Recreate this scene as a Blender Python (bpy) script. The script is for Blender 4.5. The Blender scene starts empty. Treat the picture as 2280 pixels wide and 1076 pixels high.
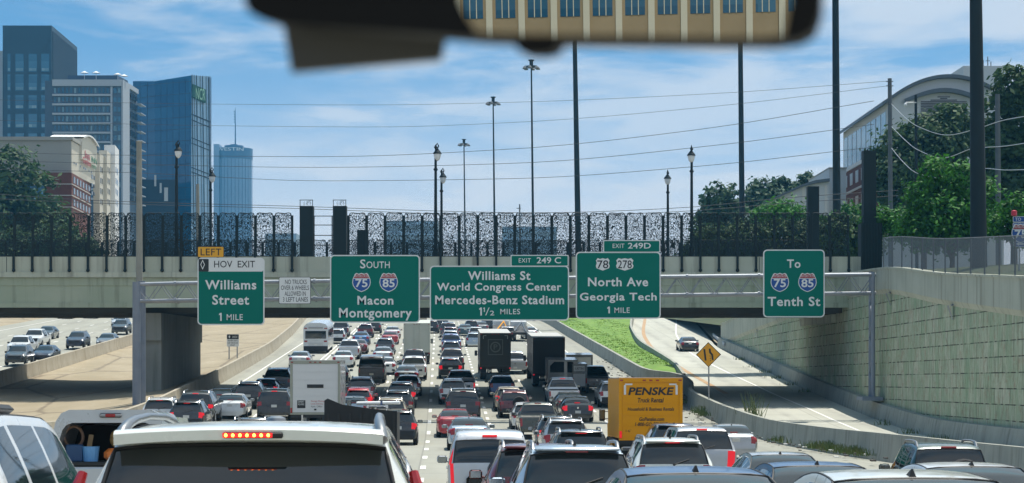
import bpy, math, random
from mathutils import Vector, Matrix
random.seed(7)
R = math.radians
sc = bpy.context.scene

# ------------------------------------------------------------------ camera
F, YH, CX, ZC = 4500.0, 800.0, 1140.0, 2.1      # focal length and horizon of the photo in its own pixels; eye height
HAZE = 0.00016                                          # density of the summer haze, per metre
cam = bpy.data.cameras.new("camera")
cam.sensor_width = 36.0
cam.lens = 36.0 * F / 2280.0
cam.shift_y = (YH - 538.0) / 2280.0
cam.clip_start, cam.clip_end = 0.05, 20000.0
cam.dof.use_dof = True
cam.dof.focus_distance = 110.0
cam.dof.aperture_fstop = 11.0
camo = bpy.data.objects.new("camera", cam)
camo.location = (0, 0, ZC)
camo.rotation_euler = (R(90), 0, 0)
sc.collection.objects.link(camo)
sc.camera = camo

# ------------------------------------------------------------------ sun, sky, exposure
SUN = Vector((0.16, 0.33, 1.0)).normalized()
SUN_EL, SUN_AZ = math.asin(SUN.z), math.atan2(SUN.x, SUN.y)
sl = bpy.data.lights.new("sun", "SUN")
sl.energy, sl.angle, sl.color = 4.9, R(0.5), (1.0, 0.95, 0.86)
so = bpy.data.objects.new("sun", sl)
so.rotation_euler = (-SUN).to_track_quat('-Z', 'Y').to_euler()
sc.collection.objects.link(so)

w = bpy.data.worlds.new("World"); sc.world = w; w.use_nodes = True
nt = w.node_tree; nt.nodes.clear()
def wn(t, **k):
    n = nt.nodes.new(t)
    for a, b in k.items(): setattr(n, a, b)
    return n
def wmath(op, a, b=None):
    n = wn('ShaderNodeMath', operation=op)
    for i, q in enumerate((a, b)):
        if q is None: continue
        if isinstance(q, (int, float)): n.inputs[i].default_value = q
        else: nt.links.new(q, n.inputs[i])
    return n.outputs[0]
tc = wn('ShaderNodeTexCoord')
sep = wn('ShaderNodeSeparateXYZ'); nt.links.new(tc.outputs['Generated'], sep.inputs[0])
zz = wmath('MULTIPLY', wmath('MAXIMUM', sep.outputs[2], 0.0), 3.2)
zz = wmath('ADD', zz, 0.06)
comb = wn('ShaderNodeCombineXYZ')
nt.links.new(sep.outputs[0], comb.inputs[0]); nt.links.new(sep.outputs[1], comb.inputs[1]); nt.links.new(zz, comb.inputs[2])
nrm = wn('ShaderNodeVectorMath', operation='NORMALIZE'); nt.links.new(comb.outputs[0], nrm.inputs[0])
sky = wn('ShaderNodeTexSky', sky_type='NISHITA', sun_disc=False)
sky.sun_elevation, sky.sun_rotation = SUN_EL, SUN_AZ
sky.air_density, sky.dust_density, sky.ozone_density = 1.0, 0.8, 1.5
nt.links.new(nrm.outputs[0], sky.inputs[0])
# clouds: noise on a high flat layer seen in perspective
zc = wmath('ADD', wmath('MAXIMUM', sep.outputs[2], 0.0), 0.10)
cx_, cy_ = wmath('DIVIDE', sep.outputs[0], zc), wmath('DIVIDE', sep.outputs[1], zc)
cc = wn('ShaderNodeCombineXYZ'); nt.links.new(cx_, cc.inputs[0]); nt.links.new(cy_, cc.inputs[1])
n1 = wn('ShaderNodeTexNoise'); n1.inputs['Scale'].default_value = 1.9; n1.inputs['Detail'].default_value = 9; n1.inputs['Roughness'].default_value = 0.56
n1.inputs['Distortion'].default_value = 0.35
off = wn('ShaderNodeVectorMath', operation='ADD'); off.inputs[1].default_value = (3.1, 0.6, 0.0)
nt.links.new(cc.outputs[0], off.inputs[0]); nt.links.new(off.outputs[0], n1.inputs['Vector'])
mr = wn('ShaderNodeMapRange'); mr.interpolation_type = 'SMOOTHSTEP'
side = wmath('MULTIPLY', sep.outputs[0], 0.30)
nt.links.new(wmath('ADD', n1.outputs[0], side), mr.inputs[0])
mr.inputs[1].default_value, mr.inputs[2].default_value = 0.37, 0.61
mr.inputs[3].default_value, mr.inputs[4].default_value = 0.0, 0.85
mix = wn('ShaderNodeMix', data_type='RGBA')
tint = wn('ShaderNodeMix', data_type='RGBA', blend_type='MULTIPLY'); tint.inputs[0].default_value = 1.0
nt.links.new(sky.outputs[0], tint.inputs[6]); tint.inputs[7].default_value = (0.60, 0.97, 1.03, 1)
low = wn('ShaderNodeMapRange'); low.interpolation_type = 'SMOOTHSTEP'; nt.links.new(sep.outputs[2], low.inputs[0])
low.inputs[1].default_value, low.inputs[2].default_value, low.inputs[3].default_value, low.inputs[4].default_value = 0.05, 0.165, 0.95, 0.0
nt.links.new(wmath('MAXIMUM', mr.outputs[0], wmath('ADD', low.outputs[0], wmath('MULTIPLY', mr.outputs[0], 0.4))), mix.inputs[0]); mix.clamp_factor = True; nt.links.new(tint.outputs[2], mix.inputs[6])
mix.inputs[7].default_value = (5.9, 6.2, 6.6, 1)
bg = wn('ShaderNodeBackground'); bg.inputs[1].default_value = 0.110
nt.links.new(mix.outputs[2], bg.inputs[0])
wo = wn('ShaderNodeOutputWorld'); nt.links.new(bg.outputs[0], wo.inputs[0])

sc.view_settings.view_transform = 'Standard'
sc.view_settings.look = 'None'
sc.view_settings.exposure = 0.24
sc.view_settings.gamma = 1.0
sc.view_settings.use_curve_mapping = False
sc.cycles.max_bounces = 6
sc.cycles.transparent_max_bounces = 24
sc.cycles.volume_bounces = 0
sc.cycles.use_denoising = True

# ------------------------------------------------------------------ helpers
def P(px, py, Y):
    return Vector(((px - CX) * Y / F, Y, ZC - (py - YH) * Y / F))
def link(o):
    sc.collection.objects.link(o); return o
def tag(o, label=None, cat=None, group=None, kind=None):
    if label: o['label'] = label
    if cat: o['category'] = cat
    if group: o['group'] = group
    if kind: o['kind'] = kind
    return o
def empty(name, loc=(0, 0, 0), label=None, cat=None, group=None, rot=(0, 0, 0)):
    o = bpy.data.objects.new(name, None); link(o)
    o.location = loc; o.rotation_euler = rot; o.empty_display_size = 0.2
    return tag(o, label, cat, group)
class MB:
    def __init__(s): s.v, s.f, s.m, s.uv = [], [], [], []
    def add(s, vs, fs, mi=0, uvs=None):
        n = len(s.v); s.v += [tuple(p) for p in vs]
        for f in fs:
            s.f.append(tuple(n + i for i in f)); s.m.append(mi)
            s.uv.append([uvs[i] for i in f] if uvs else None)
        return s
    def box(s, x0, x1, y0, y1, z0, z1, mi=0):
        return s.add([(x0, y0, z0), (x1, y0, z0), (x1, y1, z0), (x0, y1, z0), (x0, y0, z1), (x1, y0, z1), (x1, y1, z1), (x0, y1, z1)],
                     [(0, 3, 2, 1), (4, 5, 6, 7), (0, 1, 5, 4), (1, 2, 6, 5), (2, 3, 7, 6), (3, 0, 4, 7)], mi)
    def cbox(s, c, d, mi=0):
        return s.box(c[0] - d[0] / 2, c[0] + d[0] / 2, c[1] - d[1] / 2, c[1] + d[1] / 2, c[2] - d[2] / 2, c[2] + d[2] / 2, mi)
    def rbox(s, c, d, b, mi=0):
        """box with chamfered edges (octagonal in every section)"""
        cx, cy, cz = c; hx, hy, hz = d[0] / 2, d[1] / 2, d[2] / 2
        ring = lambda z, k: [(cx + sx * (hx - k) + 0, cy + sy * (hy - k), z) for sx, sy in ()]
        def oc(ix, iy, z):
            X, Y = hx - ix, hy - iy
            return [(cx - X + b, cy - Y, z), (cx + X - b, cy - Y, z), (cx + X, cy - Y + b, z), (cx + X, cy + Y - b, z),
                    (cx + X - b, cy + Y, z), (cx - X + b, cy + Y, z), (cx - X, cy + Y - b, z), (cx - X, cy - Y + b, z)]
        L = [oc(b, b, cz - hz), oc(0, 0, cz - hz + b), oc(0, 0, cz + hz - b), oc(b, b, cz + hz)]
        vs = [p for r in L for p in r]; fs = [tuple(range(7, -1, -1)), tuple(range(24, 32))]
        for k in range(3):
            for i in range(8):
                j = (i + 1) % 8; fs.append((k * 8 + i, k * 8 + j, k * 8 + 8 + j, k * 8 + 8 + i))
        return s.add(vs, fs, mi)
    def tube(s, p0, p1, r0, r1=None, n=8, mi=0):
        p0, p1 = Vector(p0), Vector(p1); r1 = r0 if r1 is None else r1
        d = (p1 - p0).normalized(); a = d.orthogonal().normalized(); b = d.cross(a)
        vs = []
        for p, r in ((p0, r0), (p1, r1)):
            for k in range(n):
                t = 2 * math.pi * k / n; vs.append(p + a * (r * math.cos(t)) + b * (r * math.sin(t)))
        fs = [(k, (k + 1) % n, n + (k + 1) % n, n + k) for k in range(n)]
        fs += [tuple(range(n - 1, -1, -1)), tuple(range(n, 2 * n))]
        return s.add(vs, fs, mi)
    def path(s, pts, r, n=6, mi=0):
        pts = [Vector(p) for p in pts]; vs = []
        for i, p in enumerate(pts):
            d = (pts[min(i + 1, len(pts) - 1)] - pts[max(i - 1, 0)]).normalized()
            a = d.cross(Vector((0, 0, 1)))
            a = a.normalized() if a.length > 1e-4 else Vector((1, 0, 0)); b = d.cross(a)
            rr = r[i] if isinstance(r, (list, tuple)) else r
            for k in range(n):
                t = 2 * math.pi * k / n; vs.append(p + a * (rr * math.cos(t)) + b * (rr * math.sin(t)))
        fs = []
        for i in range(len(pts) - 1):
            for k in range(n):
                j = (k + 1) % n; fs.append((i * n + k, i * n + j, i * n + n + j, i * n + n + k))
        fs += [tuple(range(n - 1, -1, -1)), tuple(range(len(vs) - n, len(vs)))]
        return s.add(vs, fs, mi)
    def lathe(s, c, prof, n=12, mi=0):
        vs = []
        for r, z in prof:
            for k in range(n):
                t = 2 * math.pi * k / n; vs.append((c[0] + r * math.cos(t), c[1] + r * math.sin(t), c[2] + z))
        fs = []
        for i in range(len(prof) - 1):
            for k in range(n):
                j = (k + 1) % n; fs.append((i * n + k, i * n + j, i * n + n + j, i * n + n + k))
        fs += [tuple(range(n - 1, -1, -1)), tuple(range(len(vs) - n, len(vs)))]
        return s.add(vs, fs, mi)
    def prism(s, pts, y0, y1, mi=0):
        """outline in the x-z plane given anticlockwise as seen from -Y, from y0 (near) to y1"""
        n = len(pts)
        vs = [(x, y0, z) for x, z in pts] + [(x, y1, z) for x, z in pts]
        fs = [tuple(range(n)), tuple(range(2 * n - 1, n - 1, -1))] + [((i + 1) % n, i, n + i, n + (i + 1) % n) for i in range(n)]
        return s.add(vs, fs, mi)
    def mesh(s, name, mats, off=None, smooth=False, angle=35):
        me = bpy.data.meshes.new(name)
        vs = s.v if off is None else [(a - off[0], b - off[1], c - off[2]) for a, b, c in s.v]
        me.from_pydata(vs, [], s.f)
        for m in (mats if isinstance(mats, (list, tuple)) else [mats]): me.materials.append(m)
        me.polygons.foreach_set('material_index', s.m)
        if any(u is not None for u in s.uv):
            ul = me.uv_layers.new(name="UVMap"); d = []
            for f, u in zip(s.f, s.uv):
                for i in range(len(f)): d += list(u[i]) if u else [0.0, 0.0]
            ul.data.foreach_set('uv', d)
        if smooth:
            me.polygons.foreach_set('use_smooth', [True] * len(s.f)); me.set_sharp_from_angle(angle=R(angle))
        me.update()
        return me
    def build(s, name, mats, parent=None, smooth=False, angle=35, world=True):
        off = None
        if parent is not None and world:             # built in world coordinates: take the parents' places off
            off = Vector((0, 0, 0)); a = parent
            while a is not None: off += a.location; a = a.parent
        o = bpy.data.objects.new(name, s.mesh(name, mats, off, smooth, angle)); link(o)
        if parent is not None: o.parent = parent
        return o
def pchip(pts):
    xs = [p[0] for p in pts]; ys = [p[1] for p in pts]; n = len(xs)
    h = [xs[i + 1] - xs[i] for i in range(n - 1)]; d = [(ys[i + 1] - ys[i]) / h[i] for i in range(n - 1)]
    m = [0.0] * n; m[0], m[-1] = d[0], d[-1]
    for i in range(1, n - 1):
        if d[i - 1] * d[i] > 0:
            w1, w2 = 2 * h[i] + h[i - 1], h[i] + 2 * h[i - 1]
            m[i] = (w1 + w2) / (w1 / d[i - 1] + w2 / d[i])
    def f(x):
        if x <= xs[0]: return ys[0] + m[0] * (x - xs[0]) * 0
        if x >= xs[-1]: return ys[-1]
        i = 0
        while x > xs[i + 1]: i += 1
        t = (x - xs[i]) / h[i]; t2, t3 = t * t, t * t * t
        return (2 * t3 - 3 * t2 + 1) * ys[i] + (t3 - 2 * t2 + t) * h[i] * m[i] + (-2 * t3 + 3 * t2) * ys[i + 1] + (t3 - t2) * h[i] * m[i + 1]
    return f
def lin(pts):
    def f(x):
        if x <= pts[0][0]: return pts[0][1]
        for (a, b), (c, d) in zip(pts, pts[1:]):
            if x <= c: return b + (d - b) * (x - a) / (c - a)
        return pts[-1][1]
    return f

# ------------------------------------------------------------------ materials
def mat(name, col, rough=0.6, metal=0.0, coat=0.0, emit=None, es=0.0, spec=0.5):
    m = bpy.data.materials.new(name); m.use_nodes = True
    b = m.node_tree.nodes['Principled BSDF']
    b.inputs['Base Color'].default_value = (*col, 1); b.inputs['Roughness'].default_value = rough
    b.inputs['Metallic'].default_value = metal; b.inputs['Coat Weight'].default_value = coat; b.inputs['Coat Roughness'].default_value = 0.04
    b.inputs['Specular IOR Level'].default_value = spec
    if emit: b.inputs['Emission Color'].default_value = (*emit, 1); b.inputs['Emission Strength'].default_value = es
    return m
class NT:
    def __init__(s, m): s.t = m.node_tree; s.b = s.t.nodes.get('Principled BSDF')
    def n(s, typ, ins=None, **k):
        q = s.t.nodes.new(typ)
        for a, b in k.items(): setattr(q, a, b)
        for a, b in (ins or {}).items(): s.set(q, a, b)
        return q
    def set(s, q, a, b):
        if isinstance(b, bpy.types.NodeSocket): s.t.links.new(b, q.inputs[a])
        else: q.inputs[a].default_value = b
    def math(s, op, a, b=0.0, c=None):
        q = s.n('ShaderNodeMath', operation=op); s.set(q, 0, a); s.set(q, 1, b)
        if c is not None: s.set(q, 2, c)
        return q.outputs[0]
    def mix(s, f, a, b, blend='MIX'):
        q = s.n('ShaderNodeMix', data_type='RGBA', blend_type=blend); s.set(q, 0, f); s.set(q, 6, a); s.set(q, 7, b)
        return q.outputs[2]
    def ramp(s, f, lo, hi, a=0.0, b=1.0):
        q = s.n('ShaderNodeMapRange'); s.set(q, 0, f); s.set(q, 1, lo); s.set(q, 2, hi); s.set(q, 3, a); s.set(q, 4, b)
        return q.outputs[0]
    def noise(s, v, scale, det=4.0, rough=0.55):
        q = s.n('ShaderNodeTexNoise'); s.set(q, 'Vector', v); s.set(q, 'Scale', scale); s.set(q, 'Detail', det); s.set(q, 'Roughness', rough)
        return q.outputs[0]
    def scale(s, v, k):
        q = s.n('ShaderNodeMapping'); s.set(q, 'Vector', v); q.inputs['Scale'].default_value = k
        return q.outputs[0]
    def pos(s): return s.n('ShaderNodeNewGeometry').outputs['Position']
    def obj(s): return s.n('ShaderNodeTexCoord').outputs['Object']
    def uv(s): return s.n('ShaderNodeTexCoord').outputs['UV']
    def bump(s, h, st=0.3, d=0.02):
        q = s.n('ShaderNodeBump'); s.set(q, 'Height', h); q.inputs['Strength'].default_value = st; q.inputs['Distance'].default_value = d
        s.t.links.new(q.outputs[0], s.b.inputs['Normal'])
def C4(c): return (c[0], c[1], c[2], 1.0)
def noisy(name, c0, c1, scale=1.0, stretch=(1, 1, 1), rough=0.85, streak=None, bump=0.0, det=6):
    """two-tone weathered surface; streak = third colour running down in vertical stains"""
    m = mat(name, c0, rough); t = NT(m); p = t.pos()
    f = t.ramp(t.noise(t.scale(p, stretch), scale, det), 0.3, 0.7)
    col = t.mix(f, C4(c0), C4(c1))
    if streak:
        s_ = t.ramp(t.noise(t.scale(p, (1.0, 1.0, 0.06)), 2.2, 5), 0.52, 0.72, 0, 0.8)
        col = t.mix(s_, col, C4(streak))
    t.set(t.b, 'Base Color', col)
    if bump: t.bump(t.noise(p, scale * 6, 4), bump)
    return m

M = {}
# concrete carriageway, UV = (metres across from the lane line, metres along)
def roadmat(name, ca, cb):
    m = mat(name, ca, 0.9); t = NT(m); uv = t.uv()
    sx = t.n('ShaderNodeSeparateXYZ', {0: uv})
    big = t.ramp(t.noise(t.scale(uv, (0.35, 0.04, 1)), 1.0, 6), 0.3, 0.7)
    col = t.mix(big, C4(ca), C4(cb))
    lane = t.math('ABSOLUTE', t.math('SUBTRACT', t.math('FRACT', t.math('DIVIDE', sx.outputs[0], 3.6)), 0.5))
    oil = t.ramp(lane, 0.02, 0.16, 1.0, 0.0)
    oil = t.math('MULTIPLY', oil, t.ramp(t.noise(t.scale(uv, (0.5, 0.12, 1)), 2.0, 5), 0.35, 0.75))
    col = t.mix(t.math('MULTIPLY', oil, 0.55), col, C4((0.16, 0.155, 0.145)))
    jt = t.math('ABSOLUTE', t.math('SUBTRACT', t.math('FRACT', t.math('DIVIDE', sx.outputs[1], 9.1)), 0.5))
    col = t.mix(t.ramp(jt, 0.006, 0.012, 0.5, 0.0), col, C4((0.12, 0.115, 0.105)))
    lj = t.math('ABSOLUTE', t.math('SUBTRACT', t.math('FRACT', t.math('ADD', t.math('DIVIDE', sx.outputs[0], 3.6), 0.54)), 0.5))
    col = t.mix(t.ramp(lj, 0.006, 0.014, 0.45, 0.0), col, C4((0.13, 0.125, 0.115)))
    slab = t.n('ShaderNodeTexWhiteNoise', {0: t.n('ShaderNodeVectorMath', {0: t.n('ShaderNodeVectorMath', {0: uv, 1: (1 / 3.6, 1 / 9.1, 0)}, operation='MULTIPLY').outputs[0]}, operation='FLOOR').outputs[0]})
    col = t.mix(t.ramp(slab.outputs[0], 0, 1, 0.0, 0.16), col, C4((0.22, 0.21, 0.19)))
    grime = t.ramp(t.noise(t.scale(uv, (0.6, 0.25, 1)), 3.5, 8, 0.7), 0.55, 0.75, 0.0, 0.5)
    edge_ = t.math('MAXIMUM', t.ramp(sx.outputs[0], 15.5, 18.0, 0, 1), t.ramp(sx.outputs[0], -15.0, -16.8, 0, 1))
    col = t.mix(t.math('MULTIPLY', grime, edge_), col, C4((0.11, 0.085, 0.06)))
    t.set(t.b, 'Base Color', col)
    t.bump(t.noise(t.pos(), 8, 4), 0.15)
    return m
M['road'] = roadmat('concrete_road', (0.25, 0.25, 0.205), (0.345, 0.345, 0.29))
M['ramp'] = roadmat('ramp_concrete', (0.37, 0.37, 0.31), (0.48, 0.48, 0.41))
M['tan'] = noisy('tan_gunite', (0.27, 0.225, 0.145), (0.34, 0.285, 0.195), 0.5, (1, .35, 1), 0.95, bump=0.3)
t = NT(M['tan']); p = t.pos()
old = t.b.inputs['Base Color'].links[0].from_socket
cr = t.n('ShaderNodeTexVoronoi', {'Vector': t.scale(p, (0.10, 0.035, 0.0)), 'Scale': 1.0}, feature='DISTANCE_TO_EDGE').outputs['Distance']
wob = t.math('ADD', cr, t.math('MULTIPLY', t.math('SUBTRACT', t.noise(p, 1.6, 5), 0.5), 0.05))
old = t.mix(t.ramp(wob, 0.004, 0.02, 0.7, 0.0), old, C4((0.13, 0.10, 0.07)))
spots = t.ramp(t.noise(t.scale(p, (0.5, 0.14, 1)), 4.0, 6, 0.65), 0.62, 0.70, 0.0, 0.55)
t.set(t.b, 'Base Color', t.mix(spots, old, C4((0.46, 0.41, 0.33))))
M['ground'] = noisy('dry_ground', (0.16, 0.15, 0.09), (0.10, 0.12, 0.05), 0.05, rough=0.95)
M['hill'] = noisy('hill_grass', (0.04, 0.075, 0.02), (0.06, 0.06, 0.03), 0.3, rough=0.95)
M['grass'] = noisy('verge_grass', (0.09, 0.20, 0.018), (0.17, 0.30, 0.035), 0.7, (1, .5, 1), 0.9, streak=(0.17, 0.15, 0.06), bump=0.8)
M['line'] = mat('road_paint_white', (0.72, 0.71, 0.66), 0.7)
M['orange_line'] = noisy('road_edge_dirt', (0.38, 0.22, 0.10), (0.42, 0.30, 0.18), 1.0)
M['yellow_line'] = mat('road_paint_yellow', (0.62, 0.42, 0.08), 0.7)
M['barrier'] = noisy('barrier_concrete', (0.34, 0.30, 0.22), (0.42, 0.38, 0.30), 0.7, streak=(0.20, 0.16, 0.10), bump=0.15)
M['barrier_r'] = noisy('barrier_concrete_grey', (0.27, 0.28, 0.24), (0.36, 0.36, 0.31), 0.6, streak=(0.15, 0.15, 0.12), bump=0.15)
M['conc'] = noisy('bridge_concrete', (0.40, 0.44, 0.36), (0.50, 0.53, 0.45), 0.35, streak=(0.22, 0.23, 0.19), bump=0.1)
M['conc_g'] = noisy('girder_concrete', (0.31, 0.37, 0.28), (0.38, 0.43, 0.34), 0.25, streak=(0.19, 0.22, 0.16), bump=0.1)
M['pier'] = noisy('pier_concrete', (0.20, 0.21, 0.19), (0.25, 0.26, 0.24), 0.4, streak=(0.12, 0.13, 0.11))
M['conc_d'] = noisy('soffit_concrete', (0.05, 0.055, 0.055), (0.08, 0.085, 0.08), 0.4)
M['coping'] = noisy('coping_concrete', (0.38, 0.39, 0.31), (0.47, 0.48, 0.39), 0.4, streak=(0.22, 0.21, 0.16), bump=0.1)
# split-face retaining wall, UV in metres
m = M['weed'] = noisy('weeds', (0.05, 0.11, 0.02), (0.16, 0.17, 0.05), 1.5)
m = M['wall'] = mat('wall_panels', (0.3, 0.3, 0.24), 0.95); t = NT(m); uv = t.uv()
br = t.n('ShaderNodeTexBrick', {'Vector': uv, 'Color1': C4((0.42, 0.48, 0.32)), 'Color2': C4((0.55, 0.56, 0.41)), 'Mortar': C4((0.46, 0.50, 0.35)),
         'Scale': 1.0, 'Mortar Size': 0.030, 'Mortar Smooth': 0.3, 'Bias': 0.0, 'Brick Width': 1.5, 'Row Height': 0.75})
rib = t.noise(t.scale(uv, (5.0, 0.8, 1)), 1.0, 6, 0.75)
col = t.mix(t.ramp(rib, 0.46, 0.64, 0, 0.9), br.outputs[0], C4((0.21, 0.25, 0.16)))
red = t.ramp(t.noise(t.scale(uv, (1.6, 1.3, 1)), 1.0, 6, 0.75), 0.50, 0.64, 0, 0.6)
col = t.mix(red, col, C4((0.36, 0.22, 0.15)))
dash = t.ramp(t.noise(t.scale(uv, (1.1, 0.35, 1)), 1.0, 3), 0.44, 0.52)
col = t.mix(t.math('MULTIPLY', br.outputs[1], dash), col, C4((0.05, 0.04, 0.03)))
blot = t.ramp(t.noise(t.scale(uv, (0.16, 0.22, 1)), 1.0, 5), 0.45, 0.75, 0.0, 0.3)
col = t.mix(blot, col, C4((0.52, 0.50, 0.40)))
gr = t.ramp(t.noise(t.scale(uv, (0.9, 0.25, 1)), 1.0, 4), 0.45, 0.65, 0, 0.5)
col = t.mix(gr, col, C4((0.22, 0.36, 0.20)))
t.set(t.b, 'Base Color', col)
t.bump(t.math('ADD', t.math('MULTIPLY', rib, 0.7), t.math('MULTIPLY', br.outputs[1], -0.8)), 0.9, 0.08)
M['fence'] = mat('fence_dark_paint', (0.014, 0.026, 0.030), 0.6, spec=0.2)
# leaf-cut screen: dark sheet with leaf shaped holes, a herringbone of stretched cells
def leafscreen(name, sx_, sz_):
    m = mat(name, (0.014, 0.026, 0.030), 0.6, spec=0.2); t = NT(m); uv = t.uv()
    s = t.n('ShaderNodeSeparateXYZ', {0: uv})
    ax = t.math('ABSOLUTE', t.math('SUBTRACT', s.outputs[0], 0.5))
    dz = t.math('MULTIPLY', s.outputs[1], sz_)
    wv = t.math('MULTIPLY', t.noise(t.scale(uv, (2, 3, 1)), 1.0, 2), 0.9)
    v = t.n('ShaderNodeCombineXYZ', {0: t.math('MULTIPLY', t.math('ADD', t.math('MULTIPLY', ax, 1.25), t.math('MULTIPLY', dz, 0.9)), 4.4 * sx_),
                                     1: t.math('MULTIPLY', t.math('ADD', t.math('SUBTRACT', t.math('MULTIPLY', ax, 1.25), t.math('MULTIPLY', dz, 0.55)), wv), 13.5 * sx_)})
    vo = t.n('ShaderNodeTexVoronoi', {'Vector': v.outputs[0], 'Scale': 1.0, 'Randomness': 0.85}, feature='DISTANCE_TO_EDGE')
    hole = t.ramp(vo.outputs['Distance'], 0.085, 0.115)
    tr = t.n('ShaderNodeBsdfTransparent')
    mx = t.n('ShaderNodeMixShader', {0: hole, 1: t.b.outputs[0], 2: tr.outputs[0]})
    t.t.links.new(mx.outputs[0], t.t.nodes['Material Output'].inputs[0])
    return m
M['leaf_screen'] = leafscreen('leaf_cut_screen', 1.0, 2.9)
# chain link: fine diagonal wires
m = M['chain'] = mat('chain_link_wire', (0.20, 0.21, 0.22), 0.6, 0.3); t = NT(m); uv = t.uv()
s = t.n('ShaderNodeSeparateXYZ', {0: uv})
def diag(sg):
    q = t.math('FRACT', t.math('MULTIPLY', t.math('ADD', s.outputs[0], t.math('MULTIPLY', s.outputs[1], sg)), 9.0))
    return t.math('LESS_THAN', q, 0.34)
wire = t.math('MAXIMUM', diag(1.0), diag(-1.0))
tr = t.n('ShaderNodeBsdfTransparent')
mx = t.n('ShaderNodeMixShader', {0: wire, 1: tr.outputs[0], 2: t.b.outputs[0]})
t.t.links.new(mx.outputs[0], t.t.nodes['Material Output'].inputs[0])
M['steel'] = noisy('galvanised_steel', (0.20, 0.22, 0.245), (0.28, 0.30, 0.33), 1.2, rough=0.5)
M['steel'].node_tree.nodes['Principled BSDF'].inputs['Metallic'].default_value = 0.55
M['pole_blue'] = noisy('galvanised_column', (0.17, 0.20, 0.25), (0.23, 0.26, 0.31), 0.8, rough=0.5)
M['dark_pole'] = mat('dark_steel_pole', (0.012, 0.024, 0.030), 0.6, spec=0.25)
M['conc_pole'] = noisy('weathered_pole', (0.24, 0.24, 0.21), (0.31, 0.31, 0.27), 1.0)
M['grey_pole'] = noisy('grey_wood_pole', (0.10, 0.12, 0.135), (0.14, 0.155, 0.17), 1.0)
M['wire'] = mat('cable', (0.05, 0.055, 0.06), 0.6)
M['lit_wire'] = mat('sunlit_cable', (0.5, 0.5, 0.5), 0.35, 0.7)  # paler copy of the cable, sunlight put into its colour
M['globe'] = mat('lamp_globe', (0.75, 0.78, 0.8), 0.25)
M['green'] = mat('sign_green', (0.0, 0.150, 0.112), 0.5, spec=0.15); 
M['sign_white'] = mat('sign_white', (0.70, 0.72, 0.72), 0.5)
M['sign_black'] = mat('sign_black', (0.012, 0.013, 0.014), 0.5)
M['sign_yellow'] = mat('sign_yellow', (0.72, 0.36, 0.012), 0.5)
M['sign_orange'] = mat('sign_amber', (0.78, 0.36, 0.01), 0.5)
M['sign_blue'] = mat('sign_blue', (0.006, 0.07, 0.30), 0.5)
M['sign_red'] = mat('sign_red', (0.33, 0.012, 0.02), 0.5)
M['alu'] = mat('sign_back', (0.35, 0.36, 0.37), 0.5, 0.4)
# ------------------------------------------------------------------ terrain and roads
_zp = pchip([(-400, 1.5), (-60, -0.9), (0, -1.9), (10, -2.1), (17, -2.36), (27, -2.82), (43, -3.38), (78, -3.98), (106, -4.22), (122, -3.85), (136, -3.25),
             (162, -2.0), (204, 0.15), (254, 2.7), (330, 6.4), (450, 9.7), (700, 14.6), (8000, 160.0)])
def ZR(Y): return _zp(Y) + ZC                        # height of our carriageway
def XA(Y): return -0.57 - 0.0362 * Y                 # lane line left of the middle lane
def ZU(Y, u): return ZR(Y) - 0.02 * min(0.0, u + 7.2) - 0.02 * max(0.0, u - 9.0)
XLu = pchip([(-400, -17), (200, -16.9), (237, -17.7), (320, -20.8), (450, -28)])
XRu = pchip([(-400, 22), (40, 20.2), (81, 19.4), (95, 18.8), (138, 17.9), (150, 19.3), (160, 19.7), (166, 17.7), (172, 17.5), (460, 17.5)])
def XL(Y): return XA(Y) + XLu(Y)
def XR(Y): return XA(Y) + XRu(Y)
def frange(a, b, s):
    o = []; x = a
    while x < b - 1e-6: o.append(x); x += s
    return o + [b]
def strip(name, m, Ys, left, right, zf, nx=1, uvf=None, kind='structure', mb=None):
    mb_ = mb or MB(); vs = []; uvs = []
    for Y in Ys:
        a, b = left(Y), right(Y)
        for k in range(nx + 1):
            x = a + (b - a) * k / nx; vs.append((x, Y, zf(Y, x))); uvs.append(uvf(Y, x) if uvf else (x, Y))
    fs = []
    for i in range(len(Ys) - 1):
        for k in range(nx):
            q = i * (nx + 1) + k; fs.append((q, q + 1, q + nx + 2, q + nx + 1))
    mb_.add(vs, fs, 0, uvs)
    if mb: return
    o = mb_.build(name, m, smooth=True, angle=60)
    return tag(o, kind=kind)

YS = frange(-120, 460, 4)
strip('road', M['road'], YS, lambda Y: XL(Y) - 0.1, lambda Y: XR(Y) + 0.1, lambda Y, x: ZU(Y, x - XA(Y)), 12, lambda Y, x: (x - XA(Y), Y))
# far ground under everything
g = MB(); ys = frange(-500, 460, 12) + [520, 600, 700, 900, 1200, 1700, 2500, 4000, 7000]
xs = [-4000, -1500, -600, -250, -120, -70, -50, -30, -10, 10, 30, 60, 120, 250, 600, 1500, 4000]
vs = [(x, Y, ZR(Y) - 0.35) for Y in ys for x in xs]; n = len(xs)
g.add(vs, [(i * n + k, i * n + k + 1, (i + 1) * n + k + 1, (i + 1) * n + k) for i in range(len(ys) - 1) for k in range(n - 1)])
tag(g.build('ground', M['ground'], smooth=True, angle=80), kind='structure')

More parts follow.
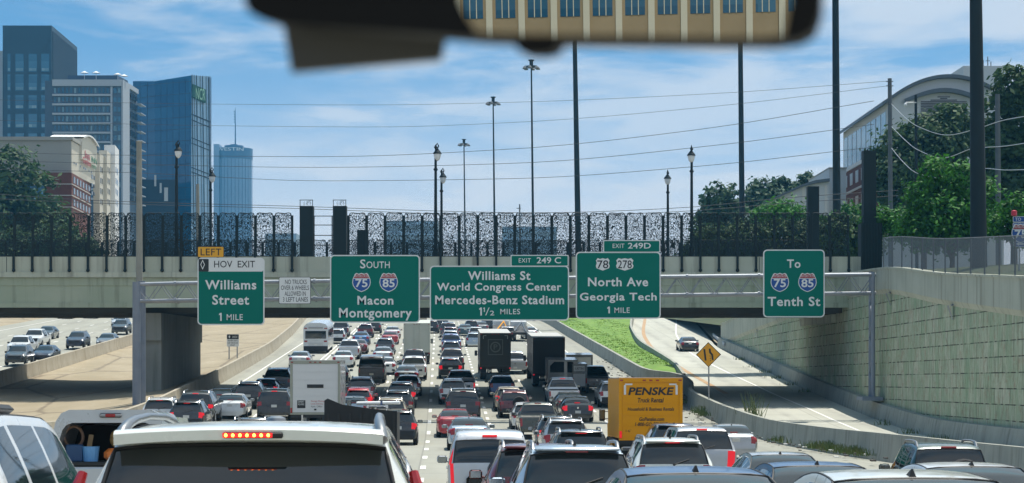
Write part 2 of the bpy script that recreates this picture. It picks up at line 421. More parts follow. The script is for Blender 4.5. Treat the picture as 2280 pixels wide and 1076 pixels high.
# lane markings
lm = MB()
def mark(u, Y0, Y1, wd=0.16, dz=0.012, zf=None, xf=None):
    Ys = frange(Y0, Y1, 6.0); f = (lambda Y: xf(Y)) if xf else (lambda Y: XA(Y) + u)
    zf_ = zf or (lambda Y, x: ZU(Y, x - XA(Y)) + dz)
    strip(None, None, Ys, lambda Y: f(Y) - wd / 2, lambda Y: f(Y) + wd / 2, zf_, 1, mb=lm)
for u, pitch, ln, ph in ((-7.2, 10, 3.0, 0), (-3.6, 10, 3.0, 3), (0, 10, 3.0, 1.5), (3.6, 5, 2.0, 0), (7.2, 10, 3.0, 5), (10.8, 10, 3.0, 2)):
    y = -60 + ph
    while y < 420:
        mark(u, y, y + ln, 0.20); y += pitch
for u in (-11.0, -10.55): mark(u, -60, 420, 0.16)
mark(14.4, -60, 420, 0.16); mark(-15.2, -60, 420, 0.14)
tag(lm.build('lane_markings', M['line']), kind='structure')

# exit ramp on the right, coming down to run beside the carriageway
def ZRAMP(Y): return ZR(Y) + 0.004 * max(0, Y - 150)
RL_far = pchip([(158, 13.5), (177, 14.1), (196, 13.9), (212, 13.7), (245, 14.6), (300, 17.9), (380, 24.0)])
def RL(Y): return XR(Y) + 0.35 if Y < 166 else RL_far(Y)
RR = lin([(60, 23.2), (99, 23.0), (128, 22.5), (208, 22.3), (225, 22.6), (300, 27.0), (380, 34)])
YR = frange(20, 380, 4)
strip('ramp_road', M['ramp'], YR, RL, RR, lambda Y, x: ZRAMP(Y) + 0.02, 4, lambda Y, x: (x - 16.2 + 0.6, Y + 3))
rm = MB()
RO = pchip([(150, 15.9), (160, 15.7), (177, 15.35), (208, 15.0), (240, 15.9), (300, 19.7), (380, 26)])
RC = pchip([(60, 19.9), (105, 19.6), (128, 19.8), (150, 19.4), (204, 18.4), (240, 19.8), (300, 24.4), (380, 31)])
strip(None, None, frange(60, 380, 5), lambda Y: RC(Y) - .09, lambda Y: RC(Y) + .09, lambda Y, x: ZRAMP(Y) + 0.032, 1, mb=rm)
tag(rm.build('ramp_lane_line', M['line']), kind='structure')
rm = MB()
strip(None, None, frange(150, 380, 5), lambda Y: RO(Y) - .22, lambda Y: RO(Y) + .22, lambda Y, x: ZRAMP(Y) + 0.034, 1, mb=rm)
tag(rm.build('ramp_edge_stain', M['orange_line']), kind='structure')
# grass verge between carriageway and ramp (banked)
def GL(Y): return XR(Y) + 0.3
def GR_(Y): return max(GL(Y) + 0.05, RL_far(Y) - 0.25)
strip('grass_verge', M['grass'], frange(162, 380, 4), GL, GR_, lambda Y, x: ZR(Y) + 0.1 + (0.8 + 0.2 * math.sin((x - GL(Y)) * 1.2)) * min(1.0, max(0.0, (Y - 160) / 12)), 6)
# dirt to the right of the far ramp
strip('dirt_bank', M['tan'], frange(222, 380, 6), lambda Y: RR(Y) + .1, lambda Y: RR(Y) + 14, lambda Y, x: ZRAMP(Y) + 0.12 * (x - RR(Y)) + 0.3, 3)
# opposite carriageway and sloping gunite median
def XO(Y): return -38.0 - 0.037 * (Y - 150)
def ZO(Y): return ZR(Y) + 0.55 + 0.004 * (Y - 150)
strip('opposite_road', M['road'], frange(20, 460, 5), lambda Y: XO(Y) - 22, lambda Y: XO(Y) + .1, lambda Y, x: ZO(Y) + 0.025 * -(x - XO(Y)), 4, lambda Y, x: (x - XO(Y) + 3.0, Y + 2))
om = MB()
for du in (-5.0, -8.6, -12.2, -15.8):
    y = 40
    while y < 420:
        strip(None, None, [y, y + 3], lambda Y: XO(Y) + du - .08, lambda Y: XO(Y) + du + .08, lambda Y, x: ZO(Y) + 0.025 * -(x - XO(Y)) + .012, 1, mb=om); y += 11
for du in (-1.3, -19.4):
    strip(None, None, frange(40, 420, 8), lambda Y: XO(Y) + du - .08, lambda Y: XO(Y) + du + .08, lambda Y, x: ZO(Y) + 0.025 * -(x - XO(Y)) + .012, 1, mb=om)
tag(om.build('opposite_lane_markings', M['line']), kind='structure')
def ZM(Y, x):
    t_ = (x - XO(Y)) / (XL(Y) - XO(Y))
    return (ZO(Y) + 0.05) * (1 - t_) + (ZR(Y) + 1.05) * t_ - 0.35 * math.sin(math.pi * t_)
strip('median_slope', M['tan'], frange(20, 460, 4), lambda Y: XO(Y) + .2, lambda Y: XL(Y) - .25, ZM, 8)
# bank beyond the opposite carriageway
strip('left_bank', M['tan'], frange(20, 460, 6), lambda Y: XO(Y) - 60, lambda Y: XO(Y) - 22.0, lambda Y, x: ZO(Y) + 0.55 + 0.10 * max(0, XO(Y) - 22 - x), 4)

# ------------------------------------------------------------------ barriers
def barrier(name, label, cat, m, Ys, xf, zb, h, w0=0.3, w1=0.1, cap=None):
    """safety-shape wall following a line: wide foot, slim top"""
    b = MB(); prof = [(-w0, -0.25), (-w0, 0.1), (-w1 - .06, 0.36), (-w1, h), (w1, h), (w1 + .06, 0.36), (w0, 0.1), (w0, -0.25)]
    vs = [(xf(Y) + px, Y, zb(Y) + pz) for Y in Ys for px, pz in prof]; k = len(prof); fs = []
    for i in range(len(Ys) - 1):
        for j in range(k - 1): fs.append((i * k + j, i * k + j + 1, (i + 1) * k + j + 1, (i + 1) * k + j))
    fs += [tuple(range(k - 1, -1, -1)), tuple(range((len(Ys) - 1) * k, len(Ys) * k))]
    b.add(vs, fs)
    o = b.build(name, m, smooth=True, angle=30)
    return tag(o, label, cat)
barrier('concrete_barrier', 'cream concrete barrier wall curving along the left shoulder, below the bare tan slope', 'barrier', M['barrier'],
        frange(-60, 440, 4), XL, lambda Y: ZU(Y, XLu(Y)), 1.12, 0.28, 0.11)
barrier('concrete_barrier', 'stained yellowish barrier wall between the tan slope and the oncoming carriageway', 'barrier', M['barrier'],
        frange(30, 440, 4), XO, ZO, 1.15, 0.25, 0.12)
barrier('concrete_barrier', 'long grey-green barrier wall with pale top, right of all the traffic lanes', 'barrier', M['barrier_r'],
        frange(-60, 440, 3), XR, lambda Y: ZU(Y, XRu(Y)), 1.16, 0.28, 0.13)
barrier('concrete_barrier', 'short curving barrier between the green grass wedge and the exit ramp', 'barrier', M['barrier_r'],
        frange(159, 375, 3), lambda Y: RL_far(Y), lambda Y: ZRAMP(Y) + .05, 0.95, 0.2, 0.12)

# ------------------------------------------------------------------ retaining wall on the right
WX = 22.75                                           # road side face of the wall
ctop = pchip([(40, 0.8), (91, 3.75), (108, 4.62), (126, 5.72), (140, 5.9), (176, 5.1), (222, 3.9)])      # coping top, above the eye
cbot = pchip([(40, -0.6), (91, 2.2), (108, 3.2), (126, 4.36), (140, 4.5), (176, 3.4), (222, 1.9)])
wall = empty('retaining_wall', (WX, 110, ZR(110)), 'tall split-face panel retaining wall with plain concrete coping, right of the ramp', 'retaining wall')
Yw = frange(40, 222, 4)
def ribbon(mb, Ys, x, z0, z1, mi=0, flip=False):
    vs = []; uv = []
    for Y in Ys:
        for z in (z0(Y), z1(Y)): vs.append((x, Y, z)); uv.append((Y, z))
    mb.add(vs, [(2 * i, 2 * i + 1, 2 * i + 3, 2 * i + 2) if flip else (2 * i, 2 * i + 2, 2 * i + 3, 2 * i + 1) for i in range(len(Ys) - 1)], mi, uv)
def course(Y): return 0.0112 * (Y - 110)
q = MB()
vs = []; uv = []
for Y in Yw:
    for k in range(5):
        z0, z1 = ZRAMP(Y) + .5, cbot(Y) + ZC + .05; z = z0 + (z1 - z0) * k / 4
        vs.append((WX + 0.35, Y, z)); uv.append((Y, z + course(Y) * 1.0 + 0.2))
q.add(vs, [(i * 5 + k, i * 5 + k + 1, i * 5 + k + 6, i * 5 + k + 5) for i in range(len(Yw) - 1) for k in range(4)], 0, uv)
q.build('panel_face', M['wall'], wall)
q = MB()
vs = []
for Y in Yw:
    zt, zb = ctop(Y) + ZC, cbot(Y) + ZC
    vs += [(WX + 0.18, Y, zb), (WX + 0.18, Y, zt - .12), (WX + 0.12, Y, zt - .12), (WX + 0.12, Y, zt), (WX + 0.75, Y, zt), (WX + 0.75, Y, zb - 1.0)]
q.add(vs, [(i * 6 + k, i * 6 + (k + 1) % 6, (i + 1) * 6 + (k + 1) % 6, (i + 1) * 6 + k) for i in range(len(Yw) - 1) for k in range(6)])
q.add([vs[k] for k in range(6)], [(0, 1, 2, 3, 4, 5)]); q.add(vs[-6:], [(5, 4, 3, 2, 1, 0)])
q.build('coping', M['coping'], wall)
q = MB(); vs = []
for Y in frange(40, 222, 4):
    z = ZRAMP(Y)
    vs += [(WX - .28, Y, z - .2), (WX - .22, Y, z + .2), (WX - 0.06, Y, z + 1.0), (WX + .42, Y, z + 1.0), (WX + .42, Y, z - .2)]
n_ = len(vs) // 5
q.add(vs, [(i * 5 + k, i * 5 + k + 1, i * 5 + k + 6, i * 5 + k + 5) for i in range(n_ - 1) for k in range(4)] + [tuple(range(4, -1, -1)), tuple(range(n_ * 5 - 5, n_ * 5))])
q.build('wall_foot_barrier', M['barrier_r'], wall)
for Y in (123, 105.6, 190):                          # small metal flags fixed under the coping
    f = MB(); z = cbot(Y) + ZC - .25
    f.add([(WX + .02, Y - .25, z), (WX + .02, Y + .25, z), (WX + .3, Y + .18, z - .75), (WX + .3, Y - .05, z - .75)], [(0, 1, 2, 3)])
    f.box(WX + .2, WX + .36, Y - .2, Y + .2, z, z + .06)
    f.build('downspout', M['steel'], wall)
# hill behind the wall
tag(strip('hill', M['hill'], frange(30, 420, 6), lambda Y: WX + .74, lambda Y: WX + 160, lambda Y, x: (ctop(min(Y, 222)) + ZC - .3) * (1 if Y < 222 else 1) + max(0, Y - 222) * .03 + 0.06 * (x - WX), 10), kind='structure')
# chain link fence on the coping
fn = empty('chain_link_fence', (WX + .4, 110, ctop(110) + ZC), 'grey see-through chain link fence along the top of the retaining wall', 'fence')
q = MB(); ribbon(q, frange(44, 126, 4), WX + .4, lambda Y: ctop(Y) + ZC + .02, lambda Y: 1.80 + ctop(Y) + ZC)
q.build('mesh', M['chain'], fn)
for Y in frange(45, 126, 3.0):
    p = MB().tube((WX + .4, Y, ctop(Y) + ZC - .05), (WX + .4, Y, 1.86 + ctop(Y) + ZC), 0.04, n=6)
    p.build('post', M['grey_pole'], fn, smooth=True)
q = MB(); q.path([(WX + .4, Y, 1.82 + ctop(Y) + ZC) for Y in frange(44, 126, 4)], 0.03); q.build('top_rail', M['grey_pole'], fn)

gr_ = empty('guardrail', (22.7, 226, ZRAMP(226)), 'short steel guardrail where the shaded ramp wall begins, beside the dirt bank', 'guardrail')
q = MB()
for dz in (.55, .72): q.path([(22.5 + (Y - 214) * .05, Y, ZRAMP(Y) + dz) for Y in (214, 222, 230, 238)], .09, 6)
q.build('beam', M['alu'], gr_)
for Y in (216, 222, 228, 234): MB().box(22.62 + (Y - 214) * .05, 22.78 + (Y - 214) * .05, Y, Y + .15, ZRAMP(Y), ZRAMP(Y) + .8).build('post', M['alu'], gr_)
# ------------------------------------------------------------------ overpass bridge
BY, BY2 = 139.0, 160.5
BX0, BX1 = -62.0, 24.2
sB = F / BY
def BZ(py): return ZC + (YH - py) / sB
bridge = empty('overpass_bridge', (0, BY, 0), 'pale concrete road overpass spanning the whole freeway behind the green signs', 'bridge')
q = MB(); q.box(BX0, BX1, BY - .16, BY + .25, BZ(610), BZ(572)); q.build('parapet', M['conc'], bridge)
q = MB(); q.box(BX0, BX1, BY - .24, BY - .162, BZ(618), BZ(606)); q.build('ledge', M['conc'], bridge)
q = MB()
q.prism([(BX0, BZ(685)), (BX1, BZ(685)), (BX1, BZ(610.2)), (BX0, BZ(610.2))], BY, BY + .5)
q.box(BX0, BX1, BY - .07, BY - .002, BZ(685), BZ(674))
q.box(BX0, BX1, BY - .05, BY - .002, BZ(636), BZ(618.2)); q.build('fascia_girder', M['conc_g'], bridge)
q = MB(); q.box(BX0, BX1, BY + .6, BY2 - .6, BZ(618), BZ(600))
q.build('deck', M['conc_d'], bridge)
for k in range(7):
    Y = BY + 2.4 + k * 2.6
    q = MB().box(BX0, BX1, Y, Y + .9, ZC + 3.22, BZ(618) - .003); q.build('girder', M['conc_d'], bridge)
q = MB(); q.box(BX0, BX1, BY2 - .45, BY2, ZC + 3.5, BZ(610)); q.box(BX0, BX1, BY2 - .3, BY2 + .1, BZ(609.8), BZ(572)); q.build('parapet', M['conc'], bridge)
px0, px1 = (321 - CX) / F * 140, (358 - CX) / F * 140
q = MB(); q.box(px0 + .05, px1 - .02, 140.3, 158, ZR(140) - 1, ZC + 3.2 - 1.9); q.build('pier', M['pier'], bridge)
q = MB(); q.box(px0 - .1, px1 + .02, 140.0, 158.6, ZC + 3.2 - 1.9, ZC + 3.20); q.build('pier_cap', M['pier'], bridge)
q = MB().tube((px0 - .02, 139.8, ZR(140)), (px0 - .02, 139.8, ZC + 2.9), .05, n=8); q.build('conduit', M['barrier'], bridge)
q = MB(); q.box(WX + .0, WX + .33, 144, 160, ZC + 2.6, ZC + 3.20); q.build('bearing_ledge', M['conc'], bridge)
q = MB(); q.box(BX0 - 8, BX0 + 1.0, BY + 1, BY2 - 1, ZR(150) - 2, ZC + 3.2); q.build('abutment', M['conc'], bridge)
for px in (16, 615, 1690):                            # open joints in the parapet
    x = (px - CX) / sB
    q = MB().box(x - .02, x + .02, BY - .168, BY - .158, BZ(609), BZ(573)); q.build('joint', M['fence'], bridge)

# leaf-cut fence with posts, one row on each side of the deck
def leaf_fence(Y, label, x0, x1, pitch, zbase, ztop, z_drop, back=False):
    root = empty('leaf_cut_fence', (0, Y, zbase), label, 'fence')
    pan = MB(); hw = pitch / 2 - .075
    # shouldered panel outline, UV in panel units
    def out(h):
        return [(-hw, 0), (hw, 0), (hw, h - .22), (hw - .05, h - .04), (hw - .2, h), (.1, h - .05), (-.1, h - .03), (-hw + .2, h), (-hw + .05, h - .04), (-hw, h - .22)]
    h = ztop - zbase; o_ = out(h)
    rnd = random.Random(5)
    n_ = int((x1 - x0) / pitch)
    for i in range(n_ + 1):
        x = x0 + i * pitch
        p = MB()
        p.box(x - .055, x + .055, Y - .02, Y + .1, zbase, ztop - .18)
        if not back:
            p.box(x - .075, x + .075, Y - .34, Y - .2, z_drop + .25, zbase + .35)
            p.box(x - .05, x + .05, Y - .21, Y - .02, zbase + .1, zbase + .34)
            p.lathe((x, Y - .28, z_drop), [(0.02, 0), (.1, .06), (.13, .14), (.1, .22), (.05, .3)], 8)
        p.build('post', M['fence'], root)
        if i == n_: break
        xc = x + pitch / 2; r = rnd.random() * 9
        a = MB(); uv = [(px / (2 * hw) + .5, pz / h + 0.0) for px, pz in o_]
        uv = [(u_, v_ + r) for u_, v_ in uv]
        a.add([(xc + px, Y, zbase + pz) for px, pz in o_], [tuple(range(len(o_)))], 0, uv)
        fr = o_ + [o_[0]]
        for (ax, az), (bx, bz) in zip(fr, fr[1:]):
            a.tube((xc + ax, Y, zbase + az), (xc + bx, Y, zbase + bz), .028, n=5, mi=1)
        a.build('leaf_panel', [M['leaf_screen'], M['fence']], root)
    return root
pit = 41.25 / sB
xa = (32.5 - CX) / sB
zf0, zf1, zfd = BZ(571), BZ(474), BZ(607)
leaf_fence(BY, 'dark metal fence of leaf-pattern cut-out panels on the near parapet, left of the twin pylons', xa - 5 * pit, xa - 5 * pit + pit * 20.02, pit, zf0, zf1, zfd)
xb = (775 - CX) / sB
leaf_fence(BY, 'dark metal fence of leaf-pattern cut-out panels on the near parapet, right of the twin pylons', xb, xb + pit * 27.02, pit, zf0, zf1, zfd)
leaf_fence(BY2 - .1, 'far-side leaf-pattern fence of the bridge, seen through the nearer fence', -44, 24, pit, zf0, zf1 - .6, zfd, True)

# dark pylons of the bridge
def pylon(px0, px1, pytop, pybot, Y, label, band=True, ribs=0):
    s = F / Y; x0, x1 = (px0 - CX) / s, (px1 - CX) / s; z1, z0 = ZC + (YH - pytop) / s, ZC + (YH - pybot) / s
    root = empty('pylon', ((x0 + x1) / 2, Y, z0), label, 'pylon')
    q = MB(); q.box(x0, x1, Y, Y + (x1 - x0), z0, z1 - (.42 if band else 0))
    for k in range(ribs):
        x = x0 + (x1 - x0) * (k + .5) / ribs; q.box(x - .03, x + .03, Y - .05, Y - .002, z0, z1)
    q.build('casing', M['fence'], root)
    if band:
        zt = z1 - .42
        q = MB()
        for xx in (x0 + .015, x1 - .055): q.box(xx, xx + .04, Y, Y + .05, zt + .003, z1)
        q.box(x0, x1, Y, Y + .04, z1 - .04, z1 + .003)
        rnd = random.Random(3)
        for k in range(16):
            x = x0 + rnd.random() * (x1 - x0 - .1) + .05; z = zt + rnd.random() * .3; d = rnd.choice((-1, 1))
            q.tube((x, Y + .02, z), (x + d * .1, Y + .02, z + .14), .012, n=4)
        q.build('crown_lattice', M['fence'], root)
    return root
pylon(667, 697, 445, 571, BY + .05, 'left one of the tall dark twin pylons on the bridge parapet')
pylon(741, 771, 445, 571, BY + .05, 'right one of the tall dark twin pylons on the bridge parapet')
pylon(795, 819, 512, 575, BY2 - 1, 'short dark pylon on the far side of the bridge behind the right twin pylon', False)
pylon(1799, 1824, 415, 575, BY2 - 1, 'dark square pylon on the far side above the To 75 85 sign', False)
pylon(1923, 1951, 335, 500, BY + 1.2, 'tallest dark pylon at the right end of the bridge', False)
pylon(1918, 1964, 497, 640, BY - .4, 'ribbed dark panel box closing the right end of the bridge fence', False, 7)
# gate bars between the twin pylons
gt = empty('railing', ((720 - CX) / sB, BY + .1, BZ(571)), 'thin open railing of horizontal bars between the twin pylons', 'railing')
q = MB()
for py in (481, 501, 524, 546): q.tube(((697.5 - CX) / sB, BY + .15, BZ(py)), ((740.5 - CX) / sB, BY + .15, BZ(py)), .03, n=6)
q.build('bars', M['fence'], gt)
for px in (699, 739):
    q = MB().tube(((px - CX) / sB, BY + .15, BZ(571)), ((px - CX) / sB, BY + .15, BZ(480)), .04, n=6); q.build('upright', M['fence'], gt)

# ornamental lamps
def lamp(px, pytop, Y, label, sidex, pybase=575):
    s = F / Y; x = (px - CX) / s; zb = BZ(572) - .05; zt = ZC + (YH - pytop) / s
    r = empty('street_lamp', (x, Y, zb), label, 'street lamp', 'ornamental lamps on the bridge')
    q = MB(); q.tube((x, Y, zb), (x, Y, zt - .9), .13, .085, 10)
    q.lathe((x, Y, zb), [(.2, 0), (.2, .5), (.14, .7), (.12, .9)], 10); q.lathe((x, Y, zt - 2.0), [(.09, 0), (.15, .05), (.15, .12), (.09, .2)], 10)
    q.build('pole', M['dark_pole'], r, smooth=True)
    q = MB(); q.lathe((x, Y, zt - 1.0), [(.08, 0), (.13, .06), (.08, .2), (.05, .5), (.12, .62), (.07, .72), (.02, .8)], 8)
    lx = x + sidex * .12
    q.path([(x, Y, zt - .3), (x + sidex * .12, Y, zt - .1), (x + sidex * .2, Y, zt - .28), (lx, Y, zt - .5)], .045)
    q.build('finial_arm', M['dark_pole'], r, smooth=True)
    q = MB(); q.lathe((lx, Y, zt - 0.84), [(.30, 0), (.27, .1), (.14, .26), (.07, .36)], 12); q.build('shade', M['dark_pole'], r, smooth=True)
    q = MB(); q.lathe((lx, Y, zt - 1.32), [(.03, 0), (.13, .06), (.21, .22), (.24, .38), (.24, .48)], 12); q.build('globe', M['globe'], r, smooth=True)
lamp(393, 310, BY + .3, 'tall ornamental lamp in front of the blue glass tower', 1)
lamp(469, 370, BY2 - .5, 'smaller ornamental lamp right of the blue glass tower', 1)
lamp(970, 316, BY + .3, 'tall ornamental lamp left of the three light masts', 1)
lamp(983, 372, BY2 - .5, 'smaller ornamental lamp close beside the tall centre lamp', 1)
lamp(1487, 375, BY2 - .5, 'smaller ornamental lamp left of the tall right-hand lamp', -.2)
lamp(1540, 320, BY + .3, 'tall ornamental lamp between the two tall dark poles', -.2)

# ------------------------------------------------------------------ sign gantry
GY = 125.5; sG = F / GY
def GX(px): return (px - CX) / sG
def GZ(py): return ZC + (YH - py) / sG
gan = empty('sign_gantry', (0, GY, GZ(888)), 'long galvanised truss gantry carrying the overhead signs across the freeway', 'gantry')
for dy in (0, 1.3):
    for py in (634 if dy == 0 else 631, 671):
        q = MB(); pts = [(GX(300 + (1950 - 300) * k / 24), GY + dy, GZ(py - (22 if py < 650 else 18) * (k / 24) ** .8)) for k in range(25)]
        q.path(pts, .11, 8); q.build('chord', M['steel'], gan, smooth=True)
        if py == 671 or dy == 0:
            f = MB()
            for px in (390, 700, 1200, 1530, 1690):
                i = (px - 300) / 1650 * 24; k = i; z = GZ(py - (22 if py < 650 else 18) * (k / 24) ** .8); x = GX(px)
                f.tube((x - .07, GY + dy, z), (x + .07, GY + dy, z), .17, n=8)
            f.build('flange', M['steel'], gan, smooth=True)
q = MB()
for k in range(60):
    pa, pb = 300 + 27.5 * k, 300 + 27.5 * (k + 1)
    za = lambda p, t: GZ((634 if t else 671) - (22 if t else 18) * ((p - 300) / 1650) ** .8)
    t = k % 2 == 0
    for dy in (0, 1.3): q.tube((GX(pa), GY + dy, za(pa, t)), (GX(pb), GY + dy, za(pb, not t)), .028, n=5)
    if k % 2: q.tube((GX(pa), GY, za(pa, True)), (GX(pb), GY + 1.3, za(pb, True)), .025, n=5); q.tube((GX(pa), GY, za(pa, False)), (GX(pb), GY + 1.3, za(pb, False)), .025, n=5)
q.build('bracing', M['steel'], gan)
for pa, zt, zb, dx in ((304, 628, 905, 0), (1944, 606, 890, 0)):
    for dy in (0, 1.3):
        q = MB().tube((GX(pa) + dy * .06, GY + dy, GZ(zb)), (GX(pa) + dy * .06, GY + dy, GZ(zt) + (.0 if dy == 0 else .1)), .26 if pa < 1000 else .14, .25 if pa < 1000 else .12, 14); q.build('column', M['pole_blue'], gan, smooth=True)
    q = MB()
    for k in range(5):
        z0, z1 = GZ(670) - k * 1.1, GZ(670) - (k + 1) * 1.1
        q.tube((GX(pa), GY + (0 if k % 2 else 1.3), z0), (GX(pa), GY + (1.3 if k % 2 else 0), z1), .05, n=6)
    q.build('column_bracing', M['pole_blue'], gan)
q = MB(); q.box(GX(1918), GX(1964), GY - .4, GY + 1.8, GZ(892), GZ(884)); q.build('base_plate', M['pole_blue'], gan)

# ------------------------------------------------------------------ lettering and signs
_tc = {}
def text_geo(s, bold=0.0, space=1.0):
    k = (s, bold, space)
    if k in _tc: return _tc[k]
    cu = bpy.data.curves.new('t', 'FONT'); cu.body = s; cu.size = 1.0; cu.offset = bold; cu.space_character = space; cu.resolution_u = 3
    ob = bpy.data.objects.new('t', cu); link(ob)
    dg = bpy.context.evaluated_depsgraph_get(); me = bpy.data.meshes.new_from_object(ob.evaluated_get(dg))
    vs = [v.co.copy() for v in me.vertices]; fs = [tuple(p.vertices) for p in me.polygons]
    bpy.data.objects.remove(ob); bpy.data.curves.remove(cu); bpy.data.meshes.remove(me)
    x0, x1 = min(v.x for v in vs), max(v.x for v in vs); y0, y1 = min(v.y for v in vs), max(v.y for v in vs)
    _tc[k] = ([((v.x - x0) / (x1 - x0), (v.y - y0) / (y1 - y0)) for v in vs], fs); return _tc[k]
class Sign:
    """flat sign facing the traffic; all measures in the photo's pixels, turned into metres at distance Y"""
    def __init__(s, name, label, cat, Y, rect, group=None):
        s.Y, s.s = Y, F / Y; x0, y0, x1, y1 = rect
        s.root = empty(name, ((s.X(x0) + s.X(x1)) / 2, Y, s.Z(y1)), label, cat, group)
    def X(s, px): return (px - CX) / s.s
    def Z(s, py): return ZC + (YH - py) / s.s
    def rr(s, r, rad):
        x0, y0, x1, y1 = r; o = []
        for cx, cy, a in ((x1 - rad, y1 - rad, 0), (x0 + rad, y1 - rad, 90), (x0 + rad, y0 + rad, 180), (x1 - rad, y0 + rad, 270)):
            for k in range(5):
                t = R(a + 22.5 * k); o.append((cx + rad * math.cos(t), cy + rad * math.sin(t)))
        return [(s.X(x), s.Z(y)) for x, y in o][::-1]
    def plate(s, nm, r, rad, m, d0=0.0, d1=0.05, parent=None):
        q = MB().prism(s.rr(r, rad), s.Y - d1, s.Y - d0); q.v = q.v; return q.build(nm, m, parent or s.root)
    def text(s, t, r, m, d=.068, bold=.012, space=1.0, nm='lettering', parent=None, shear=0.0):
        vs, fs = text_geo(t, bold, space); x0, y0, x1, y1 = r
        q = MB().add([(s.X(x0 + (x1 - x0) * (u + shear * v * (y1 - y0) / (x1 - x0))), s.Y - d, s.Z(y1 + (y0 - y1) * v)) for u, v in vs], fs); return q.build(nm, m, parent or s.root)
    def poly(s, nm, pts, m, d0, d1, parent=None):
        a = sum(x0 * y1 - x1 * y0 for (x0, y0), (x1, y1) in zip(pts, pts[1:] + pts[:1]))
        if a > 0: pts = pts[::-1]
        return MB().prism([(s.X(x), s.Z(y)) for x, y in pts], s.Y - d1, s.Y - d0).build(nm, m, parent or s.root)
    def one(s, x, y0, y1, k=1.0):
        w = 3.3 * k; s.poly('numeral', [(x + 2.6 * k, y0), (x + 2.6 * k + w, y0), (x + 2.6 * k + w, y1), (x + 2.6 * k, y1), (x + 2.6 * k, y0 + 4.2 * k), (x, y0 + 5.2 * k), (x, y0 + 2.6 * k)], M['sign_white'], .062, .066)
    def shield(s, cx, cy, num):
        w, h = 20.5, 21
        P_ = [(-.55, -1), (-.3, -.9), (0, -1), (.3, -.9), (.55, -1), (.72, -.88), (.95, -.35), (1, 0), (.93, .35), (.7, .68), (.35, .9), (0, 1.02), (-.35, .9), (-.7, .68), (-.93, .35), (-1, 0), (-.95, -.35), (-.72, -.88)]
        f = lambda k, P_=P_: [(cx + a * w * k, cy + b * h * k) for a, b in P_]
        sh = s.poly('route_shield', f(1), M['sign_white'], .052, .06)
        low = [p for p in P_ if p[1] > -.36]
        s.poly('blue_field', [(cx + a * w * .92, cy + b * h * .92) for a, b in [(.95, -.42)] + [(1, 0), (.93, .35), (.7, .68), (.35, .9), (0, 1.02), (-.35, .9), (-.7, .68), (-.93, .35), (-1, 0), (-.95, -.42)]], M['sign_blue'], .061, .064, sh)
        s.poly('red_crown', [(cx + a * w * .9, cy + b * h * .9) for a, b in [(-.55, -1), (-.3, -.9), (0, -1), (.3, -.9), (.55, -1), (.72, -.88), (.93, -.5), (-.93, -.5), (-.72, -.88)]], M['sign_red'], .061, .064, sh)
        s.text('INTERSTATE', (cx - 14, cy - 16.5, cx + 14, cy - 11.5), M['sign_white'], .068, .0, parent=sh)
        s.text(num, (cx - 13.5, cy - 7.5, cx + 13.5, cy + 11), M['sign_white'], .069, .02, parent=sh)
    def us_shield(s, cx, cy, w, num):
        h = 14
        P_ = [(-.72, -1), (-.4, -.86), (0, -.98), (.4, -.86), (.72, -1), (.98, -.62), (.86, -.2), (1, .25), (.9, .6), (.5, .78), (0, 1), (-.5, .78), (-.9, .6), (-1, .25), (-.86, -.2), (-.98, -.62)]
        sh = s.poly('route_shield', [(cx + a * w / 2, cy + b * h) for a, b in P_], M['sign_white'], .052, .06)
        k = w * .40
        s.text(num, (cx - k, cy - 9, cx + k, cy + 9), M['sign_black'], .067, .008, parent=sh)
    def guide(s, r, rad=9, tab=None):
        s.plate('panel', r, rad, M['sign_white'])
        x0, y0, x1, y1 = r; s.plate('green_field', (x0 + 2.6, y0 + 2.6, x1 - 2.6, y1 - 2.6), rad - 2, M['green'], .0502, .055)
        if tab:
            p = s.plate('exit_tab', tab, 2, M['sign_white'])
            x0, y0, x1, y1 = tab; s.plate('green_field', (x0 + 2, y0 + 2, x1 - 2, y1 - 1), 2, M['green'], .0502, .055, parent=p)
    def hangers(s, xs, ya, yb):
        for x in xs:
            MB().box(s.X(x) - .05, s.X(x) + .05, s.Y + .002, s.Y + .12, s.Z(yb), s.Z(ya)).build('bracket', M['alu'], s.root)
SY = GY - .35
W_, K_ = M['sign_white'], M['sign_black']
G = 'overhead guide signs on the gantry'
s = Sign('guide_sign', 'leftmost guide sign, HOV exit to Williams Street, white header and yellow LEFT tab', 'road sign', SY, (441, 574, 588, 724), G)
s.guide((440, 574, 589, 724)); s.hangers((470, 560), 600, 700)
hd = s.plate('header', (442.5, 576.5, 586.5, 605), 4, W_, .0552, .060)
s.plate('black_block', (442.5, 577, 465, 605), 2, K_, .0602, .062, hd)
s.poly('diamond', [(451.5, 578.5), (456.5, 589.5), (451.5, 601), (446.5, 589.5)], W_, .0622, .065, hd)
s.poly('diamond_centre', [(451.5, 582), (455, 589.5), (451.5, 597), (448, 589.5)], K_, .0652, .067, hd)
s.text('HOV  EXIT', (477, 581, 568, 596), K_, .067, .006, parent=hd)
s.text('Williams', (457, 624, 571, 645), W_, .068, .022, 1.1); s.text('Street', (473, 657, 555, 679), W_, .068, .022, 1.1)
s.one(488, 697, 715); s.text('MILE', (505, 700, 541, 713), W_, .068, .006, 1.1)
tb = s.plate('left_tab', (440, 549, 499, 573), 2, K_)
s.plate('yellow_field', (441.2, 550.2, 497.8, 572.5), 2, M['sign_yellow'], .0502, .055, tb); s.text('LEFT', (447, 554, 493, 569), K_, .06, .006, 1.1, parent=tb)
s = Sign('guide_sign', 'guide sign SOUTH with 75 and 85 shields above Macon Montgomery', 'road sign', SY, (735, 568, 935, 719), G)
s.guide((735, 568, 935, 719)); s.hangers((770, 900), 590, 700)
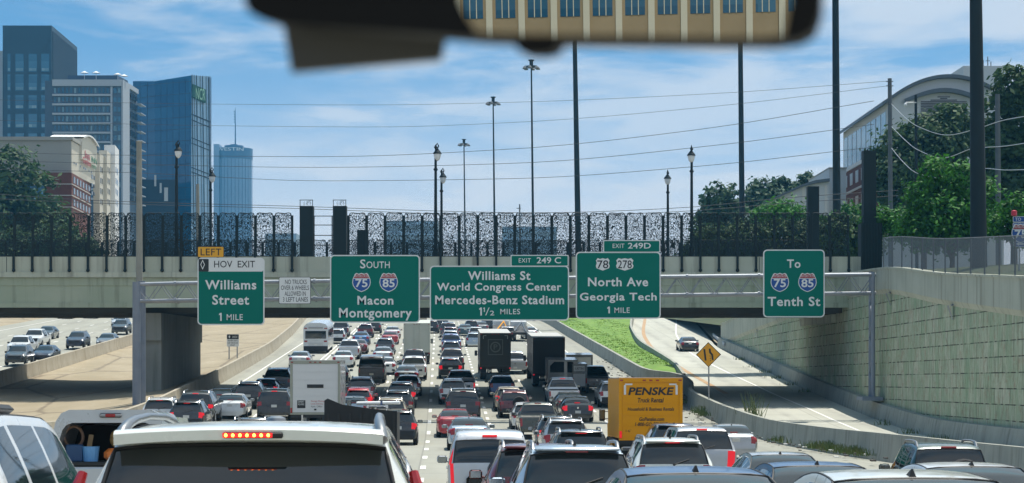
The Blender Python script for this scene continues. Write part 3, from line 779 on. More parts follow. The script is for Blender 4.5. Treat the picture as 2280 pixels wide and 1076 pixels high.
s.text('S', (802, 578, 814, 598), W_); s.text('OUTH', (816, 582.5, 868, 597.5), W_, .068, .006, 1.05); s.shield(805, 629, '75'); s.shield(865.5, 629, '85')
s.text('Macon', (796, 659, 876, 679), W_, .068, .022, 1.1); s.text('Montgomery', (755, 686, 917, 714), W_, .068, .022, 1.1)
s = Sign('guide_sign', 'wide guide sign for Williams St, World Congress Center and Mercedes-Benz Stadium', 'road sign', SY, (957, 592, 1267, 714), G)
s.guide((957, 592, 1267, 714), 9, (1137, 568, 1266, 592.5)); s.hangers((1000, 1110, 1220), 600, 700)
s.text('EXIT', (1155, 575.5, 1182, 585), W_, .068, .004, 1.1); s.text('249 C', (1195, 573, 1249, 587), W_, .068, .012)
s.text('Williams St', (1042, 604, 1181, 624), W_, .068, .022, 1.1); s.text('World Congress Center', (973, 630, 1250, 653), W_, .068, .022, 1.1)
s.text('Mercedes-Benz Stadium', (969, 658, 1256, 678), W_, .068, .022, 1.1); s.one(1067, 685, 703)
s.one(1076, 685, 695, .6); s.poly('slash', [(1080.5, 702.5), (1088, 685), (1090, 685), (1082.5, 702.5)], W_, .062, .066); s.text('2', (1091, 692, 1100.5, 702.5), W_, .068, .006); s.text('MILES', (1114, 688, 1158, 700), W_, .068, .006, 1.1)
s = Sign('guide_sign', 'guide sign with black-on-white 78 and 278 shields, North Ave and Georgia Tech', 'road sign', SY, (1282, 561, 1471, 710), G)
s.guide((1282, 561, 1471, 710), 9, (1343, 535, 1470, 561.5)); s.hangers((1320, 1440), 580, 690)
s.text('EXIT', (1364, 543, 1390, 552.5), W_, .068, .004, 1.1); s.text('249D', (1398, 541, 1449, 554), W_, .068, .012)
s.us_shield(1342, 589, 31, '78'); s.us_shield(1391, 589, 39, '278')
s.text('North Ave', (1309, 618, 1443, 638), W_, .068, .022, 1.1); s.text('Georgia Tech', (1291, 652, 1462, 675), W_, .068, .022, 1.1)
s.one(1352, 683, 698); s.text('MILE', (1368, 685, 1402, 697), W_, .068, .006, 1.1)
s = Sign('guide_sign', 'rightmost guide sign, To 75 and 85 shields above Tenth St', 'road sign', SY, (1699, 556, 1836, 707), G)
s.guide((1699, 556, 1836, 707)); s.hangers((1730, 1810), 580, 690)
s.text('To', (1752, 578, 1782, 597), W_, .068, .018, 1.1); s.shield(1736, 629, '75'); s.shield(1797.5, 629, '85'); s.text('Tenth St', (1709, 661, 1826, 682), W_, .068, .022, 1.1)
s = Sign('regulatory_sign', 'white sign NO TRUCKS OVER 6 WHEELS on the gantry left of the South sign', 'road sign', SY + .1, (621, 617, 692, 677))
s.plate('panel', (621, 617, 692, 677), 3, K_); s.plate('white_field', (622, 618, 691, 676), 2.5, W_, .0502, .054)
for tx, r in (('NO TRUCKS', (635, 623, 683, 633)), ('OVER 6 WHEELS', (626, 636, 688, 646)), ('ALLOWED IN', (634, 649, 681, 659)), ('3 LEFT LANES', (630, 662, 686, 672))): s.text(tx, r, K_, .06, .002)
s.hangers((640, 675), 622, 672)
# diamond lane-merge sign standing on the right barrier
s = Sign('warning_sign', 'amber diamond lane-merge sign on a thin post by the exit ramp', 'road sign', 130.0, (1550, 763, 1605, 886))
s.poly('panel', [(1577, 762), (1605.5, 789.5), (1577.5, 818), (1549.5, 790)], K_, 0, .03)
s.poly('amber_field', [(1577, 764), (1603.3, 789.5), (1577.5, 816), (1551.7, 790)], M['sign_orange'], .0302, .034)
s.poly('line_symbol', [(1566, 777.5), (1570, 777.5), (1573, 803), (1569, 803)], K_, .0342, .037)
s.poly('merge_symbol', [(1578, 776.5), (1582, 776.5), (1583, 784), (1587.5, 789), (1589, 802), (1585, 802), (1583.5, 791), (1579, 786)], K_, .0342, .037)
for yy in (792, 797, 802): s.poly('dot_symbol', [(1580 + (yy - 792) * .1, yy), (1582 + (yy - 792) * .1, yy), (1582 + (yy - 792) * .1, yy + 2), (1580 + (yy - 792) * .1, yy + 2)], K_, .0342, .037)
MB().tube((s.X(1578.5), s.Y + .03, s.Z(890)), (s.X(1578), s.Y + .03, s.Z(775)), .045, n=8).build('post', M['alu'], s.root, smooth=True)
# HOV panel on two posts on the tan slope
s = Sign('hov_sign', 'small black and white lane restriction sign on two posts on the tan slope', 'road sign', 184.0, (505, 744, 532, 818))
s.plate('panel', (505, 744.5, 532, 772), 1.5, W_, 0, .04); s.plate('black_header', (505.5, 745, 531.5, 755.5), 1, K_, .0402, .044)
s.poly('diamond', [(511, 746.5), (513, 750), (511, 754), (509, 750)], W_, .0442, .047); s.text('HOV', (518, 748, 529, 753), W_, .05, 0)
for tx, r in (('WHEN ANY', (507.5, 757, 529.5, 760.5)), ('USE VEHICLES', (507, 762, 530, 765.5)), ('ONLY', (513, 767, 524, 770.5))): s.text(tx, r, K_, .047, 0)
for x in (510, 528): MB().box(s.X(x) - .05, s.X(x) + .05, s.Y + .002, s.Y + .1, s.Z(822), s.Z(746)).build('post', M['alu'], s.root)
# route marker at the right edge
s = Sign('route_marker', 'blue TO NORTH 75 route marker assembly at the right picture edge', 'road sign', 112.0, (2253, 482, 2282, 552))
s.plate('panel', (2255, 482, 2292, 495), 2, W_, 0, .03); s.plate('blue_field', (2256, 483, 2291, 494), 1.5, M['sign_blue'], .0302, .034); s.text('TO', (2260, 485, 2273, 492), W_, .04, .004)
s.plate('panel', (2255, 496, 2292, 507), 2, W_, 0, .03); s.plate('blue_field', (2256, 497, 2291, 506), 1.5, M['sign_blue'], .0302, .034); s.text('NORTH', (2258, 498.5, 2286, 505), W_, .04, .002)
s.shield(2272, 520, '75')
s.plate('panel', (2257, 537, 2292, 550), 2, W_, 0, .03); s.plate('blue_field', (2258, 538, 2291, 549), 1.5, M['sign_blue'], .0302, .034)
s.poly('arrow', [(2262, 543.5), (2268, 539.5), (2268, 542), (2284, 542), (2284, 545), (2268, 545), (2268, 547.5)], W_, .0342, .037)
MB().tube((s.X(2270), s.Y + .05, s.Z(640)), (s.X(2270), s.Y + .05, s.Z(484)), .05, n=8).build('post', M['alu'], s.root, smooth=True)
q = MB().lathe((s.X(2258), s.Y, s.Z(482)), [(.05, 0), (.16, .05), (.16, .3), (.05, .34)], 10).build('red_light', mat('red_lens', (.6, .02, .05), .3), s.root)
# ------------------------------------------------------------------ buildings
def glassmat(name, c0, c1, sc_=(0.3, 0.3, 0.3), rough=0.08, spec=0.8):
    m = mat(name, c0, rough, spec=spec); t = NT(m)
    k = t.n('ShaderNodeVectorMath', {0: t.scale(t.pos(), sc_)}, operation='FLOOR').outputs[0]
    wn_ = t.n('ShaderNodeTexWhiteNoise', {0: k}); t.set(t.b, 'Base Color', t.mix(wn_.outputs[0], C4(c0), C4(c1))); return m
M['tower_dark'] = noisy('dark_cladding', (0.010, 0.040, 0.075), (0.014, 0.05, 0.09), 0.02, rough=0.6)
M['tower_glass'] = glassmat('tower_glass', (0.015, 0.10, 0.19), (0.05, 0.17, 0.28), (.05, .05, .35))
M['pale_glass'] = glassmat('pale_blind_glass', (0.10, 0.22, 0.30), (0.22, 0.34, 0.40), (.4, .4, .4))
M['mid_wall'] = noisy('pale_frame_cladding', (0.38, 0.43, 0.50), (0.45, 0.50, 0.56), 0.02)
M['mid_grey'] = noisy('blue_grey_cladding', (0.06, 0.10, 0.16), (0.09, 0.14, 0.20), 0.03)
M['curtain'] = glassmat('blue_curtain_glass', (0.004, 0.11, 0.26), (0.010, 0.15, 0.32), (.11, .11, .24), 0.12, 0.5)
M['curtain2'] = glassmat('sky_toned_glass', (0.22, 0.42, 0.62), (0.30, 0.50, 0.70), (.2, .2, .24), 0.05, 1.0)  # reflected sky is put into this paler base colour
M['mullion'] = mat('dark_mullion', (0.008, 0.03, 0.06), 0.5)
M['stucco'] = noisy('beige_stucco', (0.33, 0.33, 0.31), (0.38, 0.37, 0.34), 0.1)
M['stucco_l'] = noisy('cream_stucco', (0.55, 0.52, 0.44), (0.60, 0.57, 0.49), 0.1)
M['brick'] = noisy('red_brick', (0.13, 0.045, 0.035), (0.19, 0.07, 0.05), 0.5)
M['trim'] = mat('white_trim', (0.62, 0.61, 0.58), 0.7)
M['win_dark'] = glassmat('dark_window', (0.02, 0.03, 0.04), (0.05, 0.07, 0.09), (.5, .5, .5))
M['roof_white'] = mat('white_roof', (0.75, 0.76, 0.76), 0.6)
M['roof_grey'] = mat('grey_metal_roof', (0.09, 0.12, 0.15), 0.5)
M['panel_w'] = noisy('pale_wall_panels', (0.52, 0.55, 0.57), (0.58, 0.61, 0.63), 0.15)
M['far_conc'] = noisy('far_tower_glass', (0.17, 0.25, 0.38), (0.22, 0.30, 0.43), 0.02, rough=0.4)
M['far_dark'] = mat('far_tower_crown', (0.03, 0.08, 0.17), 0.4)
M['low_glass'] = noisy('pale_blue_facade', (0.24, 0.36, 0.46), (0.30, 0.42, 0.52), 0.1)
M['leaf_sign'] = mat('green_sign_face', (0.01, 0.10, 0.07), 0.5)
M['sign_mint'] = mat('pale_green_letters', (0.35, 0.62, 0.45), 0.5)
M['red_text'] = mat('red_letters', (0.45, 0.02, 0.05), 0.5)
M['green_text'] = mat('green_letters', (0.03, 0.22, 0.10), 0.5)

def gz(Y): return ZR(Y) - 0.6
class Face:
    """vertical wall plane from ground point a to b (outside on the right-hand side of a->b turned to -normal)"""
    def __init__(s, a, b):
        s.a, s.b = Vector((*a, 0)), Vector((*b, 0)); s.d = s.b - s.a; s.L = s.d.length; s.d.normalize(); s.n = Vector((s.d.y, -s.d.x, 0))
    def pt(s, u, z, d=0.0): p = s.a + s.d * (u * s.L) + s.n * d; return (p.x, p.y, z)
    def slab(s, mb, u0, u1, z0, z1, d0, d1, mi=0):
        A = [s.pt(u0, z0, d1), s.pt(u1, z0, d1), s.pt(u1, z1, d1), s.pt(u0, z1, d1), s.pt(u0, z0, d0), s.pt(u1, z0, d0), s.pt(u1, z1, d0), s.pt(u0, z1, d0)]
        mb.add(A, [(0, 1, 2, 3), (5, 4, 7, 6), (3, 2, 6, 7), (4, 5, 1, 0), (4, 0, 3, 7), (1, 5, 6, 2)], mi)
    def text(s, t, u0, u1, z0, z1, d, m, parent, nm='lettering', bold=.01):
        vs, fs = text_geo(t, bold)
        return MB().add([s.pt(u0 + (u1 - u0) * a, z0 + (z1 - z0) * b, d) for a, b in vs], fs).build(nm, m, parent)
def xat(px, Y): return (px - CX) * Y / F
def zat(py, Y): return ZC + (YH - py) * Y / F
def block(mb, pts, z0, z1, mi=0):
    n = len(pts); vs = [(x, y, z0) for x, y in pts] + [(x, y, z1) for x, y in pts]
    mb.add(vs, [tuple(range(n - 1, -1, -1)), tuple(range(n, 2 * n))] + [(i, (i + 1) % n, n + (i + 1) % n, n + i) for i in range(n)], mi)
def windows(face, root, us, zs, m, d=.06, name='window', d0=-.05):
    for u0, u1 in us:
        for z0, z1 in zs:
            q = MB(); face.slab(q, u0, u1, z0, z1, d0, d); q.build(name, m, root)

# dark slab tower, far left
Y0 = 800; a, b, c = (xat(6, Y0), Y0), (xat(115, Y0), Y0), (xat(172, 856), 856)
r = empty('office_tower', (a[0], Y0, gz(Y0)), 'tallest dark blue-black tower at the left picture edge', 'building')
zt = zat(57, Y0)
q = MB(); block(q, [a, b, c, (c[0] - 20, c[1])], gz(Y0), zt); q.build('wall', M['tower_dark'], r)
f = Face(a, b); H = lambda py: zat(py, Y0)
for ux0, ux1 in ((.10, .16), (.26, .43), (.53, .70), (.79, .95)):
    for p0, p1 in ((120, 160), (166, 202), (212, 243), (254, 285), (297, 330), (340, 372), (382, 412), (422, 450)):
        q = MB(); f.slab(q, ux0, ux1, H(p1), H(p0), -.1, .12); wq = q.build('window', M['tower_glass'], r)
        q = MB(); f.slab(q, ux0 + .01, ux1 - .01, H(p1 - 2), H(p1 - 8), .13, .2); q.build('blind', M['pale_glass'], wq)
f = Face(b, c)
q = MB()
for k in range(26): f.slab(q, .03 + k * .037, .045 + k * .037, zt - 28, zt - 2, 0.01, .35)
q.build('louvre_band', M['mullion'], r)
for k in range(15):
    q = MB(); f.slab(q, .04 + k * .062, .075 + k * .062, zt - 62, zt - 34, -.05, .15); q.build('window', M['pale_glass'], r)
q = MB(); block(q, [(a[0] - 6, Y0 + 4), (a[0] - .2, Y0 + 4), (a[0] - .2, Y0 + 30), (a[0] - 6, Y0 + 30)], gz(Y0), zat(110, Y0)); q.build('side_wing', M['mid_wall'], r)

# pale-framed mid-rise
Y0 = 600; a, b, c = (xat(100, Y0), Y0), (xat(270, Y0), Y0), (xat(305, 622), 622)
r = empty('apartment_block', (a[0], Y0, gz(Y0)), 'pale-framed mid-rise with banded floors in front of the dark tower', 'building')
zt = zat(180, Y0)
q = MB(); block(q, [a, b, c, (c[0] - 22, c[1])], gz(Y0), zt); q.build('wall', M['mid_grey'], r)
f = Face(a, b); f2 = Face(b, c); H = lambda py: zat(py, Y0)
q = MB(); f.slab(q, .1, 1.0, H(192), zt + .3, -.1, .5); f2.slab(q, 0.005, .42, gz(Y0), zt + .3, -.1, .5); f2.slab(q, .42, 1, H(188), zt + .3, -.1, .5); f.slab(q, .86, .885, gz(Y0), H(193), 0, .2)
q.build('frame', M['mid_wall'], r)
for k in range(12):
    z = H(212 + k * 21); q = MB(); f.slab(q, .1, .86, z - .28, z + .28, 0.01, .55); q.build('floor_band', M['mid_wall'], r)
    us = [(.12 + j * .053, .145 + j * .053) for j in range(14)] + [(.90, .94), (.955, .99)]
    for j, (u0, u1) in enumerate(us):
        if k % 1 == 0:
            q = MB(); f.slab(q, u0, u1, z + .6, z + 2.1, -.05, .08); q.build('window', M['tower_glass'] if (j * 7 + k * 3) % 5 else M['pale_glass'], r)
    for u0 in (.50, .66, .82):
        q = MB(); f2.slab(q, u0, u0 + .09, z + .4, z + 2.1, -.05, .6); q.build('window', M['win_dark'], r)
    q = MB(); f2.slab(q, .93, 1.25, z - .15, z + .1, .0, 1.6); q.build('balcony', M['mid_wall'], r)
q = MB(); block(q, [(xat(150, 606), 606), (xat(262, 606), 606), (xat(285, 618), 618), (xat(150, 618), 618)], zt, zat(168, 606)); q.build('penthouse', M['mid_grey'], r)
for px, py in ((188, 163), (214, 163), (262, 167), (276, 170)):
    q = MB().lathe((xat(px, 604), 604, zat(py, 604)), [(1.3, 0), (.1, .55)], 10); q.tube((xat(px, 604), 604, zt), (xat(px, 604), 604, zat(py, 604)), .06)
    q.build('parasol', M['roof_white'], r)

# blue curtain-wall building with NCR sign
Y0 = 650
pts = [(xat(296, 660), 660), (xat(345, 652), 652), (xat(426, 645), 645), (xat(468, 652), 652), (xat(470, 690), 690), (xat(296, 690), 690)]
r = empty('glass_tower', (pts[2][0], 645, gz(645)), 'blue glass curtain-wall tower with green rooftop sign', 'building')
zts = [zat(181, 660), zat(181, 652), zat(168, 645), zat(170, 652), zat(170, 690), zat(181, 690)]
n = 6; base = gz(650)
q = MB(); vs = [(x, y, base) for x, y in pts] + [(x, y, z) for (x, y), z in zip(pts, zts)]
q.add(vs, [tuple(range(n, 2 * n))] + [(i, (i + 1) % n, n + (i + 1) % n, n + i) for i in (0, 1, 3, 4, 5)])
q.build('curtain_wall', M['curtain'], r)
q = MB(); q.add([vs[2], vs[3], vs[9], vs[8]], [(0, 1, 2, 3)]); q.build('sky_toned_curtain_wall', M['curtain2'], r)
f0, f1, f2 = Face(pts[0], pts[1]), Face(pts[1], pts[2]), Face(pts[2], pts[3])
q = MB()
for k in range(12):
    z = zat(186 + k * 26, 650)
    f0.slab(q, 0, 1, z - .06, z + .06, 0, .05); f1.slab(q, 0, 1, z - .06, z + .06, 0, .05)
for k in range(1, 6): f1.slab(q, k / 6 - .002, k / 6 + .002, base, zat(178, 648), 0, .05)
for k in range(1, 3): f0.slab(q, k / 3 - .004, k / 3 + .004, base, zat(183, 655), 0, .05)
q.build('mullion', M['mullion'], r)
q = MB()
for p0, p1, sl_ in ((253, 256, 1), (266, 268, 1), (306, 308, 1), (318, 320, 1), (372, 374, 1), (382, 384, 1)):
    A = [f2.pt(0, zat(p0, 645), .15), f2.pt(1, zat(p0 + 12, 645), .15), f2.pt(1, zat(p1 + 12, 645), .15), f2.pt(0, zat(p1, 645), .15)]
    q.add(A, [(3, 2, 1, 0)])
for k, u in enumerate((.0, .12, .24, .44, .56, .76, .88, .95, 1.0)):
    w_ = .012 if k % 2 else .02
    z0_, z1_ = base, zat(169, 648)
    A = [f2.pt(min(1, u + .16), z0_, .16), f2.pt(min(1, u + .16) + w_ * 2, z0_, .16), f2.pt(u + w_ * 2, z1_, .16), f2.pt(u, z1_, .16)]
    q.add(A, [(0, 1, 2, 3)])
q.build('mullion', M['mullion'], r)
q = MB(); A = [f2.pt(.0, zat(216, 645), .3), f2.pt(.66, zat(226, 645), .3), f2.pt(.66, zat(196, 645), .3), f2.pt(0, zat(188, 645), .3)]
B = [(x + f2.n.x * .6, y + f2.n.y * .6, z) for x, y, z in A]; q.add(A + B, [(4, 5, 6, 7), (3, 2, 1, 0), (0, 1, 5, 4), (1, 2, 6, 5), (2, 3, 7, 6), (3, 0, 4, 7)])
sg = q.build('roof_sign', M['leaf_sign'], r)
f2.text('NCR', .12, .62, zat(221, 645), zat(195, 645), 1.0, M['sign_mint'], sg)
q = MB()                                             # reflections of low buildings are left to the glass; low dark podium
block(q, [(xat(316, 640), 640), (xat(395, 640), 640), (xat(372, 640) + 1, 644), (xat(316, 640), 644)], base, zat(400, 640)); q.build('podium', M['mullion'], r)
for px, p0, p1 in ((344, 390, 415), (356, 408, 430), (366, 418, 448), (370, 418, 448)):
    q = MB(); q.box(xat(px, 640), xat(px + 4, 640), 639.6, 639.99, zat(p1, 640), zat(p0, 640)); q.build('window', M['panel_w'], r)

# hotel: beige blank wall, cream sign gable, brick base, white stair wings behind
Y0 = 350; a, b = (xat(-60, Y0), Y0), (xat(158, Y0), Y0); c = (xat(210, 374), 374)
r = empty('hotel', (b[0], Y0, gz(Y0)), 'beige hotel with brick base and rounded white-roofed sign gable', 'building')
zt = zat(305, Y0)
q = MB(); f = Face(a, b); f2 = Face(b, c); H = lambda py: zat(py, Y0)
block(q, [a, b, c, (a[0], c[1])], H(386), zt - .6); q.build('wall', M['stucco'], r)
q = MB(); f2.slab(q, 0.004, 1, H(386), zt - .7, -.05, .1); q.build('sun_toned_wall', M['stucco_l'], r)  # sunlight on this side is put into the paler stucco
q = MB(); f.slab(q, 0, 1.004, zt - .6, zt, -.6, .35); f2.slab(q, -.01, .33, zt - .6, zt, -.6, .36); q.build('cornice', M['stucco'], r)
# gable with an arched white roof
q = MB(); prof = [(.33 + .67 * k / 12, zt - 1.0 + (zat(293, 352) - zt + 1.4) * math.sin(math.pi * (0.18 + .64 * k / 12)) ** .8) for k in range(13)]
A = [f2.pt(.33, zt - 3, .5)] + [f2.pt(1, zt - 3, .5)] + [f2.pt(u, z, .5) for u, z in prof[::-1]]
Bk = [(x - f2.n.x * 4, y - f2.n.y * 4, z) for x, y, z in A]; m_ = len(A)
q.add(A + Bk, [tuple(range(m_)), tuple(range(2 * m_ - 1, m_ - 1, -1))] + [((i + 1) % m_, i, m_ + i, m_ + (i + 1) % m_) for i in range(m_)]); q.build('gable', M['stucco_l'], r)
q = MB(); top = [f2.pt(u, z + .05, .9) for u, z in prof]; tb_ = [(x - f2.n.x * 6, y - f2.n.y * 6, z) for x, y, z in top]
tu = [(x, y, z + .3) for x, y, z in top]; tbu = [(x, y, z + .3) for x, y, z in tb_]; m_ = 13
q.add(top + tb_ + tu + tbu, [(i, i + 1, 2 * m_ + i + 1, 2 * m_ + i) for i in range(12)] + [(2 * m_ + i, 2 * m_ + i + 1, 3 * m_ + i + 1, 3 * m_ + i) for i in range(12)]); q.build('roof', M['roof_white'], r)
f2.text('Inn', .45, .66, H(338), H(320), .56, M['red_text'], r); f2.text('Garden', .36, .70, H(352), H(337), .56, M['red_text'], r)
f2.text('INN', .74, .98, H(338), H(325), .56, M['green_text'], r); f2.text('NW', .78, .96, H(352), H(342), .56, M['green_text'], r)
windows(f2, r, [(.08, .12), (.16, .2), (.35, .38), (.48, .52), (.55, .6), (.72, .75), (.82, .86)], [(H(362), H(358))], M['win_dark'], .16)
windows(f2, r, [(.84, .9), (.94, .99)], [(H(375), H(365)), (H(393), H(385)), (H(412), H(404))], M['win_dark'], .16)
q = MB(); a2, b2, c2 = (xat(100, 348.5), 348.5), (xat(159.5, 348.5), 348.5), (xat(202, 371), 371); f3, f4 = Face(a2, b2), Face(b2, c2)
block(q, [a2, b2, c2, (a2[0], c2[1])], gz(350), H(386.3)); q.build('brick_base', M['brick'], r)
for py in (411, 436, 462):
    q = MB(); f3.slab(q, 0, 1.0, H(py + 1.5), H(py), -.1, .15); f4.slab(q, 0, 1, H(py + 1.5), H(py), -.1, .15); q.build('string_course', M['trim'], r)
    windows(f4, r, [(.08 + k * .155, .16 + k * .155) for k in range(6)], [(H(py - 4), H(py - 18))], M['win_dark'], .08)
for x0, x1, Ya, Yb, py in ((208, 222, 376, 381, 342), (220, 238, 381, 388, 335), (232, 256, 388, 398, 323)):
    A, B_, Cc = (xat(x0, Ya), Ya), (xat(x1, Ya), Ya), (xat(x1 + 9, Yb), Yb)
    q = MB(); block(q, [A, B_, Cc, (A[0], Yb + 3)], gz(380), zat(py, Ya)); q.build('stair_wing', M['stucco_l'] if py > 323 else M['roof_white'], r)
    f5 = Face(B_, Cc); windows(f5, r, [(.15, .35), (.5, .7)], [(zat(p + 12, Ya), zat(p, Ya)) for p in (370, 395, 418, 442)], M['win_dark'], .05)

# round hotel tower far away
Y0 = 2200.0; s_ = F / Y0; cx = xat(521, Y0); rad = 41 / s_
r = empty('round_tower', (cx, Y0, gz(Y0)), 'distant hazy round tower with dark crown and mast on top', 'building')
q = MB().lathe((cx, Y0, gz(Y0)), [(rad, 0), (rad, zat(356, Y0) - gz(Y0))], 40); q.build('shaft', M['far_conc'], r, smooth=True)
q = MB().lathe((cx, Y0, zat(356.5, Y0)), [(rad + .3, 0), (rad + .3, zat(332, Y0) - zat(356.5, Y0))], 40); cr_ = q.build('crown', M['far_dark'], r, smooth=True)
q = MB().lathe((cx, Y0, zat(332.2, Y0)), [(rad * .52, 0), (rad * .52, 3.5), (rad * .2, 3.6), (rad * .2, 5)], 24); q.build('plant_drum', M['far_dark'], r, smooth=True)
q = MB(); X_ = xat(524, Y0); z0, z1 = zat(328, Y0), zat(240, Y0)
q.tube((X_, Y0, z0), (X_, Y0, z0 + (z1 - z0) * .6), .9, .6, 6); q.tube((X_, Y0, z0 + (z1 - z0) * .6), (X_, Y0, z1), .5, .25, 6)
for k in range(5): q.box(X_ - 1.6, X_ - .3, Y0 - .4, Y0 + .4, z1 - 5 - k * 2.8, z1 - 3.8 - k * 2.8)
q.build('mast', M['far_dark'], r)
q = MB(); q.box(xat(481, Y0), xat(493, Y0), Y0 - rad * .9, Y0 + 4, gz(Y0), zat(325, Y0)); q.build('lift_shaft', M['far_conc'], r)
vs, fs = text_geo('WESTIN', .01); q = MB()
for u, v in [(0, 0)]: pass
q.add([(cx + rad * 1.04 * math.sin((u - .5) * 1.5 - .1), Y0 - rad * 1.04 * math.cos((u - .5) * 1.5 - .1), zat(340, Y0) + v * 3.6) for u, v in vs], fs); q.build('lettering', M['roof_white'], cr_)
q = MB()
for k in range(14):
    t_ = -1.4 + k * .2; q.box(cx + rad * math.sin(t_) - .25, cx + rad * math.sin(t_) + .25, Y0 - rad * math.cos(t_) - .5, Y0 - rad * math.cos(t_) + .2, gz(Y0), zat(357, Y0))
q.build('rib', M['far_dark'], r)

# arched-roof building on the right hill
Y0 = 250.0; r = empty('arched_roof_building', (xat(1985, Y0), Y0, ZC + 8), 'big pale building with curved grey roof above the hillside trees', 'building')
xl, xr = xat(1978, Y0), xat(2208, Y0)
def arc(px):                                         # front roof line, photo pixels
    t_ = (px - 1978) / 230; return 225 - 60 * math.sin(math.pi * (0.13 + t_ * .69)) ** 1.15 + 2
N = 24; xsA = [xl + (xr - xl) * k / N for k in range(N + 1)]
zA = [zat(222 - 55 * (1 - ((k / N - .58) / .60) ** 2), Y0) for k in range(N + 1)]
Yb = 284.0
q = MB(); front = [(xl, Y0, ZC + 4)] + [(xr, Y0, ZC + 4)] + [(x, Y0, z - .45) for x, z in zip(xsA[::-1], zA[::-1])]
back = [(x, Yb, z) for x, _, z in front]; m_ = len(front)
q.add(front + back, [tuple(range(m_)), tuple(range(2 * m_ - 1, m_ - 1, -1))] + [((i + 1) % m_, i, m_ + i, m_ + (i + 1) % m_) for i in range(m_)]); q.build('wall', M['panel_w'], r)
q = MB(); A = [(x, Y0 - .7, z) for x, z in zip(xsA, zA)]; A[0] = (xl - .8, Y0 - .7, zA[0] - .5)
low = [(x, y, z - .42) for x, y, z in A]; bk = [(x, Yb + 1, z) for x, y, z in A]; bl = [(x, Yb + 1, z - .42) for x, y, z in A]; k_ = N + 1
q.add(A + low + bk + bl, [(k_ + i, k_ + i + 1, i + 1, i) for i in range(N)] + [(i, i + 1, 2 * k_ + i + 1, 2 * k_ + i) for i in range(N)] + [(3 * k_ + i, 3 * k_ + i + 1, k_ + i + 1, k_ + i) for i in range(N)] + [(k_, 0, 2 * k_, 3 * k_)] + [(N, 2 * N + 1, 4 * k_ - 1, 3 * k_ - 1)])
q.build('roof', M['roof_grey'], r)
# inner arch with louvres
def arch_pts(px0, px1, pyb, pyt, n_=14, Y=Y0):
    return [(xat(px0 + (px1 - px0) * k / n_, Y), zat(pyb - (pyb - pyt) * math.sin(math.pi * k / n_), Y)) for k in range(n_ + 1)]
up = arch_pts(2012, 2190, 222, 198); q = MB()
lowp = [(x, z - .5) for x, z in up]
q.add([(x, Y0 - .9, z) for x, z in up] + [(x, Y0 - .9, z) for x, z in lowp] + [(x, Y0, z) for x, z in up] + [(x, Y0, z) for x, z in lowp],
      [(15 + i, 16 + i, i + 1, i) for i in range(14)] + [(i, i + 1, 31 + i, 30 + i) for i in range(14)] + [(46 + i, 45 + i, 15 + i, 16 + i) for i in range(14)]); q.build('canopy_arch', M['roof_grey'], r)
q = MB(); lv = arch_pts(2046, 2158, 228, 214)
for k in range(14):
    z = zat(216 + k * 3.6, Y0)
    x0 = xat(2050, Y0) + (.0 if k > 2 else 1.2 * (3 - k)); x1 = xat(2152, Y0) - (0 if k > 2 else 1.2 * (3 - k))
    q.box(x0, x1, Y0 - .12, Y0 - .005, z - .07, z + .05)
q.build('louvre', M['win_dark'], r)
fl = Face((xl, Yb), (xl, Y0)); fl.n = Vector((-1, 0, 0)); ze = zA[0]
for k in range(9):
    u = .03 + k * .105; q = MB(); fl.slab(q, u, u + .085, ze - 6.0, ze - 1.5, -.05, .06); q.build('window', M['pale_glass'], r)
q = MB(); fl.slab(q, 0, 1, ze - 6.6, ze - 6.3, -.05, .2); q.build('string_course', M['roof_grey'], r)
q = MB(); q.box(xl - .55, xl - .005, Y0 - .01 + 6, Yb + 1.5, ZC + 4, zat(293, Y0) - 2.0); q.build('brick_base', M['brick'], r)
fb = Face((xl - .55, Yb + 1.5), (xl - .55, Y0 + 6)); fb.n = Vector((-1, 0, 0)); zb_ = zat(293, Y0) - 2.0
for k in range(6):
    q = MB(); fb.slab(q, .06 + k * .15, .13 + k * .15, zb_ - 2.6, zb_ - 1.0, -.05, .06); q.build('window', M['trim'], r)
    q = MB(); fb.slab(q, .06 + k * .15, .13 + k * .15, zb_ - 9.5, zb_ - 4.4, -.05, .06); q.build('window', M['trim'], r)
q = MB(); fb.slab(q, 0, 1, zb_ - .5, zb_, -.05, .2); fb.slab(q, 0, 1, zb_ - 3.6, zb_ - 3.3, -.05, .15); q.build('cornice', M['trim'], r)
Y1 = 290.0; r2 = empty('stair_tower', (xat(2145, Y1), Y1, ZC + 8), 'pale block with antennas rising behind the curved roof', 'building')
q = MB(); q.box(xat(2145, Y1), xat(2235, Y1), Y1, Y1 + 12, ZC + 4, zat(147, Y1)); q.build('wall', M['panel_w'], r2)
q = MB()
for px, py in ((2193, 132), (2203, 124), (2210, 135)): q.tube((xat(px, Y1), Y1 + 1, zat(148, Y1)), (xat(px, Y1), Y1 + 1, zat(py, Y1)), .07, n=6)
q.box(xat(2198, Y1), xat(2208, Y1), Y1 + .9, Y1 + 1.1, zat(134, Y1), zat(133, Y1)); q.build('antenna', M['grey_pole'], r2)
Y1 = 262.0; r3 = empty('gatehouse', (xat(1850, Y1), Y1, ZC + 8), 'plain grey block between the curved-roof hall and brick building', 'building')
q = MB(); q.box(xat(1846, Y1), xat(1884, Y1), Y1, Y1 + 18, ZC + 3, zat(376, Y1)); q.build('wall', M['panel_w'], r3)
q = MB(); q.box(xat(1845, Y1), xat(1885, Y1), Y1 - .2, Y1 + 18.2, zat(376, Y1) + .002, zat(373, Y1)); q.build('cornice', M['stucco'], r3)
Y1 = 255.0; r4 = empty('curved_roof_hall', (xat(1760, Y1), Y1, ZC + 8), 'low pale hall with sloping curved grey roof behind the green bushes', 'building')
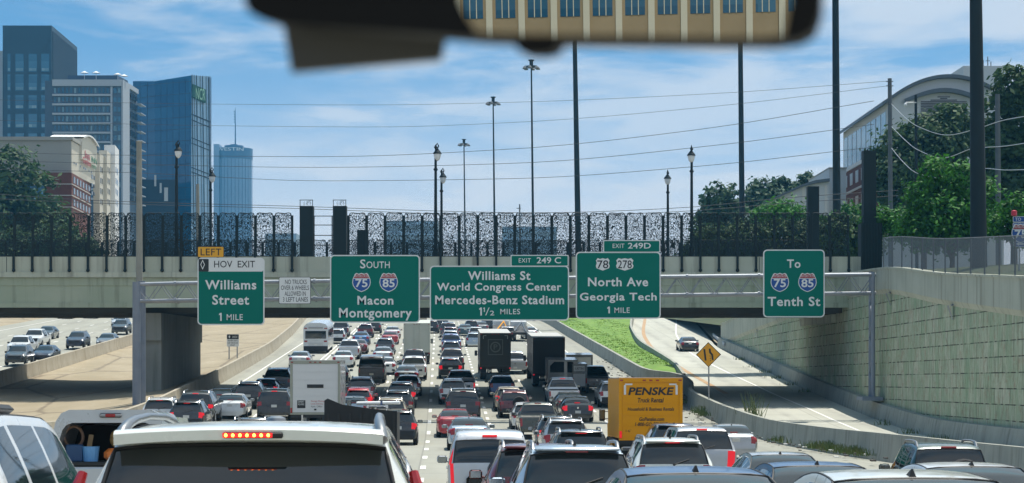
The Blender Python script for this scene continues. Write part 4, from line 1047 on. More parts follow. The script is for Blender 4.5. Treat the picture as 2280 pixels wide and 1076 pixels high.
q = MB(); o_ = [(1700, 480), (1846, 480), (1846, 405), (1815, 409), (1785, 417), (1755, 430), (1725, 444), (1700, 456)]
q.prism([(xat(x, Y1), zat(y, Y1)) for x, y in o_], Y1, Y1 + 20); q.build('wall', M['panel_w'], r4)
q = MB(); o_ = [(1700, 456), (1725, 443.8), (1755, 429.8), (1785, 416.8), (1815, 408.8), (1846, 404.8), (1846, 398), (1815, 402), (1785, 411), (1755, 425), (1725, 439), (1697, 453)]
q.prism([(xat(x, Y1), zat(y, Y1)) for x, y in o_], Y1 - .6, Y1 + 20.5); q.build('roof', M['roof_grey'], r4)
for px in (1786, 1836):
    q = MB(); q.box(xat(px, Y1), xat(px + 6, Y1), Y1 - .1, Y1 - .003, zat(478, Y1), zat(412, Y1)); q.build('pilaster', M['trim'], r4)
# low blue glazed block far beyond the bridge
for x0, x1, py, Yc, lab in ((858, 975, 492, 520, 'low blue-glazed office block seen through the centre fence'), (1118, 1240, 505, 560, 'lower blue-glazed block seen through the fence right of the masts'), (590, 660, 520, 480, 'low blue block seen through the fence beside the twin pylons')):
    r5 = empty('office_block', (xat(x0, Yc), Yc, gz(Yc)), lab, 'building')
    q = MB(); q.box(xat(x0, Yc), xat(x1, Yc), Yc, Yc + 20, gz(Yc), zat(py, Yc)); q.build('wall', M['low_glass'], r5)
    f = Face((xat(x0, Yc), Yc), (xat(x1, Yc), Yc))
    for k in range(4): q = MB(); f.slab(q, .02, .98, zat(py + 12 + k * 20, Yc), zat(py + 3 + k * 20, Yc), -.05, .1); q.build('window_band', M['curtain2'], r5)

# ------------------------------------------------------------------ masts, poles and wires
def mast(px, pytop, Y, label):
    x = xat(px, Y); z0, z1 = gz(Y), zat(pytop, Y)
    r = empty('light_mast', (x + .3, Y, z0), label, 'light mast', 'high mast floodlights')
    q = MB().tube((x + .45, Y, z0), (x, Y, z1), .26, .12, 10); q.build('pole', M['dark_pole'], r, smooth=True)
    zz_ = z1 - .5
    q = MB(); q.lathe((x, Y, zz_), [(.9, 0), (.9, .12)], 12); q.lathe((x, Y, zz_ + .1), [(.3, 0), (.3, .9), (.5, .95), (.5, 1.1)], 8); q.build('head_frame', M['dark_pole'], r)
    for k in range(6):
        a_ = k * math.pi / 3 + .3; lx, ly = x + 1.15 * math.cos(a_), Y + 1.15 * math.sin(a_)
        q = MB(); q.lathe((lx, ly, zz_ - .35), [(.32, 0), (.36, .12), (.2, .38), (.1, .45)], 10); q.tube((x, Y, zz_ + .3), (lx, ly, zz_ + .15), .05, n=6); q.build('floodlight', M['grey_pole'], r, smooth=True)
mast(1183, 143, 330, 'tallest of the three high mast floodlights'); mast(1098, 224, 385, 'middle-height high mast floodlight'); mast(1033, 317, 462, 'shortest, farthest high mast floodlight')
def steelpole(pxb, pyb, wb, pxt, pyt, wt, Y, label):
    s_ = F / Y
    r = empty('transmission_pole', (xat(pxb, Y), Y, zat(pyb, Y)), label, 'utility pole')
    MB().tube((xat(pxb, Y), Y, zat(pyb, Y)), (xat(pxt, Y), Y, zat(pyt, Y)), wb / 2 / s_, wt / 2 / s_, 12).build('shaft', M['dark_pole'], r, smooth=True)
steelpole(1290, 690, 15, 1276, -120, 8, 290, 'slim tall dark pole left of the 78 and 278 sign')
steelpole(1654, 660, 14, 1646, -150, 9, 285, 'tall dark pole rising between two tree clumps')
steelpole(1864, 640, 19, 1859, -200, 13, 212, 'tall dark pole left of the brick building')
steelpole(2180, 640, 38, 2170, -250, 23, 120, 'thickest dark pole at right, in front of the curved-roof building')
r = empty('lamp_pole', (xat(310, 128), 128, ZR(128)), 'weathered grey round pole behind the left gantry column', 'pole')
MB().tube((xat(311, 128), 128, ZR(128) - .2), (xat(309.5, 128), 128, zat(318, 128)), .25, .17, 12).build('shaft', M['conc_pole'], r, smooth=True)
MB().lathe((xat(309.5, 128), 128, zat(318, 128)), [(.2, 0), (.2, .08), (.05, .12)], 10).build('cap', M['conc_pole'], r)
def upole(px, pyt, wd, Y, label, m):
    r = empty('utility_pole', (xat(px, Y), Y, ZC + 6.2), label, 'utility pole'); s_ = F / Y
    MB().tube((xat(px + 2, Y), Y, ZC + 5), (xat(px - 1, Y), Y, zat(pyt, Y)), wd / 2 / s_, wd / 2.6 / s_, 10).build('shaft', m, r, smooth=True); return r
r = upole(1982, 175, 12, 200, 'grey utility pole carrying the wires before the arched building', M['grey_pole'])
q = MB()
for py in (182, 192, 232, 278, 322): q.tube((xat(1972, 200), 199.8, zat(py, 200)), (xat(1988, 200), 199.8, zat(py, 200)), .05, n=6)
q.build('crossarm', M['grey_pole'], r)
r = upole(2040, 212, 8, 190, 'dark thin pole with a white camera on its arm', M['dark_pole'])
q = MB().tube((xat(2040, 190), 189.9, zat(229, 190)), (xat(2016, 190), 189.9, zat(229, 190)), .06, n=6); q.lathe((xat(2016, 190), 189.9, zat(238, 190)), [(.05, 0), (.16, .08), (.16, .22), (.06, .36)], 10); q.build('camera', M['roof_white'], r)
upole(2222, 210, 14, 150, 'pale grey utility pole at right of the thickest dark pole', M['grey_pole'])
upole(441, 410, 9, 172, 'pale timber post left of the yellow LEFT tab, behind the fence', M['conc_pole'])
r = upole(1158, 455, 4, 300, 'short thin service pole behind the middle of the fence', M['grey_pole'])
MB().tube((xat(1150, 300), 300, zat(464, 300)), (xat(1160, 300), 300, zat(464, 300)), .06, n=6).build('crossarm', M['grey_pole'], r)
def wire_(pts, r, m, label, Ys):
    # smooth curve through image points at growing distance
    fx = [p[0] for p in pts]; f_ = pchip(sorted((p[0], p[1]) for p in pts)); a_, b_ = min(fx), max(fx)
    n_ = 28; P3 = []
    for k in range(n_ + 1):
        px = a_ + (b_ - a_) * k / n_; Y = Ys[0] + (Ys[1] - Ys[0]) * k / n_; P3.append(P(px, f_(px), Y))
    o = MB().path(P3, r, 5).build('cable', m); tag(o, label, 'cable', 'overhead cables')
for i, (pts, lb) in enumerate((([(-200, 218), (470, 232), (820, 234), (1140, 228), (1600, 208), (1975, 181)], 'topmost, faintest overhead cable crossing the sky'),
        ([(-200, 262), (470, 280), (840, 283), (1140, 273), (1600, 236), (1972, 192)], 'second overhead cable from the top'),
        ([(-200, 335), (300, 346), (720, 349), (1140, 332), (1560, 288), (1946, 225)], 'third overhead cable from the top, ending at the insulators'),
        ([(-200, 352), (300, 366), (700, 373), (1140, 364), (1600, 323), (1946, 277)], 'fourth overhead cable from the top'),
        ([(-200, 372), (300, 385), (720, 403), (1140, 398), (1560, 370), (1942, 328)], 'fifth overhead cable, lowest of the widely spaced ones'),
        ([(-100, 425), (200, 446), (640, 459), (1200, 474), (1500, 464), (1760, 440), (2000, 424)], 'upper of the slack cables just above the fence'),
        ([(-100, 438), (200, 452), (640, 464), (1200, 481), (1500, 472), (1760, 452), (2000, 436)], 'lower of the slack cables just above the fence'))):
    wire_(pts, .028 if i > 1 else .02, M['wire'], lb, (260, 200) if i < 5 else (200, 186))
for pts, lb in (([(1985, 232), (2015, 262), (2040, 280), (2110, 301), (2172, 288), (2235, 268), (2290, 258)], 'highest bright slack cable draped in front of the hillside trees'),
                ([(1985, 282), (2015, 312), (2040, 332), (2100, 352), (2172, 330), (2235, 326), (2290, 318)], 'middle bright slack cable draped in front of the hillside trees'),
                ([(1985, 330), (2010, 360), (2040, 385), (2110, 398), (2190, 375), (2240, 379), (2290, 378)], 'lowest bright slack cable draped in front of the hillside trees')):
    wire_(pts, .03, M['lit_wire'], lb, (199, 130))

# ------------------------------------------------------------------ trees and bushes
def leafmat(name, c0, c1, c2):
    m = mat(name, c0, 0.65, spec=0.25); t = NT(m)
    g_ = t.n('ShaderNodeNewGeometry'); rr_ = g_.outputs['Random Per Island']
    col = t.mix(rr_, C4(c0), C4(c1)); col = t.mix(t.ramp(t.noise(t.pos(), .5, 3), .5, .7, 0, .7), col, C4(c2))
    t.set(t.b, 'Base Color', col)
    tl = t.n('ShaderNodeBsdfTranslucent', {0: col}); mx = t.n('ShaderNodeMixShader', {0: .28, 1: t.b.outputs[0], 2: tl.outputs[0]})
    t.t.links.new(mx.outputs[0], t.t.nodes['Material Output'].inputs[0]); return m
M['leaf_dark'] = leafmat('dark_foliage', (0.022, 0.062, 0.024), (0.085, 0.150, 0.050), (0.045, 0.095, 0.042))
M['leaf_mid'] = leafmat('mid_foliage', (0.030, 0.075, 0.024), (0.060, 0.110, 0.030), (0.040, 0.075, 0.03))
M['leaf_bright'] = leafmat('bright_foliage', (0.018, 0.085, 0.014), (0.075, 0.27, 0.028), (0.022, 0.10, 0.016))
M['leaf_blue'] = leafmat('far_foliage', (0.025, 0.070, 0.042), (0.075, 0.140, 0.065), (0.04, 0.085, 0.055))
M['bark'] = noisy('bark', (0.05, 0.04, 0.03), (0.08, 0.065, 0.05), 2.0)
def crown_mesh(blobs, n, size, m, rnd, name='crown'):
    """leaf-sized faces spread through the volume of many lobes"""
    q = MB(); tot = sum(b[3] ** 2 for b in blobs)
    for cx, cy, cz, rx, rz in [(b[0], b[1], b[2], b[3], b[4]) for b in blobs]:
        k = int(n * rx * rx / tot)
        # each lobe gets sub-clumps so the outline stays ragged
        clumps = []
        for _ in range(max(5, k // 22)):
            while True:
                v = Vector((rnd.uniform(-1, 1), rnd.uniform(-1, 1), rnd.uniform(-1, 1)))
                if .02 < v.length < 1: break
            v = v.normalized() * (v.length ** .45)
            clumps.append((cx + v.x * rx, cy + v.y * rx, cz + v.z * rz, rx * rnd.uniform(.10, .26), v))
        for _ in range(k):
            a_, b_, c_, rr_, v = rnd.choice(clumps)
            p = Vector((a_ + rnd.gauss(0, rr_), b_ + rnd.gauss(0, rr_), c_ + rnd.gauss(0, rr_ * .75)))
            nn = (v + Vector((rnd.gauss(0, .6), rnd.gauss(0, .6), rnd.gauss(.5, .6)))).normalized()
            e = nn.orthogonal().normalized(); g_ = nn.cross(e); an = rnd.uniform(0, 6.28)
            e, g_ = e * math.cos(an) + g_ * math.sin(an), g_ * math.cos(an) - e * math.sin(an)
            s1, s2 = size * rnd.uniform(.6, 1.4), size * rnd.uniform(.35, .8)
            q.add([p - e * s1, p - g_ * s2 + e * s1 * .1, p + e * s1, p + g_ * s2 + e * s1 * .1], [(0, 1, 2, 3)])
    return q
def tree(name, label, cat, px_blobs, Y, n, size, m, zbase, seed, group=None, trunk=True, depth=1.0):
    """px_blobs: lobes as (px, py, half width px, half height px, dy metres)"""
    rnd = random.Random(seed); s_ = F / Y
    bl = [(xat(px, Y), Y + dy, zat(py, Y), hw / s_, hh / s_) for px, py, hw, hh, dy in px_blobs]
    cx = sum(b[0] * b[3] for b in bl) / sum(b[3] for b in bl)
    r = empty(name, (cx, Y, zbase), label, cat, group)
    if trunk:
        q = MB(); zt_ = max(b[2] for b in bl); r0 = .02 * (zt_ - zbase) + .08
        q.path([(cx, Y, zbase - .3), (cx + .1, Y, zbase + (zt_ - zbase) * .35), (cx - .1, Y + .2, zbase + (zt_ - zbase) * .85)], [r0, r0 * .75, r0 * .25], 7)
        for b in bl: q.path([(cx, Y, zbase + (b[2] - zbase) * .4), ((cx + b[0]) / 2, (Y + b[1]) / 2, zbase + (b[2] - zbase) * .75), (b[0], b[1], b[2])], [r0 * .5, r0 * .32, r0 * .1], 5)
        q.build('trunk', M['bark'], r, smooth=True)
    crown_mesh(bl, n, size, m, rnd).build('crown' if trunk else 'foliage', m, r)
    return r
LT = 'trees beside the freeway'
tree('leafy_tree', 'dark rounded tree at the left edge below the hotel', 'tree', [(20, 390, 60, 62, 0), (75, 440, 58, 62, 2), (-50, 430, 70, 80, 1), (10, 490, 90, 60, 0), (105, 500, 55, 50, 1), (-100, 470, 60, 80, 3), (40, 560, 110, 70, 0)], 335, 11000, .55, M['leaf_dark'], ZR(335), 11, LT)
tree('leafy_tree', 'low dark tree behind the left fence, right of the edge tree', 'tree', [(120, 545, 60, 42, 0), (60, 560, 60, 40, 1), (170, 560, 45, 30, 1), (0, 560, 60, 40, 0)], 320, 6000, .5, M['leaf_dark'], ZR(320), 12, LT)
tree('leafy_tree', 'leftmost tree of the clump behind the right end of the fence', 'tree', [(1602, 440, 34, 34, 0), (1590, 470, 34, 36, 1), (1618, 480, 40, 40, 0), (1585, 510, 40, 40, 0), (1640, 440, 22, 30, 2), (1615, 530, 50, 45, 0)], 300, 7000, .42, M['leaf_blue'], ZC + 7, 13, LT)
tree('leafy_tree', 'broad-crowned tree left of the curved-roof hall', 'tree', [(1700, 430, 34, 32, 0), (1745, 424, 30, 28, 1), (1720, 450, 55, 30, 0), (1690, 470, 40, 40, 0), (1765, 440, 26, 24, 0)], 310, 6500, .42, M['leaf_blue'], ZC + 7, 14, LT)
tree('leafy_tree', 'small dark treetop showing above the curved-roof hall', 'tree', [(1798, 402, 20, 16, 0), (1780, 425, 26, 20, 0), (1810, 420, 20, 18, 0)], 320, 2500, .4, M['leaf_blue'], ZC + 8, 15, LT)
tree('leafy_tree', 'dark tree before the louvred arch of the curved-roof building', 'tree', [(2122, 272, 42, 40, 0), (2070, 320, 70, 55, 0), (2145, 310, 40, 46, 1), (2010, 330, 55, 48, 2), (1995, 385, 42, 42, 0), (2060, 400, 90, 60, 0), (1990, 430, 40, 50, 0)], 222, 17000, .34, M['leaf_dark'], ZC + 7, 16, LT)
tree('leafy_tree', 'tall dark tree at the right picture edge', 'tree', [(2262, 200, 45, 50, 0), (2225, 270, 40, 60, 1), (2290, 260, 60, 70, 0), (2240, 350, 60, 60, 0), (2200, 400, 40, 60, 0), (2290, 370, 60, 70, 0), (2260, 440, 70, 60, 0)], 178, 16000, .28, M['leaf_dark'], ZC + 6, 17, LT)
tree('leafy_tree', 'vivid green sunlit tree by the thickest dark pole', 'tree', [(2090, 380, 42, 36, 0), (2062, 430, 44, 36, .6), (2140, 405, 46, 40, 0), (2110, 470, 70, 40, 0), (2180, 450, 46, 56, -.5), (2205, 480, 34, 40, 0), (2160, 500, 60, 40, 0), (2050, 500, 50, 34, .4), (2100, 520, 80, 30, 0)], 132, 11000, .17, M['leaf_bright'], ZC + 5.3, 18, LT)
BG = 'bushes along the bridge end'
tree('bush', 'bright green bushes on the slope before the curved-roof hall', 'bush', [(1740, 478, 55, 24, 0), (1700, 490, 34, 18, 0), (1790, 485, 30, 18, 0), (1850, 485, 22, 14, 0), (1905, 475, 34, 22, 0)], 226, 5000, .26, M['leaf_bright'], ZC + 7, 19, BG, False)
tree('bush', 'green creeper heap over the right end of the bridge fence', 'bush', [(1960, 490, 40, 26, 0), (2000, 495, 44, 28, 0), (2030, 515, 50, 24, 0), (1935, 500, 25, 18, 0)], 141.5, 4200, .15, M['leaf_bright'], ZC + 6, 20, BG, False)
tree('bush', 'long dark hedge mass behind the fence above the To 75 85 sign', 'bush', [(1590, 540, 45, 38, 0), (1660, 540, 50, 45, 0), (1730, 540, 50, 48, 1), (1800, 540, 50, 48, 0), (1870, 535, 50, 52, 0), (1930, 530, 40, 55, 0), (1545, 565, 30, 20, 0)], 176, 16000, .22, M['leaf_dark'], ZC + 6, 21, BG, False)
tree('bush', 'green bush behind the chain link fence at the right edge', 'bush', [(2262, 470, 40, 40, 0), (2225, 500, 34, 34, 0), (2290, 520, 40, 30, 0)], 124, 3500, .15, M['leaf_bright'], ZC + 5, 22, BG, False)
# weeds along barriers
rnd = random.Random(4); q = MB()
def tuft(x, y, z, h, n, sp):
    for _ in range(n):
        dx, dy = rnd.gauss(0, sp), rnd.gauss(0, sp); hh = h * rnd.uniform(.4, 1.1); lx, ly = rnd.gauss(0, .25) * hh, rnd.gauss(0, .25) * hh; w_ = .02
        q.add([(x + dx - w_, y + dy, z), (x + dx + w_, y + dy, z), (x + dx + lx + w_ * .3, y + dy + ly, z + hh), (x + dx + lx - w_ * .3, y + dy + ly, z + hh)], [(0, 1, 2, 3)])
for Y, h, n in ((131, .45, 40), (129, .35, 25), (103, .3, 30), (95, .35, 50), (92, .4, 60), (89, .35, 60), (87, .3, 40), (140, .3, 20)):
    for _ in range(3): tuft(XR(Y) - .42, Y + rnd.uniform(-1.5, 1.5), ZR(Y), h, n, .35)
for Y in (104, 112, 120, 152, 160, 168, 176, 184, 196):
    tuft(WX - .4, Y, ZRAMP(Y), .35, 45, .5)
tag(q.build('roadside_weeds', M['weed']), kind='stuff')
q = MB(); tuft(XR(118) + .75, 118, ZRAMP(118) + .3, 1.7, 70, .3)
o = q.build('tall_weed', M['weed']); tag(o, 'tall feathery weed growing between the barrier and the shaded ramp', 'weed')
q = MB()
for _ in range(1500):
    Y = rnd.uniform(172, 330); a, b = GL(Y), GR_(Y); x = rnd.uniform(a + .1, b - .1)
    z = ZR(Y) + 0.1 + (0.8 + 0.2 * math.sin((x - a) * 1.2)) - .03; h = rnd.uniform(.04, .11)
    for k in range(5):
        dx, dy, wv = rnd.gauss(0, .22), rnd.gauss(0, .3), rnd.uniform(.03, .07)
        q.add([(x + dx - wv, Y + dy, z), (x + dx + wv, Y + dy, z), (x + dx + rnd.gauss(0, .08), Y + dy + rnd.gauss(0, .08), z + h)], [(0, 1, 2)])
tag(q.build('grass_tufts', leafmat('grass_blades', (0.09, 0.19, 0.018), (0.18, 0.31, 0.04), (0.20, 0.23, 0.06))), kind='stuff')
# litter and debris along the right shoulder
q = MB()
for k in range(260):
    Y = rnd.uniform(60, 200); u = XRu(Y) - .35 - abs(rnd.gauss(0, .8)); x = XA(Y) + u; s1 = rnd.uniform(.02, .10)
    q.box(x - s1, x + s1, Y - s1 * 2, Y + s1 * 2, ZR(Y) + .012, ZR(Y) + .02 + s1 * .5, 1 if k % 7 == 0 else 0)
tag(q.build('shoulder_debris', [M['bark'], M['line']]), kind='stuff')
# ------------------------------------------------------------------ vehicle materials
def paint(name, col, metal=0.0, rough=0.32):
    m = mat('paint_' + name, col, rough, metal, 1.0); t = NT(m); f = t.noise(t.obj(), 3.0, 6, .65)   # road film: uneven gloss and a little dust
    t.set(t.b, 'Roughness', t.ramp(f, .3, .75, rough - .1, rough + .22)); t.set(t.b, 'Coat Roughness', t.ramp(f, .3, .75, .02, .22))
    t.set(t.b, 'Base Color', t.mix(t.ramp(f, .45, .8, 0, .16), C4(col), (.24, .22, .19, 1))); return m
PA = {'white': paint('white', (.68, .70, .70)), 'silver': paint('silver', (.42, .44, .46), .55, .38), 'grey': paint('grey', (.13, .14, .15), .5), 'black': paint('black', (.010, .011, .012)),
      'dkgrey': paint('dark_grey', (.035, .04, .045), .4), 'navy': paint('navy', (.012, .02, .045), .3), 'blue': paint('blue', (.02, .07, .22), .3), 'steelblue': mat('paint_steel_blue', (.09, .18, .33), .3, .85, .3),
      'iceblue': paint('ice_blue', (.38, .46, .54), .5), 'red': paint('red', (.40, .012, .02)), 'maroon': paint('maroon', (.11, .012, .018), .2), 'brightred': paint('bright_red', (.62, .015, .02)), 'green': paint('dark_green', (.008, .038, .034), .2),
      'beige': paint('beige', (.42, .37, .28), .2), 'teal': paint('teal', (.02, .06, .075), .3), 'olive': paint('olive_grey', (.055, .06, .045), .3), 'yellow': mat('paint_truck_yellow', (.70, .30, .001), .5, 0, .1, spec=.2),
      'pwhite': paint('pearl_white', (.72, .75, .70), 0, .3), 'dirtywhite': noisy('weathered_white_panel', (.42, .45, .40), (.52, .53, .47), .5, rough=.6), 'bus': paint('bus_white', (.60, .63, .66)), 'wgrey': paint('van_grey', (.50, .53, .56), .25)}
GL_ = mat('car_glass', (.010, .016, .018), .03, 0, 0, spec=.9)
GLT = mat('car_glass_tinted', (.004, .006, .007), .05, 0, 0, spec=.6)
MV = {'glass': GL_, 'tyre': mat('tyre_rubber', (.014, .014, .015), .85), 'rim': mat('alloy_rim', (.32, .33, .34), .35, .8), 'lamp': mat('tail_lamp_red', (.30, .008, .012), .12, spec=.8),
      'lit': mat('brake_light_lit', (.6, .02, .02), .3, emit=(1.0, .0, .02), es=.4), 'dark': mat('black_trim', (.012, .013, .014), .55), 'chrome': mat('chrome', (.62, .63, .64), .15, 1.0),
      'plate': mat('licence_plate', (.55, .57, .56), .5), 'head': mat('headlight_lens', (.62, .66, .68), .08, .2, spec=.9), 'rail': mat('roof_rail', (.30, .31, .32), .3, .85), 'amber': mat('amber_lens', (.7, .25, .02), .2, emit=(1, .35, .02), es=1.0),
      'blind': mat('mirror_glass', (.25, .28, .3), .05, .9), 'led': mat('brake_led', (1, .3, .1), .3, emit=(1.0, .30, .04), es=9.0), 'bed': mat('bed_cover', (.012, .013, .014), .7)}

def cr(pts, n):
    """refine a polyline with a pchip along its chord length"""
    if n <= 1: return pts, list(range(len(pts) - 1))
    s = [0.0]
    for a, b in zip(pts, pts[1:]): s.append(s[-1] + max(1e-4, math.dist(a, b)))
    fx, fz = pchip(list(zip(s, [p[0] for p in pts]))), pchip(list(zip(s, [p[1] for p in pts])))
    out, idx = [], []
    for i in range(len(pts) - 1):
        for k in range(n):
            t_ = s[i] + (s[i + 1] - s[i]) * k / n; out.append((fx(t_), fz(t_))); idx.append(i)
    out.append(pts[-1]); return out, idx

class Shell:
    """car body lofted along its length: profile of the top, belt line, plan width, roof width"""
    def __init__(s, d, sub=1):
        s.d = d; s.zt, s.bl, s.w = pchip(d['top']), pchip(d['belt']), pchip(d['width']); s.wr = d['wroof']; s.zb = d['zb']; s.H = max(z for _, z in d['top']); s.sub = sub
        ys = sorted(set([y for y, _ in d['top']] + [y for w_ in d['win'] for y in w_] + list(d['rg']) + list(d['ws'])))
        st = []
        for a, b in zip(ys, ys[1:]):
            n = max(1, int((b - a) / (.30 / sub))); st += [a + (b - a) * k / n for k in range(n)]
        s.ys = st + [ys[-1]]
    def sect(s, y):
        zt, W, zb = s.zt(y), s.w(y), s.zb; b = min(s.bl(y), zt - .03)
        t_ = max(0.0, min(1.0, (zt - s.bl(y)) / max(.05, s.H - s.bl(y)))); wt = .94 * W * (1 - t_) + s.wr * t_
        e = min(.10, .5 * (zt - b)); ze = zt - e; cam_ = .035 * t_
        wb = .975 * W
        P_ = [(0, zb), (.80 * W, zb), (.95 * W, zb + .07), (W, zb + .40 * (b - zb)), (W, b - .18 * (b - zb)), (wb, b), (wb * .52 + wt * .5 , b + (ze - b) * .5), (wt, ze), (wt * .95, zt - e * .32), (wt * .80, zt - e * .05 - cam_ * .35), (wt * .42, zt - cam_ * .08), (0, zt)]
        return P_
    def yr(s, z):
        """rear-face position at height z"""
        lo = 0.0
        for a in [k * .004 for k in range(int(2.5 / .004))]:
            if s.zt(a) >= z: return a
        return lo
    def yf(s, z):
        L = s.d['L']
        for a in [L - k * .005 for k in range(int(2.5 / .005))]:
            if s.zt(a) >= z: return a
        return L
    def parts(s):
        d = s.d; groups = {}
        S = []
        for y in s.ys:
            pl, idx = cr(s.sect(y), s.sub); S.append(pl)
        def put(k, quad): groups.setdefault(k, []).append(quad)
        lz = d.get('lamp'); hl = d.get('headlamp')
        for i in range(len(s.ys) - 1):
            y0, y1 = s.ys[i], s.ys[i + 1]; ym = (y0 + y1) / 2
            for j in range(len(S[i]) - 1):
                c = idx[j]; k = 'body'
                zt = min(s.zt(y0), s.zt(y1)); zm = (S[i][j][1] + S[i][j + 1][1] + S[i + 1][j][1] + S[i + 1][j + 1][1]) / 4
                if c in (0, 1): k = 'underside'
                elif c == 2 and d.get('clad'): k = 'cladding'
                elif c in (5, 6) and zt - s.bl(ym) > .1 and any(a - 1e-4 <= ym <= b + 1e-4 for a, b in d['win']): k = 'side_window'
                elif c >= 8 + d.get('gl_in', 0) and d['rg'][0] <= ym <= d['rg'][1]: k = 'rear_window'
                elif c >= 8 and d['ws'][0] <= ym <= d['ws'][1]: k = 'windshield'
                elif d.get('bed') and c >= 8 and d['bed'][0] <= ym <= d['bed'][1]: k = 'bed_cover'
                elif d.get('bumper') and c >= 7 and zm < d['bumper'] and ym < .2: k = 'bumper'
                elif lz and ym < lz[3] and c in lz[2] and lz[0] < zm < lz[1]: k = 'L'
                elif hl and ym > d['L'] - hl[2] and c in (4, 5, 6, 7, 8) and hl[0] < zm < hl[1]: k = 'H'
                elif d.get('grille') and ym > d['L'] - .3 and c >= 9 and d['grille'][0] < zm < d['grille'][1]: k = 'grille'
                q = [(S[i][j][0], y0, S[i][j][1]), (S[i][j + 1][0], y0, S[i][j + 1][1]), (S[i + 1][j + 1][0], y1, S[i + 1][j + 1][1]), (S[i + 1][j][0], y1, S[i + 1][j][1])]
                for sg in (1, -1):
                    qq = [(x * sg, y, z) for x, y, z in q]
                    qq = qq[::-1] if sg > 0 else qq
                    put(k + ('+' if sg > 0 else '-') if k in ('L', 'H', 'side_window') else k, qq)
        for i, rev in ((0, False), (len(S) - 1, True)):
            y = s.ys[i]; pl = S[i]
            for j in range(len(pl) - 1):
                qq = [(pl[j][0], y, pl[j][1]), (pl[j + 1][0], y, pl[j + 1][1]), (-pl[j + 1][0], y, pl[j + 1][1]), (-pl[j][0], y, pl[j][1])]
                put('bumper' if d.get('bumper') and i == 0 else 'body', qq if not rev else qq[::-1])
        return groups
def quads_mesh(name, quads, smooth=True, angle=42):
    ix, vs, fs = {}, [], []
    for q in quads:
        f = []
        for p in q:
            k = (round(p[0], 4), round(p[1], 4), round(p[2], 4))
            if k not in ix: ix[k] = len(vs); vs.append(p)
            if ix[k] not in f: f.append(ix[k])
        if len(f) >= 3: fs.append(tuple(f))
    me = bpy.data.meshes.new(name); me.from_pydata(vs, [], fs); me.materials.append(None)
    if smooth:
        me.polygons.foreach_set('use_smooth', [True] * len(fs)); me.set_sharp_from_angle(angle=R(angle))
    me.validate(); me.update(); return me
def mesh1(name, mb, smooth=False, angle=40):
    me = mb.mesh(name, [None], None, smooth, angle); return me
_wheel = {}
def wheel_meshes(r, wd):
    k = (r, wd)
    if k in _wheel: return _wheel[k]
    t_ = MB(); n = 20; prof = [(r * .62, -wd / 2), (r * .93, -wd / 2), (r, -wd / 2 + .03), (r, wd / 2 - .03), (r * .93, wd / 2), (r * .62, wd / 2)]
    vs = [(x, pr * math.cos(2 * math.pi * a / n), pr * math.sin(2 * math.pi * a / n)) for pr, x in prof for a in range(n)]
    t_.add(vs, [(i * n + a, i * n + (a + 1) % n, (i + 1) * n + (a + 1) % n, (i + 1) * n + a) for i in range(5) for a in range(n)])
    q = MB()
    for x in (-wd / 2 + .02, wd / 2 - .02):
        q.tube((x - .012, 0, 0), (x + .012, 0, 0), r * .2, n=10)
        for a in range(5):
            an = 2 * math.pi * a / 5; q.tube((x, 0, 0), (x, r * .62 * math.cos(an), r * .62 * math.sin(an)), r * .09, r * .07, 5)
    n2 = 16
    q.add([(x, r * .63 * math.cos(2 * math.pi * a / n2), r * .63 * math.sin(2 * math.pi * a / n2)) for x in (-wd / 2 + .05, wd / 2 - .05) for a in range(n2)], [(a, (a + 1) % n2, n2 + (a + 1) % n2, n2 + a) for a in range(n2)])
    _wheel[k] = (mesh1('wheel', t_, True, 50), mesh1('rim', q)); return _wheel[k]

